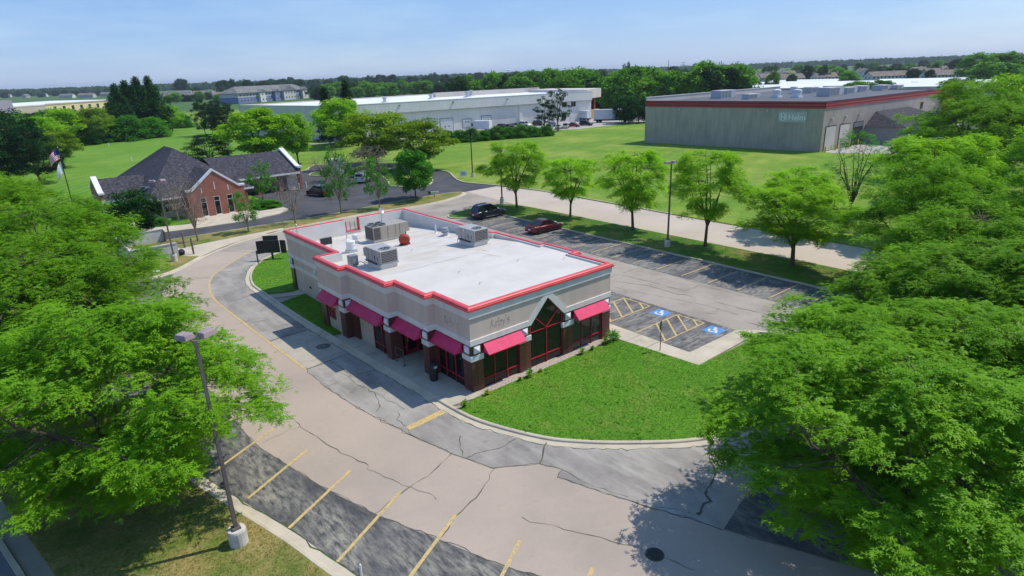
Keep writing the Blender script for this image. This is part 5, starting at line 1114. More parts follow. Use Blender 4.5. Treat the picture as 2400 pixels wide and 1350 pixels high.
var('spruce0', seed=72, H=10, R=2.7, z0=.6, nclump=170, nleaf=45, kind='leaf', leaf=(.42,.14), mat='pine_leaf', clr=.5, shape='cone', flat=.35)
for i in range(2): var('pine%d'%i, seed=74+i, H=10, R=3.6, z0=2.0, nclump=120, nleaf=70, kind='leaf', leaf=(.40,.12), mat='pine_leaf', clr=.7, shape='oval', flat=.5)
var('thin0', seed=80, H=10, R=2.4, z0=2.5, nclump=60, nleaf=45, kind='leaf', leaf=(.34,.2), mat='dark_leaf', clr=.5, shape='oval', flat=.5, trunk_r=.14)
for i in range(2): var('halfbare%d'%i, seed=84+i, H=10, R=4.0, z0=2.6, nclump=150, nleaf=46, kind='leaf', leaf=(.40,.32), mat='maple_leaf', bark='bark_pale', clr=.75, shape='oval', flat=.9, dead=.7, limbs=9, trunk_r=.2)
for i in range(2): var('bare%d'%i, seed=88+i, H=10, R=4.0, z0=2.6, nclump=190, nleaf=1, kind='leaf', bark='bark_pale', clr=1.0, shape='oval', dead=9, limbs=10, trunk_r=.2)
var('sparse0', seed=92, H=10, R=4.2, z0=2.0, nclump=110, nleaf=30, kind='frond', leaf=(.42,.13), mat='maple_leaf', clr=1.0, limbs=14, fork=.8, trunk_r=.16, shape='locust', dead=.35)
for i in range(3): var('far%d'%i, seed=100+i, H=10, R=4.6, z0=1.0, nclump=95, nleaf=60, kind='leaf', leaf=(.62,.5), mat='far_leaf', clr=1.0, shape='oval', flat=.8, twig=False, limbs=4)
for i in range(3): var('fard%d'%i, seed=110+i, H=10, R=4.6, z0=.6, nclump=95, nleaf=60, kind='leaf', leaf=(.62,.5), mat='far_dark', clr=1.0, shape='oval', flat=.8, twig=False, limbs=4)
for i in range(2): var('bush%d'%i, seed=120+i, H=10, R=5.0, z0=.2, nclump=160, nleaf=70, kind='leaf', leaf=(.5,.4), mat='maple_leaf', clr=1.3, shape='dome', flat=.8, fork=1.0, twig=False, limbs=5)
rt = random.Random(77)
def tree_at(v, x, y, H, R, label, cat='tree', group=None, name='tree', z=.08, rz=None):
    tm, cm = getvar(v); r0 = VAR[v]['R']
    e = empty(name,(x,y,z),rt.uniform(0,6.28) if rz is None else rz,(R/r0,R/r0,H/10)); tag(e,label,cat,group)
    for nm,me in (('trunk',tm),('crown',cm)):
        if me is None: continue
        o = bpy.data.objects.new(nm,me); COL.objects.link(o); o.parent = e
    return e
def depth(p): return (Vector(p)-CAM).dot(FW)
def tree_px(v, px, py, top, hw, label, **kw):
    b = g(px,py); H = gh(px,py,top); R = hw/F*depth((b.x,b.y,H/2)); return tree_at(v,b.x,b.y,H,R,label,**kw)
# near trees, left
for v,x,y,H,R,l in (('locust0',-17.0,2.2,9.2,6.0,'nearest honey locust at the left, spreading over the parking stalls behind the lamp'),('locust1',-17.8,13.0,10.2,6.1,'second honey locust from the near lamp along the left kerb'),('locust2',-17.4,23.5,11.2,6.2,'third honey locust along the left kerb'),('locust3',-18.2,34,11.6,6.2,'honey locust at the left beside the white block enclosure'),('locust1',-21.5,45,12,6,'farthest honey locust at the left edge below the flagpole'),('locust2',-24.5,22,9.0,5.0,'honey locust at the left picture edge across the road')):
    tree_at(v,x,y,H,R,l,group='honey locusts around the parking lot',name='honey_locust')
# near trees, right
for v,x,y,H,R,l in (('locust1',12.6,-15.4,6.2,4.8,'low honey locust by the right end of the front lawn kerb'),('locust0',3.9,-20.6,7.9,5.9,'nearest honey locust at the lower right, shading the tan asphalt'),('locust3',11.0,-19.6,7.6,5.8,'honey locust at the lower right behind the nearest one'),('locust1',21.5,-20.5,8.8,5.8,'honey locust at the right edge above the nearest one'),('locust0',18.6,-16.8,7.6,5.4,'honey locust filling the gap behind the nearest right hand crown'),('locust2',29.5,-15,8.6,5.4,'honey locust at the right beyond the last painted stalls'),('locust0',36,-10.8,10.4,5.3,'sixth tree of the row along the entrance road, in the right mass'),('locust3',36.5,-20.5,12,6,'honey locust at the right picture edge by the entrance road'),('locust2',28,-23.5,10.5,6,'tall honey locust at the right picture edge'),('locust3',23.5,-16.5,7.4,4.9,'honey locust between the front lawn and the right lot'),
    ('street1',52.5,-6,11,6,'bright tree across the entrance road at the right'),('street2',60,-15,12.5,6.6,'bright tree at the right edge across the entrance road'),('locust1',76,-3.5,13,7,'tree in front of the grey building porch'),('locust2',93,3,14.5,8,'largest tree before the porch of the grey building'),('locust0',86,-13,15,8,'tree at the right edge before the far white roofs'),('street0',47.5,4.5,7.2,4.2,'small bright tree across the road behind the fifth row tree'),('locust3',68,-25,10,6,'tree at the right edge beyond the road'),('locust1',110,-8,16,9,'tall tree at the right edge by the far lot'),('mid0',128,6,14,8,'dense tree beside the red sign tower')):
    tree_at(v,x,y,H,R,l,group='honey locusts around the parking lot',name='honey_locust')
# the row along the entrance road
for v,x,y,H,R,l in (('street0',35.3,37.5,9.4,4.3,'first street tree of the row, behind the dark SUV'),('street1',36.4,28.4,7.8,3.7,'second street tree of the row, behind the maroon sedan'),('street2',36.5,18.4,9.4,4.4,'third street tree of the row, left of the strip lamp'),('street0',35.8,8.4,10.2,4.0,'fourth street tree of the row, right of the strip lamp'),('street1',35.6,-.9,7.8,5.0,'fifth street tree of the row, low and spreading')):
    tree_at(v,x,y,H,R,l,group='street trees along the entrance road',name='street_tree')
tree_px('sparse0',1992,497,308,72,'many stemmed sparse tree before the grey building corner')
# around the bank
tree_px('bare0',465,567,415,45,'bare dying tree on the strip in front of the bank gable',name='bare_tree')
tree_px('halfbare0',583,545,452,28,'small leafy tree on the strip before the bank windows')
tree_px('bare1',693,525,405,42,'bare tree on the strip left of the roof scupper',name='bare_tree')
tree_px('halfbare1',800,503,352,36,'half bare tree on the strip right of the parked plum SUV')
tree_px('halfbare0',890,490,372,32,'half bare tree with a low leafy crown behind the rear parapet')
tree_px('maple0',975,467,357,48,'full round green maple on the strip near the entrance')
tree_px('dense0',325,560,450,54,'dark leafy tree before the bank entrance',); tree_px('halfbare1',618,472,383,36,'half bare tree beside the bank drive-up wing'); tree_px('bare0',420,520,425,42,'bare shrub tree against the bank window',name='bare_tree')
tree_px('bare1',870,425,345,60,'bare tree on the bank island behind the white pickup',name='bare_tree'); tree_px('bare0',765,425,365,45,'bare tree by the hut on the bank lot',name='bare_tree')
tree_px('yellow0',885,392,262,95,'tall yellow green tree behind the bank lot, left of a pair'); tree_px('yellow1',985,400,280,78,'yellow green tree behind the bank lot, right of a pair'); tree_px('mid0',700,385,266,52,'locust with a dark trunk right of the bank wing'); tree_px('mid1',615,390,256,80,'large locust behind the bank wing'); tree_px('mid0',800,345,232,60,'tall green tree behind the bank lot')
tree_px('spruce0',775,340,206,30,'left spruce before the white warehouse roof',name='spruce'); tree_px('spruce0',825,335,190,34,'taller right spruce before the white warehouse roof',name='spruce')
tree_px('pine0',495,393,318,58,'wide dark pine behind the bank roof',name='pine')
for i,(px,py,top,hw) in enumerate(((482,318,236,20),(500,320,240,22),(515,316,238,22),(533,318,240,24))): tree_px('pine%d'%(i%2),px,py,top,hw,['leftmost pine of the four in the mown field','second pine of the four in the mown field','third pine of the four in the mown field','rightmost pine of the four in the mown field'][i],name='pine',group='pines in the field')
# left tree mass
for v,px,py,top,hw,l,nm in (('pine0',97,432,300,62,'dark pine with a visible trunk behind the flagpole','pine'),('pine1',28,440,285,60,'dark pine at the left picture edge','pine'),('dense0',45,395,265,70,'dark dense tree at the left edge behind the pines','tree'),('yellow0',152,395,305,44,'yellow green shrub tree right of the dark pine','tree'),('mid1',110,375,275,52,'green tree behind the yellow green shrub tree','tree'),('mid0',160,345,255,48,'green tree at the field edge before the yellow building','tree'),('yellow1',235,338,250,38,'bright tree at the field edge, right of the yellow building','tree'),('poplar0',318,318,198,36,'left poplar of the dark clump','poplar'),('poplar0',345,316,190,36,'middle tallest poplar of the dark clump','poplar'),('poplar0',372,314,188,34,'right poplar of the dark clump','poplar'),('poplar0',295,322,205,30,'leftmost thin poplar of the dark clump','poplar'),('mid0',405,308,248,28,'green tree right of the poplar clump','tree')):
    tree_px(v,px,py,top,hw,l,name=nm)
for i,(px,py,top,hw) in enumerate(((262,332,282,44),(312,328,275,46),(358,322,278,42),(200,340,290,34),(430,300,268,24))): tree_px('bush%d'%(i%2),px,py,top,hw,['dark shrub below the bright field edge tree','dark shrub under the poplars, left one','dark shrub under the poplars, right one','small dark shrub at the field edge','low shrub right of the poplars'][i],cat='shrub',name='shrub')
for i,(px,py,top,hw) in enumerate(((566,300,266,26),(596,303,268,28),(640,308,270,30))): tree_px('bush%d'%(i%2),px,py,top,hw,ORD[i]+' shrub from the left at the warehouse end wall',cat='shrub',name='shrub',group='shrubs along the warehouse end wall')
# by the warehouse
tree_px('thin0',1277,306,226,24,'thin conifer before the warehouse wall, shorter of two'); tree_px('thin0',1308,307,205,27,'thin tall tree before the warehouse wall, taller of two')
tree_px('dense1',1467,290,230,30,'dark tree left of a pair by the white box truck'); tree_px('dense0',1497,288,228,30,'dark tree right of a pair beside the grey building')
for i in range(9):
    t_ = i/8; b = g(1050+225*t_,336-17*t_); tree_at('bush%d'%(i%2),b.x,b.y,3.0+rt.uniform(-.4,.5),2.6,ORD[i]+' shrub from the left in the hedge along the warehouse lot',cat='shrub',name='hedge_shrub',group='hedge along the warehouse lot')
for x,y,H,R,l in ((-2.6,65.2,.9,1.0,'clipped round shrub under the bank window'),(-3.6,66.4,.9,1.0,'clipped round shrub left of the bank window'),(11.4,66.0,1.0,1.9,'low clipped hedge on the bank island by the drive'),(36.5,83,1.6,3.2,'low shrub on the bank lot island')): tree_at('bush0',x,y,H,R,l,cat='shrub',name='shrub',z=.12)
# tree belts behind (every tree its own)
def belt(pts, n, jx, kinds, label, group, hmin, hmax, rmin, rmax, name='tree'):
    for i in range(n):
        t_ = (i+rt.uniform(-.22,.22))/max(1,n-1); t_ = min(1,max(0,t_)); k = t_*(len(pts)-1); a = int(min(k,len(pts)-2)); f_ = k-a
        px = pts[a][0]*(1-f_)+pts[a+1][0]*f_; py = pts[a][1]*(1-f_)+pts[a+1][1]*f_+rt.uniform(-jx,jx); b = g(px,py)
        tree_at(rt.choice(kinds),b.x,b.y,rt.uniform(hmin,hmax),rt.uniform(rmin,rmax),ORD[i]+' '+label,group=group,name=name)
FT = ['far0','far1','far2']; FD = ['fard0','fard1','fard2']
belt([(1075,252),(1250,248),(1420,256),(1560,258),(1720,252)],26,10,FT+['fard1'],'tree from the left in the green belt behind the warehouse','tree belt behind the warehouse',13,18,7,10)
tree_px('far1',1650,262,150,52,'tallest round tree behind the grey building roof'); tree_px('fard2',1468,235,152,15,'tall dark tree standing above the belt')
belt([(740,232),(850,226),(960,222),(1080,216)],24,6,FT+FD,'tree from the left just behind the white warehouse roof','trees behind the warehouse roof',9,14,6,9)
belt([(560,222),(700,214),(900,206),(1150,196)],30,4,FD,'dark tree from the left on the skyline behind the apartments','skyline trees left of centre',12,20,8,13)
belt([(20,300),(90,305),(150,300),(200,298)],7,8,FD+['far0'],'dark tree from the left before the yellow building','trees before the yellow building',6,9,4.5,6)
belt([(1180,205),(1400,198),(1600,190)],16,5,FD,'dark tree from the left on the skyline behind the green belt','skyline trees at centre',11,17,8,12)
RTS = ((1735,222,188,16),(1770,216,190,14),(1808,216,170,16),(1855,208,175,12),(1890,196,156,15),(1925,196,156,16),(1985,204,168,22),(2010,220,192,34),(2060,222,190,30),(2100,190,158,34),(2240,176,140,20),(2190,180,150,10),(2290,196,128,46),(2350,194,126,40),(2325,205,148,56),(2140,192,162,16),(2175,196,165,12),(2245,225,186,46),(1960,190,160,18))
XS = [q[0] for k_,q in enumerate(RTS) if k_ not in (12,13,14)]
for i,(px,py,top,hw) in enumerate(RTS):
    tree_px((FT+FD)[i%6],px,py,top,hw,{12:'left of the great dark trees above the right hand houses',13:'right of the great dark trees above the right hand houses',14:'middle and lowest of the great dark trees at the right'}[i] if i in (12,13,14) else ORD[sorted(XS).index(px)]+' tree from the left among the right hand houses',group='trees among the right hand houses' if i not in (12,13,14) else 'great dark trees at the right')
for i,(px,py,top,hw) in enumerate(((430,222,186,18),(525,224,190,18),(548,222,187,12),(640,212,186,12),(683,210,182,11),(460,222,205,20),(575,235,205,14))): tree_px(FD[i%3],px,py,top,hw,('large dark tree standing above the white skyline house','broad dark tree above the tan house at the left skyline','narrower dark tree beside the broad one at the left skyline','round dark tree above the apartment roof, left one','round dark tree above the apartment roof, right one','low dark tree behind the brown roofed skyline house','dark tree at the left end of the apartment block')[i],group='skyline trees at the left')
# far woods: one mass, nobody could count it
def woods(name, px0, px1, py0, py1, n, label, rmin, rmax, mat='far_dark', dz=(0,0)):
    rs = np.random.RandomState(n); V = []
    for i in range(n):
        t_ = rs.uniform(); b = g(px0+(px1-px0)*t_, py0+(py1-py0)*t_+rs.uniform(-1.2,1.2)); r = rs.uniform(rmin,rmax); m_ = 70
        d = norm(rs.normal(0,1,(m_,3)))*(rs.uniform(.55,1,(m_,1))); d[:,2] = np.abs(d[:,2])
        c = d*np.array([r,r,r*.95])+np.array([b.x,b.y,r*.35+dz[0]+(dz[1]-dz[0])*t_]); a = norm(rs.normal(0,1,(m_,3))); s_ = norm(np.cross(a,rs.normal(0,1,(m_,3)))); q = r*rs.uniform(.16,.34,(m_,1))
        V.append(np.stack([c-a*q,c+s_*q*.8,c+a*q,c-s_*q*.8],1).reshape(-1,3))
        base = np.array([b.x,b.y,dz[0]+(dz[1]-dz[0])*t_-2]); k = 8; an = np.arange(k)*2*np.pi/k      # solid heart of each crown
        for j in range(k):
            p0_,p1_ = an[j],an[(j+1)%k]; rr = r*.8
            V.append(np.array([base+np.array([rr*np.cos(p0_),rr*np.sin(p0_),0]),base+np.array([rr*np.cos(p1_),rr*np.sin(p1_),0]),base+np.array([rr*.6*np.cos(p1_),rr*.6*np.sin(p1_),r*1.05+2]),base+np.array([rr*.6*np.cos(p0_),rr*.6*np.sin(p0_),r*1.05+2])]))
    V = np.concatenate(V); o = bpy.data.objects.new(name, fastmesh(name,V,np.arange(len(V)),4,mat)); COL.objects.link(o); stuff(o,label,'woods')
woods('woods',-60,560,227,206,620,'far dark wooded ridge at the left skyline',10,14.5); woods('woods',540,1300,205,178.5,620,'far dark wooded ridge at centre skyline',9,14); woods('woods',1250,2460,177,139,760,'far wooded ridge at the right skyline',8,13,dz=(0,4))
belt([(10,228),(120,226),(280,222)],14,2.5,FD,'dark tree from the left beyond the yellow building','trees beyond the yellow building',8,13,6,10)
belt([(400,240),(460,236),(540,240)],8,4,FT+FD,'tree from the left below the skyline houses','trees below the skyline houses',6,10,5,7)
belt([(1690,186),(1900,178),(2150,170),(2420,166)],26,5,FT+FD,'tree from the left beyond the far housing estate','trees beyond the far estate',8,14,6,9)
belt([(1640,200),(1760,196),(1960,188),(2280,182)],16,4,FT+FD,'small tree from the left within the far estate','garden trees in the far estate',6,9,4,6)
# ================================================================ VEHICLES (forward = +x)
wheel_me = {}
def wheel_meshes(r, w):
    k = (r,w)
    if k not in wheel_me:
        t = MB().lathe((0,0,0),[(r*.62,-w/2),(r*.95,-w/2),(r,-w*.3),(r,w*.3),(r*.95,w/2),(r*.62,w/2)],20); t.v = [(a,c,b) for a,b,c in t.v]
        m_ = MB().lathe((0,0,0),[(r*.64,-w*.3),(r*.64,w*.36),(r*.58,w*.40),(r*.2,w*.30),(.03,w*.34)],20); m_.v = [(a,c,b) for a,b,c in m_.v]
        s = MB()
        for i in range(5):
            a = i*2*math.pi/5; s.obox((r*.36*math.cos(a),w*.40,r*.36*math.sin(a)),r*.5,.03,r*.13,0,0) if False else None
            c,sn = math.cos(a),math.sin(a); q = [(.08,-.045),(.58,-.06),(.58,.06),(.08,.045)]
            s.add([(r*(u*c-v*sn),w*.43,r*(u*sn+v*c)) for u,v in q],[(0,1,2,3)])
        wheel_me[k] = (t.mesh('tyre','tyre'),m_.mesh('rim','rim'),s.mesh('spokes','galv'))
    return wheel_me[k]
def car(name, x, y, rz, label, cat, paint_, L=4.7, W=1.85, H=1.7, kind='suv', group=None, z=.012, rails=False, detail=True):
    C = empty(name,(x,y,z),rz); tag(C,label,cat,group); h = W/2; wr = .36 if kind != 'sedan' else .33
    belt = H*.58 if kind != 'sedan' else H*.62; hood = belt-.08; gc = .2
    if kind == 'suv': st = [(-L/2,.45,belt*.82,.80),(-L/2+.08,.32,belt*.98,.94),(-L/2+.5,gc,belt,1.0),(-.6,gc,belt,1.0),(.55,gc,belt*.985,1.0),(L/2-1.25,gc,hood,.99),(L/2-.45,gc+.02,hood-.1,.96),(L/2-.12,.28,hood-.22,.86),(L/2,.38,hood-.36,.72)]
    elif kind == 'sedan': st = [(-L/2,.42,belt*.8,.78),(-L/2+.1,.3,belt*.98,.92),(-L/2+.6,gc,belt*1.0,.98),(-.8,gc,belt,1.0),(.6,gc,belt*.97,1.0),(L/2-1.2,gc,hood*.96,.98),(L/2-.45,gc+.02,hood-.14,.94),(L/2-.12,.27,hood-.24,.82),(L/2,.36,hood-.36,.66)]
    else: st = [(-L/2,.5,belt*.95,.95),(-L/2+.06,.42,belt,1.0),(-L/2+1.0,.4,belt,1.0),(-.3,.35,belt,1.0),(.6,.35,belt,1.0),(L/2-1.3,.35,hood+.05,1.0),(L/2-.4,.36,hood,.97),(L/2-.1,.4,hood-.12,.9),(L/2,.45,hood-.3,.8)]
    mb = MB(); n = 10
    for (sx,zb,zt,wf) in st:
        w_ = h*wf; mb.v += [(sx,-w_*.94,zb),(sx,-w_,zb+.18),(sx,-w_,zb+(zt-zb)*.62),(sx,-w_*.965,zt-.07),(sx,-w_*.88,zt),(sx,w_*.88,zt),(sx,w_*.965,zt-.07),(sx,w_,zb+(zt-zb)*.62),(sx,w_,zb+.18),(sx,w_*.94,zb)]
    for i in range(len(st)-1):
        for a in range(n): mb.f.append((i*n+a,i*n+(a+1)%n,(i+1)*n+(a+1)%n,(i+1)*n+a)[::-1])
    mb.f.append(tuple(range(n))); mb.f.append(tuple((len(st)-1)*n+a for a in range(n-1,-1,-1)))
    body = mb.build('body',paint_,C,smooth=True); es = body.modifiers.new('split','EDGE_SPLIT'); es.split_angle = math.radians(38)
    if kind == 'suv': a,b,c,d = -L/2+.12,-L/2+.55,L/2-2.15,L/2-1.25
    elif kind == 'sedan': a,b,c,d = -L/2+.75,-L/2+1.55,L/2-2.3,L/2-1.3
    else: a,b,c,d = -.55,-.35,L/2-2.2,L/2-1.4
    zb,zt = belt-.03,H; wb,wt = h*.9,h*.72
    cb = [(a,-wb,zb),(d,-wb,zb),(d,wb,zb),(a,wb,zb),(b,-wt,zt-.05),(c,-wt,zt-.04),(c,wt,zt-.04),(b,wt,zt-.05),(b+.1,-wt*.8,zt),(c-.1,-wt*.8,zt),(c-.1,wt*.8,zt),(b+.1,wt*.8,zt)]
    cab = MB().add(cb,[(0,1,5,4),(1,2,6,5),(2,3,7,6),(3,0,4,7),(4,5,9,8),(5,6,10,9),(6,7,11,10),(7,4,8,11),(8,9,10,11)]).build('cabin',paint_,C)
    def pane(p4, nrm, s0=.06, name='window'):
        P = [Vector(p) for p in p4]; ce = sum(P,Vector())/len(P); P = [ce+(p-ce)*(1-s0)+Vector(nrm)*.012 for p in P]; MB().add(P,[tuple(range(len(P)))]).build(name,'car_glass',C)
    pane([cb[1],cb[2],cb[6],cb[5]],(1,0,.6),.10,'windshield'); pane([cb[3],cb[0],cb[4],cb[7]],(-1,0,.6),.14,'rear_window')
    nw = 3 if kind == 'suv' else 2 if kind == 'sedan' else 2
    for s,(i0,i1,i2,i3) in ((-1,(0,1,5,4)),(1,(3,2,6,7))):
        A_,B_,T1,T0 = [Vector(cb[i]) for i in (i0,i1,i2,i3)]
        for k in range(nw):
            f0,f1 = k/nw+.015,(k+1)/nw-.015
            pl = [A_.lerp(B_,f0),A_.lerp(B_,f1),T0.lerp(T1,f1),T0.lerp(T1,f0)]
            pane(pl if s < 0 else pl[::-1],(0,s,.3),.12)
    tm,rm,sm = wheel_meshes(wr,.23)
    for sx in (-L/2+.88,L/2-.88):
        for s in (-1,1):
            ar = MB(); k = 14; R_ = wr*1.18
            ar.add([(sx+R_*math.cos(math.pi*i/k),s*(h+.004),wr+R_*math.sin(math.pi*i/k)) for i in range(k+1)]+[(sx-R_,s*(h+.004),.2),(sx+R_,s*(h+.004),.2)],[tuple(range(k+3)) if s < 0 else tuple(range(k+2,-1,-1))]); ar.build('wheel_arch','black',C)
            e = bpy.data.objects.new('wheel',tm); COL.objects.link(e); e.parent = C; e.location = (sx,s*(h-.07),wr)
            if s < 0: e.rotation_euler = (0,0,math.pi)
            for nm,me in (('rim',rm),('spokes',sm)): o = bpy.data.objects.new(nm,me); COL.objects.link(o); o.parent = e
    if detail:
        for s in (-1,1):
            MB().box(-L/2-.012,s*h*.62-.18 if s > 0 else s*h*.62-.14,belt*.66,-L/2+.16,s*h*.62+.14 if s > 0 else s*h*.62+.18,belt*.86).build('tail_light','tail_red',C)
            MB().box(L/2-.22,min(s*h*.45,s*h*.8),hood-.34,L/2-.06,max(s*h*.45,s*h*.8),hood-.2).build('headlight','head_clear',C)
            MB().box(.75,min(s*h*.98,s*(h+.16)),belt-.06,.93,max(s*h*.98,s*(h+.16)),belt+.08).build('mirror',paint_,C)
            for dx in (-.35,.72): MB().box(dx-.2,min(s*h,s*(h+.02)),belt*.84,dx,max(s*h,s*(h+.02)),belt*.84+.03).build('door_handle','rim' if kind != 'sedan' else paint_,C)
            MB().box(-L/2+1.35,min(s*h*.97,s*(h+.012)),.22,L/2-1.35,max(s*h*.97,s*(h+.012)),.32).build('sill','dark_trim' if kind != 'suv' else 'rim',C)
        MB().box(-L/2-.03,-h*.8,.3,-L/2+.1,h*.8,.46).build('rear_bumper','dark_trim' if kind == 'suv' else paint_,C); MB().box(L/2-.1,-h*.6,.3,L/2+.02,h*.6,.46).build('front_bumper','dark_trim',C)
        MB().box(-L/2-.045,-.2,belt*.55,-L/2-.02,.2,belt*.55+.14).build('license_plate','sign_white',C)
        if rails:
            for s in (-1,1): MB().box(b+.2,s*wt*.82-.02,H-.01,c-.1,s*wt*.82+.02,H+.06).build('roof_rail','dark_trim',C)
    return C
car('suv_car',29.75,36.75,0,'dark slate blue SUV parked by the island at the end of the stalls','car','car_slate',4.75,1.88,1.72,'suv',rails=True)
car('sedan_car',29.55,25.75,.02,'maroon sedan parked nose to the kerb','car','car_maroon',4.85,1.85,1.46,'sedan')
b = (g(755,463)+g(721,458))/2; car('suv_car',b.x+.85,b.y+.35,math.radians(104),'dark plum SUV driving past the bank canopy','car','car_plum',4.7,1.9,1.68,'suv')
t = car('pickup_truck',33.0,76.6,math.radians(38),'white pickup with a covered bed on the bank lot','pickup','car_white',5.3,1.95,1.85,'truck')
MB().frustum((-1.7,0,1.05),1.0,.92,.95,.7,.72).build('bed_cap','car_white',t,bev=.05); MB().box(-2.72,-.62,1.2,-2.66,.62,1.62).build('rear_window','car_glass',t)
MB().box(-1.2,-1.02,1.18,-.8,-.9,1.6).build('window','car_glass',t); MB().box(-2.6,-.3,1.8,-1.0,.4,1.86).build('roof_load','steel',t)
# vehicles on the warehouse lot
t = empty('delivery_van',(105.6,137.6,.13),math.radians(118)); tag(t,'white step van parked end on at the hedge','van')
MB().box(-3.4,-1.15,.55,2.3,1.15,3.15).build('box_body','truck_white',t,bev=.08); MB().slab([(2.3,.55),(3.6,.55),(3.6,1.5),(3.1,1.75),(2.5,3.0),(2.3,3.0)],1,-1.1,1.1).build('nose','truck_white',t,bev=.06); MB().slab([(3.12,1.78),(2.56,2.92),(2.6,2.94),(3.16,1.8)],1,-.95,.95).build('windshield','car_glass',t); MB().box(2.3,1.1,1.5,2.9,1.16,2.4).build('window','car_glass',t)
for sx in (-2.1,2.5):
    for s in (-1,1):
        o = bpy.data.objects.new('wheel',wheel_meshes(.45,.28)[0]); COL.objects.link(o); o.parent = t; o.location = (sx,s*1.0,.45); q = bpy.data.objects.new('rim',wheel_meshes(.45,.28)[1]); COL.objects.link(q); q.parent = o
        if s < 0: o.rotation_euler = (0,0,math.pi)
MB().box(3.5,-1.05,.4,3.7,1.05,.75).build('bumper','dark_trim',t)
def box_truck(x,y,rz,label,L,Hb,wt='truck_white',logo=False):
    t = empty('box_truck',(x,y,.13),rz); tag(t,label,'truck')
    MB().box(-L/2,-1.2,1.05,L/2-2.1,1.2,1.05+Hb).build('cargo_box',wt,t,bev=.05); MB().box(-L/2,-1.22,1.05+Hb,L/2-2.1,1.22,1.05+Hb+.06).build('roof','house_white',t)
    MB().slab([(L/2-2.0,.6),(L/2,.6),(L/2,1.35),(L/2-.9,1.6),(L/2-1.3,2.5),(L/2-2.0,2.5)],1,-1.0,1.0).build('cab','car_white',t,bev=.06); MB().slab([(L/2-.88,1.63),(L/2-1.26,2.42),(L/2-1.22,2.44),(L/2-.84,1.65)],1,-.9,.9).build('windshield','car_glass',t)
    for s in (-1,1): MB().box(L/2-1.75,min(s*1.0,s*1.02),1.5,L/2-1.25,max(s*1.0,s*1.02),2.2).build('window','car_glass',t)
    MB().box(-L/2,-1.0,.6,L/2-1.5,1.0,1.0).build('chassis','dark_trim',t)
    for sx in (-L/2+1.3,-L/2+2.3 if L > 9 else -L/2+1.3,L/2-1.0)[0 if L > 9 else 1:]:
        for s in (-1,1):
            o = bpy.data.objects.new('wheel',wheel_meshes(.48,.3)[0]); COL.objects.link(o); o.parent = t; o.location = (sx,s*.95,.48); q = bpy.data.objects.new('rim',wheel_meshes(.48,.3)[1]); COL.objects.link(q); q.parent = o
            if s < 0: o.rotation_euler = (0,0,math.pi)
    if logo:
        MB().lathe((0,0,0),[(.55,0),(.55,.02)],16).build('emblem','dark_trim',t,(L/2-3.2,1.2,1.05+Hb*.62)).rotation_euler = (math.pi/2,0,math.pi)
        MB().box(-L/2+.6,1.2,1.05+Hb*.6,L/2-4.1,1.215,1.05+Hb*.66).build('lettering','steel',t)
    return t
p = (g(1343,283)+g(1378,285))/2; box_truck(p.x,p.y-.2,math.radians(92),'white box truck with a round emblem beside the warehouse wall',7.8,2.5,logo=True)
p = (g(1405,288)+g(1453,287))/2; box_truck(p.x+.5,p.y,math.radians(-52),'long white semi box truck by the dark trees',11.5,3.2)
for i,(px,py,rz,pc,k,l) in enumerate(((1172,303,95,'car_black','suv','black SUV nearest the white step van'),(1190,302,100,'car_black','sedan','black sedan second from the step van'),(1199,300.5,-80,'car_silver','sedan','silver sedan between two dark cars on the warehouse lot'),(1212,299,-80,'car_slate','sedan','slate sedan right of the silver one on the warehouse lot'),(1231,297,-85,'car_white','suv','white SUV parked along the warehouse wall'),(1263,295,-85,'car_black','suv','black pickup like SUV behind the thin trees'),(1287,304,40,'car_black','suv','black SUV behind the hedge end, nose to the lawn'),(1309,303,40,'car_white','sedan','white car behind the taller thin tree'),(1326,301,40,'car_white','suv','white SUV right of the taller thin tree'),(1345,298,-70,'car_red','sedan','red car on the warehouse lot'),(1374,295,-70,'car_black','suv','black car right of the red car'),(1296,297,-80,'car_silver','sedan','silver car partly behind the thin conifer'))):
    p = g(px,py); car('suv_car' if k == 'suv' else 'sedan_car',p.x,p.y,math.radians(rz),l,'car',pc,4.6,1.85,1.7 if k == 'suv' else 1.46,k,group='cars on the warehouse lot',z=.13,detail=False)
for i,(x,y,rz,pc,k,l) in enumerate(((127,22,90,'car_white','suv','white SUV before the porch of the grey building'),(131,22,90,'car_maroon','sedan','dark red car before the porch of the grey building'),(136,22.5,90,'car_silver','suv','silver SUV before the porch of the grey building'),(141,22,90,'car_white','sedan','white sedan before the porch of the grey building'),(150,8,0,'car_white','suv','white SUV at the right edge in the far lot'),(158,-2,0,'car_silver','sedan','silver sedan at the right edge in the far lot'),(146,21.5,90,'car_red','suv','red car at the far end of the porch row'))):
    car('suv_car' if k == 'suv' else 'sedan_car',x,y,math.radians(rz),l,'car',pc,4.6,1.85,1.7 if k == 'suv' else 1.46,k,group='cars by the grey building',z=.13,detail=False)
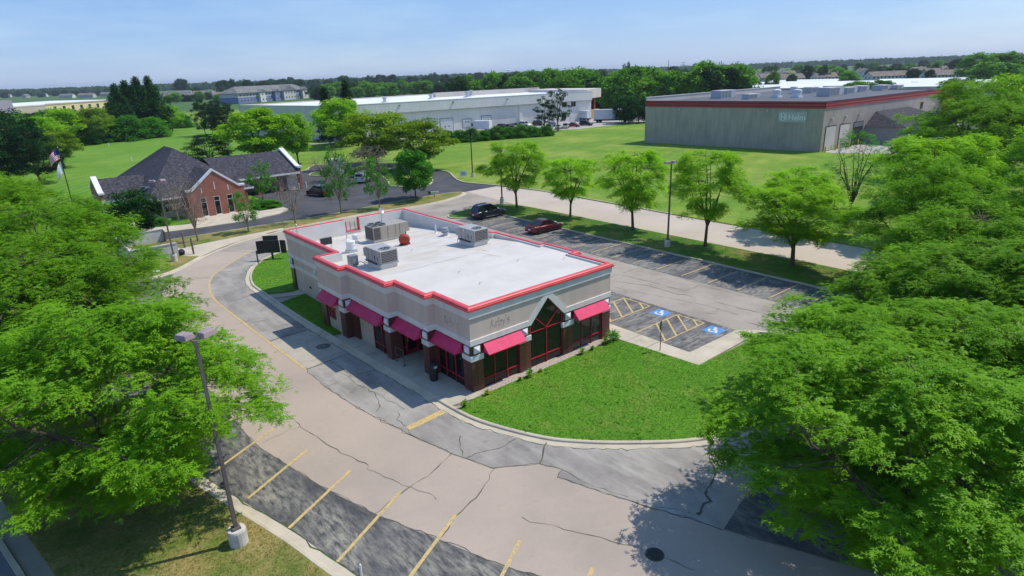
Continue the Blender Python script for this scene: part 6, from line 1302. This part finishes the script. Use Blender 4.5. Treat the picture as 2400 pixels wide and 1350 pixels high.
# ================================================================ STREET FURNITURE
def lamp(x,y,h,label,heads,mat='pole_taupe',hm='head_taupe',baseh=.75,z=.1,rot=0,br=.32):
    t = empty('lamp_post',(x,y,z),rot); tag(t,label,'lamp post')
    MB().lathe((0,0,-.1),[(br,0),(br,baseh),(br*.93,baseh+.08),(.05,baseh+.09)],18).build('base','base_conc',t); MB().box(-.16,-.16,baseh-.02,.16,.16,baseh+.08).build('base_plate',mat,t)
    MB().frustum((0,0,baseh+.05),.075,.075,.055,.055,h-baseh-.05).build('pole',mat,t)
    for a in heads:
        c,s = math.cos(a),math.sin(a); hd = empty('lamp_head',(0,0,h)); hd.parent = t; hd.rotation_euler = (0,0,a)
        MB().tube((0,0,-.12),(.24,0,.02),.035).build('arm',mat,hd); MB().frustum((.5,0,.0),.30,.22,.25,.18,.2).build('housing',hm,hd,bev=.02); MB().box(.24,-.17,-.012,.76,.17,0).build('lens','lens',hd)
    return t
b = g(562,1278); lamp(b.x,b.y,8.9,'nearest taupe lamp post with two heads on a white drum base',(math.radians(118),math.radians(25)),br=.36)
b = g(410,614); lamp(b.x,b.y,8.3,'twin head lamp post beside the white block enclosure',(math.radians(150),math.radians(20)))
b = g(1564,580); lamp(b.x,b.y,8.5,'lamp post on the strip between the third and fourth street trees',(math.radians(160),math.radians(10)))
b = g(1177,478); lamp(b.x,b.y,7.2,'lamp post behind the dark SUV and first street tree',(math.radians(170),math.radians(20)),mat='pole_black')
b = g(1108,416); lamp(b.x,b.y,8.2,'tall black lamp post on the lawn by the bank entrance',(math.radians(-50),),mat='pole_black',hm='pole_black')
# menu board (seen from behind), clearance bar post
t = empty('menu_board',(2.0,37.6,.1),math.radians(-38)); t.scale = (.85,.85,.9); tag(t,'black backed drive-through menu board on the grass island','menu board')
MB().box(-.1,-.1,0,.1,.1,.8).build('post','sign_black',t); MB().box(-1.0,-.12,.75,1.0,.12,2.2).build('centre_panel','sign_black',t,bev=.03); MB().box(-.85,-.1,2.24,.95,.1,2.75).build('top_panel','sign_black',t,bev=.03)
for s in (-1,1): o = MB().box(-.38,-.09,0,.38,.09,1.5).build('side_panel','sign_black',t,(s*1.42,.1,.65),bev=.03); o.rotation_euler = (0,0,-s*.35)
b = g(606,620); tag(MB().lathe((0,0,0),[(.07,0),(.07,1.35),(.05,1.4)],8).build('post','sign_black',None,(b.x,b.y,.05)),'thin black post at the kerb before the menu board','post')
# accessible parking sign
t = empty('parking_sign',(12.3,-3.9,.1),math.radians(10)); tag(t,'accessible parking sign post, seen from behind, on the sidewalk','sign')
MB().box(-.025,-.02,0,.025,.02,2.1).build('post','pole_taupe',t); MB().box(-.16,.02,1.5,.16,.035,2.05).build('plate','sign_green',t)
b = g(1102,418); t = empty('lawn_sign',(b.x-1.0,b.y+.6,.1),math.radians(-40)); tag(t,'small white sign on the lawn beside the black lamp post','sign')
MB().box(-.6,-.04,.35,.6,.04,1.3).build('board','sign_white',t); MB().box(-.6,-.04,0,-.52,.04,.35).build('leg','sign_white',t); MB().box(.52,-.04,0,.6,.04,.35).build('leg','sign_white',t); MB().box(-.4,-.05,.6,.4,-.04,1.05).build('print','sign_grey',t)
b = g(1018,463); t = empty('mailbox_sign',(b.x,b.y,.1),math.radians(-35)); tag(t,'white sign with a black end on the strip by the entrance','sign')
MB().box(-.05,-.05,0,.05,.05,.5).build('post','sign_black',t); MB().box(-.5,-.08,.45,.75,.08,.85).build('board','sign_white',t); MB().box(-.85,-.1,.42,-.5,.1,.9).build('end_box','sign_black',t)
# trash can, railing
t = empty('trash_can',(-.78,2.95,.114)); tag(t,'black round trash can by the entrance pier','trash can')
MB().lathe((0,0,0),[(.24,0),(.26,.05),(.27,.75),(.29,.78),(.29,.82)],20).build('bin','sign_black',t); MB().lathe((0,0,.82),[(.29,0),(.28,.12),(.2,.26),(.05,.3)],20).build('lid','sign_black',t); MB().obox((-.0,-.275,.93),.2,.04,.12).build('flap','sign_white',t)
t = empty('railing',(-1.1,5.9,.114)); tag(t,'thin dark metal rail standing before the entrance','railing')
for y in (0,1.0): MB().box(-.02,y-.02,0,.02,y+.02,1.05).build('post','pole_taupe',t); MB().box(-.08,y-.08,0,.08,y+.08,.02).build('foot','pole_taupe',t)
for z in (.5,1.03): MB().box(-.015,.0,z,.015,1.0,z+.03).build('rail','pole_taupe',t)
tag(MB().lathe((0,0,0),[(.045,0),(.045,.5),(.03,.54)],8).build('marker_post','sign_white',None,(*g(848,1352)[:2],.05)),'white marker post at the bottom edge beside the kerb','post')
# flagpole
t = empty('flagpole',(-9.9,88.5,.1)); tag(t,'black flagpole with the American flag over a white flag','flagpole')
MB().tube((0,0,0),(0,0,9.2),.08,.05).build('pole','pole_black',t); MB().lathe((0,0,9.2),[(.02,0),(.1,.08),(.02,.16)],8).build('finial','yellow_post',t)
def flag(z0,w_,h_,sag,mats):
    fl = empty('flag',(0,0,0)); fl.parent = t; n = 7
    def P(u,v): return (-(.05+u*w_*.55), .12*math.sin(u*6+v*2), z0-v*h_-sag*u*u)
    for (u0,u1,v0,v1,m_) in mats:
        mb = MB()
        for i in range(n):
            a,b_ = u0+(u1-u0)*i/n,u0+(u1-u0)*(i+1)/n
            mb.add([P(a,v0),P(b_,v0),P(b_,v1),P(a,v1)],[(0,1,2,3)])
        mb.build('stripe' if m_ != 'flag_blue' else 'canton',m_,fl)
flag(9.0,2.4,1.5,1.0,[(0,.45,0,.54,'flag_blue')]+[((.45 if i < 7 else 0),1,i/13,(i+1)/13,'flag_red' if i%2 == 0 else 'flag_white') for i in range(13)])
flag(7.2,1.6,1.6,1.6,[(0,1,0,1,'flag_white')])
# hut on the bank lot
t = empty('utility_hut',(33.0,88.5,.1),.5); tag(t,'small grey drive-up booth with white cap on the bank island','booth')
MB().box(-1,-1,0,1,1,2.6).build('wall','house_grey',t); MB().frustum((0,0,2.6),1.3,1.3,1.1,1.1,.35).build('cap','coping',t)
for i in range(14):   # white lawn markers
    if i in (0,5,9):
        b = g(*{0:(256,344),5:(456,330),9:(310,378)}[i]); tag(MB().box(-.12,-.05,0,.12,.05,1.0).build('field_marker','sign_white',None,(b.x,b.y,.1)),{0:'white marker stake in the mown field, left one',5:'white marker stake in the mown field, right one',9:'white marker behind the bank roof'}[i],'marker')
# ================================================================ FAR BUILDINGS
# yellow building with dark windows
Y = empty('store_building',(0,0,0)); tag(Y,'long yellow store building with tan cornice at the far left','store')
YA = Vector((23.5,536)); YB = Vector((84,592)); YC = Vector((-8,505)); YD = Vector((-60,560))
facade(MB(),YA,YB,0,6.4,.5).build('wall','yellow_wall',Y); facade(MB(),YA,YB,6.4,7.4,.9,.3).build('cornice','tan_wall',Y); facade(MB(),YC,YA,0,6.2,.5).build('wall','tan_wall',Y); facade(MB(),YC,YA,6.2,7.0,.9,.2).build('cornice','ware_plain',Y)
MB().poly([(YC.x,YC.y),(YA.x,YA.y),(YB.x,YB.y),(40,680),(-40,600)],7.0).build('roof','ware_roof',Y)
dY = (YB-YA).normalized(); nY = Vector((dY.y,-dY.x))
for k in range(9):
    s0 = 6+k*8.2; a = YA+dY*s0+nY*.15; b_ = YA+dY*(s0+2.6)+nY*.15; c_ = b_-nY*.2; d_ = a-nY*.2
    f = MB().prism([(a.x,a.y),(b_.x,b_.y),(c_.x,c_.y),(d_.x,d_.y)],2.0,5.4).build('window','coping',Y)
    for u in (0,1):
        a2 = YA+dY*(s0+.15+u*1.25)+nY*.2; b2 = YA+dY*(s0+1.25+u*1.2)+nY*.2; MB().prism([(a2.x,a2.y),(b2.x,b2.y),(b2.x-nY.x*.05,b2.y-nY.y*.05),(a2.x-nY.x*.05,a2.y-nY.y*.05)],2.2,5.2).build('pane','glass_dark',f)
MB().prism([(-8,498),(4,509),(-2,516),(-14,505)],0,11).build('tower','mauve_wall',Y); MB().prism([(-30,478),(-7.5,498.5),(-13.5,505.5),(-36,485)],0,9.2).build('tower','coping',Y); MB().lathe((-14,492,0),[(7,0),(7,8),(5.5,9.6),(3,10.6),(.3,11)],16).build('sign_drum','purple',Y)
# apartment block
A_ = empty('apartment_block',(0,0,0),0,(1,1,.8)); tag(A_,'long grey and blue apartment block with white corner bays','apartment building')
p0 = g(560,243.5); p1_ = g(720,230); dA = Vector((p1_.x-p0.x,p1_.y-p0.y)); LA = dA.length; dA.normalize(); nA = Vector((dA.y,-dA.x))
def ab(s0,s1,o0,o1,z0,z1,name,mat,par=A_):
    P = [Vector((p0.x,p0.y))+dA*s+nA*o for s,o in ((s0,o1),(s1,o1),(s1,o0),(s0,o0))]; return MB().prism([(q.x,q.y) for q in P],z0,z1).build(name,mat,par)
ab(0,LA,-18,0,0,6.2,'wall','house_blue'); ab(0,LA,-18,.02,6.2,10.5,'wall','house_grey')
def aroof(s0,s1,o0,o1,z0,z1,name='roof',hip=True):
    V2 = lambda s,o,z:(p0.x+dA.x*s+nA.x*o,p0.y+dA.y*s+nA.y*o,z); m_ = (o0+o1)/2; hp = (o1-o0)*.45 if hip else 0
    MB().add([V2(s0,o1,z0),V2(s1,o1,z0),V2(s1,o0,z0),V2(s0,o0,z0),V2(s0+hp,m_,z1),V2(s1-hp,m_,z1)],[(0,1,5,4),(1,2,5),(2,3,4,5),(3,0,4)]).build(name,'shingle_grey',A_)
aroof(-1.5,LA+1.5,-19.5,1.5,10.5,17)
for s0,s1,m_ in ((LA*.26,LA*.34,'house_white'),(LA*.9,LA*.985,'house_white'),(LA*.47,LA*.53,'house_blue'),(LA*.6,LA*.78,'house_grey')):
    ab(s0,s1,0,2.5,0,10.5,'bay',m_); V2 = lambda s,o,z:(p0.x+dA.x*s+nA.x*o,p0.y+dA.y*s+nA.y*o,z); md = (s0+s1)/2; w2 = (s1-s0)/2+1.5
    MB().add([V2(md-w2,3.2,10.5),V2(md+w2,3.2,10.5),V2(md,3.2,10.5+w2*.55),V2(md-w2,-8,10.5),V2(md+w2,-8,10.5),V2(md,-8,10.5+w2*.55)],[(0,1,2),(1,4,5,2),(3,0,2,5)]).build('gable_roof','shingle_grey',A_)
for k in range(22):
    s = 3+k*(LA-6)/22; o = 0.06
    for s0,s1 in ((LA*.26,LA*.34),(LA*.9,LA*.985),(LA*.47,LA*.53),(LA*.6,LA*.78)):
        if s0 < s+.8 < s1: o = 2.56
    for z in (2.0,7.2): f = ab(s,s+1.7,o-.1,o,z,z+1.8,'window','house_white'); ab(s+.15,s+1.55,o,o+.04,z+.15,z+1.65,'pane','glass_dark',f)
# houses
house_parts = {}
def house(px, py, rz, wall, L=15, Wd=9, Hw=5.4, Hr=3.0, label='', group=None, roof='shingle_brown', z=0, garage=False, xy=None):
    b = g(px,py) if xy is None else Vector((*xy,0)); h = empty('house',(b.x,b.y,z),rz); tag(h,label,'house',group)
    key = (wall,L,Wd,Hw,Hr,roof,garage)
    if key not in house_parts:
        ps = []
        ps.append(('wall',MB().slab([(-Wd/2,0),(Wd/2,0),(Wd/2,Hw),(0,Hw+Hr-.15),(-Wd/2,Hw)],0,-L/2,L/2).mesh('wall',wall),None))
        r = MB(); e = .5; k = Hr/(Wd/2)
        for s in (-1,1): r.add([(-L/2-e,s*(Wd/2+e),Hw-e*k),(L/2+e,s*(Wd/2+e),Hw-e*k),(L/2+e,0,Hw+Hr),(-L/2-e,0,Hw+Hr),(-L/2-e,s*(Wd/2+e),Hw-e*k-.25),(L/2+e,s*(Wd/2+e),Hw-e*k-.25),(L/2+e,0,Hw+Hr-.25),(-L/2-e,0,Hw+Hr-.25)],[(0,1,2,3),(4,5,6,7),(0,1,5,4),(1,2,6,5),(2,3,7,6),(3,0,4,7)])
        ps.append(('roof',r.mesh('roof',roof),None)); ps.append(('chimney',MB().box(L*.2,.6,Hw+Hr-1.5,L*.2+.7,1.3,Hw+Hr+.7).mesh('chimney',wall),'roof'))
        wm = MB().box(-.6,-.06,-.75,.6,.06,.75).mesh('window','house_white'); pm = MB().box(-.5,-.09,-.65,.5,-.06,.65).mesh('pane','glass_dark')
        n = int(L/3)
        for i in range(n):
            for z_ in (1.6,4.1):
                if z_ < Hw: ps.append(('window',(wm,pm,(-L/2+1.5+i*(L-3)/max(1,n-1),-Wd/2-.02,z_),0),None))
        for y_ in (-1.8,1.8): ps.append(('window',(wm,pm,(-L/2-.02,y_,Hw-1.3),-math.pi/2),None))
        if garage: ps.append(('garage_door',MB().box(L*.1,-Wd/2-.1,0,L*.1+4.5,-Wd/2-.02,2.3).mesh('garage_door','door_white'),None))
        house_parts[key] = ps
    made = {}
    for nm,me,par in house_parts[key]:
        if isinstance(me,tuple):
            o = bpy.data.objects.new('window',me[0]); COL.objects.link(o); o.parent = h; o.location = me[2]; o.rotation_euler = (0,0,me[3]); q = bpy.data.objects.new('pane',me[1]); COL.objects.link(q); q.parent = o
        else:
            o = bpy.data.objects.new(nm,me); COL.objects.link(o); o.parent = made.get(par,h); made[nm] = o
HR = math.radians
for i,(px,py,rz,wl,L,l) in enumerate(((1745,202,-30,'house_beige',20,'beige duplex at the left end of the near house row'),(1850,199,-32,'house_white',20,'white duplex left of centre in the near house row'),(1930,196,-32,'house_white',18,'white house right of the duplex in the near row'),(2075,194,-30,'house_white',32,'long white row house behind the grey building roof'),(2215,192,-30,'house_white',36,'longest white row house above the far white roofs'),(2375,190,-28,'house_white',24,'white row house at the right edge'),(1795,196,-30,'house_beige',16,'beige house behind the left duplex'))):
    house(px,py,HR(rz),wl,L,10,5.4,3.2,l,'row houses at the right')
HP = ((1700,192),(1728,188),(1755,193),(1775,187),(1800,188),(1822,183),(1846,185),(1868,182),(1892,186),(1830,191),(1948,183),(1690,184),(2020,180),(2150,178),(2200,176),(2120,184),(2262,184),(1640,186),(1615,183),(2180,186))
XH = [q[0] for q in HP]
for i,(px,py) in enumerate(HP):
    house(px,py,HR(random.Random(i).choice((-30,60,-35,55))),('house_beige','house_white')[i%3 == 0],14,10,5.2,3.6,ORD[sorted(XH).index(px)]+' house from the left in the far housing estate','houses in the far estate',garage=True)
for i,(px,py,wl,rz,L,l) in enumerate(((432,224,'house_white',-25,22,'white house with a grey roof at the left skyline'),(470,226,'house_beige',-20,16,'brown roofed house right of the white skyline house'),(500,228,'house_beige',60,16,'tan house left of the apartment block'),(525,232,'house_grey',-15,22,'grey roofed house beside the apartment block'),(450,234,'house_white',-20,30,'long low pale building below the skyline houses'),(560,238,'house_grey',-15,14,'small grey annex at the apartment block end'),(160,230,'house_white',-40,22,'far white house above the yellow building, left'),(205,229,'house_grey',-40,26,'far grey house above the yellow building, middle'),(255,226,'house_beige',-40,24,'far beige house above the yellow building, right'),(762,222,'house_beige',40,14,'beige house right of the apartment block'),(1010,212,'house_grey',20,18,'grey house behind the warehouse roof'),(1060,206,'house_beige',20,16,'tan house behind the warehouse roof'),(930,210,'house_beige',40,14,'tan house among the trees behind the warehouse'),(800,216,'house_grey',40,14,'grey house among the trees behind the warehouse'),(1290,186,'house_beige',20,16,'tan house on the skyline behind the green belt'),(1410,183,'house_beige',40,16,'beige house on the skyline right of centre'))):
    house(px,py,HR(rz),wl,L,10,4.6,3.0,l,None,'shingle_grey' if i%2 == 0 else 'shingle_brown')
LH_ = ((20,228),(62,229),(104,227),(300,229),(332,227),(386,230),(402,236),(508,224),(592,218),(862,216),(892,212),(1102,205),(1142,202),(1182,200),(1240,196),(1340,192),(1470,190),(1530,188))
for i,(px,py) in enumerate(LH_):
    house(px,py,HR((-25,50,-40)[i%3]),('house_white','house_beige')[i%2],13,9,4.4,3.2,ORD[i]+' small pale house from the left along the distant tree line','small houses along the tree line','shingle_grey' if i%2 else 'shingle_brown')
# white storage sheds
for i,(px0,px1,py,d) in enumerate(((1735,1925,222,14),(1830,1990,217,13),(1940,2130,212,14),(2080,2330,219,16),(2250,2480,231,18),(2150,2400,213,12),(1760,1960,212,14),(1800,2000,206,14),(2060,2300,206,14),(2200,2480,222,16))):
    a = g(px0,py); b_ = g(px1,py-3); e_ = Vector((b_.x-a.x,b_.y-a.y)); L = e_.length; t = empty('storage_shed',((a.x+b_.x)/2,(a.y+b_.y)/2,0),math.atan2(e_.y,e_.x)); tag(t,['leftmost white roofed shed behind the grey building','second white roofed shed behind the grey building','third white roofed shed, behind the roof units','wide white roofed shed right of the red tower','nearest white roofed shed at the right edge','farthest white roofed shed at the right','long white shed between the leftmost sheds and the houses','farthest long white shed below the near house row','long white shed below the longest row house','second nearest white roofed shed at the right edge'][i],'shed','white storage sheds')
    MB().slab([(-d/2,0),(d/2,0),(d/2,3.4),(0,5.2),(-d/2,3.4)],0,-L/2,L/2).build('wall','ware_plain',t); MB().slab([(-d/2-.3,3.4),(0,5.3),(d/2+.3,3.4),(d/2+.3,3.55),(0,5.45),(-d/2-.3,3.55)],0,-L/2-.3,L/2+.3).build('roof','ware_roof',t)
    for k in range(int(L/5)): MB().box(-L/2+1+k*5,-d/2-.05,0,-L/2+4.4+k*5,-d/2,2.6).build('door','door_white',t)
# water tower, masts, utility poles
p = g(1192,176.5); t = empty('water_tower',(p.x,p.y,0)); tag(t,'white water tower dome just above the distant trees','water tower')
D_ = depth(p); s = D_/F; MB().lathe((0,0,0),[(2,0),(1.4,8),(1.4,20*s*.0+24),(3,25),(9*s*.72,27),(9*s*.72,29),(7*s*.5,32),(.4,33)],18).build('tank','tower_white',t)
for i,(px,py,top,l) in enumerate(((1566,172,140,'thin radio mast on the skyline right of centre'),(1600,172,146,'power pylon on the skyline right of centre'),(1728,168,144,'power pylon above the housing estate'),(1858,160,141,'thin mast behind the green belt at the right'),(2015,152,136,'thin mast on the hill at the right'),(2203,150,127,'thin mast left of the great dark trees'),(207,232,211,'thin mast on the left skyline'))):
    p = g(px,py); H = gh(px,py,top); w_ = depth(p)/F; t = empty('mast',(p.x,p.y,0)); tag(t,l,'mast')
    MB().frustum((0,0,0),w_*.9,w_*.9,w_*.35,w_*.35,H).build('shaft','steel',t)
    if 'pylon' in l:
        for k in (.75,.95): MB().box(-w_*7,-w_*.4,H*k,w_*7,w_*.4,H*k+w_*1.0).build('cross_arm','steel',t)
for i,(px,py,top) in enumerate(((944,226,200),(957,226,199),(975,225,200),(755,236,206),(2375,226,190))):
    p = g(px,py); H = gh(px,py,top); t = empty('utility_pole',(p.x,p.y,0),.6); tag(t,['left utility pole behind the warehouse roof','middle utility pole behind the warehouse roof','right utility pole behind the warehouse roof','utility pole beside the apartment block','utility pole at the right edge'][i],'utility pole')
    MB().tube((0,0,0),(0,0,H),.22,.15).build('pole','wood_pole',t); MB().box(-1.6,-.12,H-1.0,1.6,.12,H-.8).build('cross_arm','wood_pole',t)
# playground slide by the yellow building
p = g(283,262); t = empty('playground_slide',(p.x,p.y,0)); tag(t,'green water slide tower before the yellow building','slide')
MB().path([(-6,0,9),(-2,-2,8),(2,0,7),(4,3,6),(1,5,4.5),(-4,4,3),(-5,0,1.5),(2,-4,.8)],[1.0]*8,8).build('tube','slide_green',t)
for x,y in ((-5,0),(-2,-2),(3,2),(0,5),(-4,3)): MB().tube((x,y,0),(x,y,7),.25).build('post','galv',t)
# haze: the air between the camera and the horizon
hz = MB().box(-9100,-9100,-1.2,9100,9100,44).build('haze',None); stuff(hz,'thin summer haze over the distant land','haze')
hm = bpy.data.materials.new('haze_air'); hm.use_nodes = True; hn = hm.node_tree; hn.nodes.clear(); pv = hn.nodes.new('ShaderNodeVolumePrincipled'); pv.inputs['Color'].default_value = (.78,.88,1,1); pv.inputs['Density'].default_value = 0.0001; pv.inputs['Anisotropy'].default_value = 0.2
ho = hn.nodes.new('ShaderNodeOutputMaterial'); hn.links.new(pv.outputs[0], ho.inputs['Volume']); hz.data.materials.append(hm)
scn.cycles.volume_max_steps = 64; scn.cycles.volume_step_rate = 8
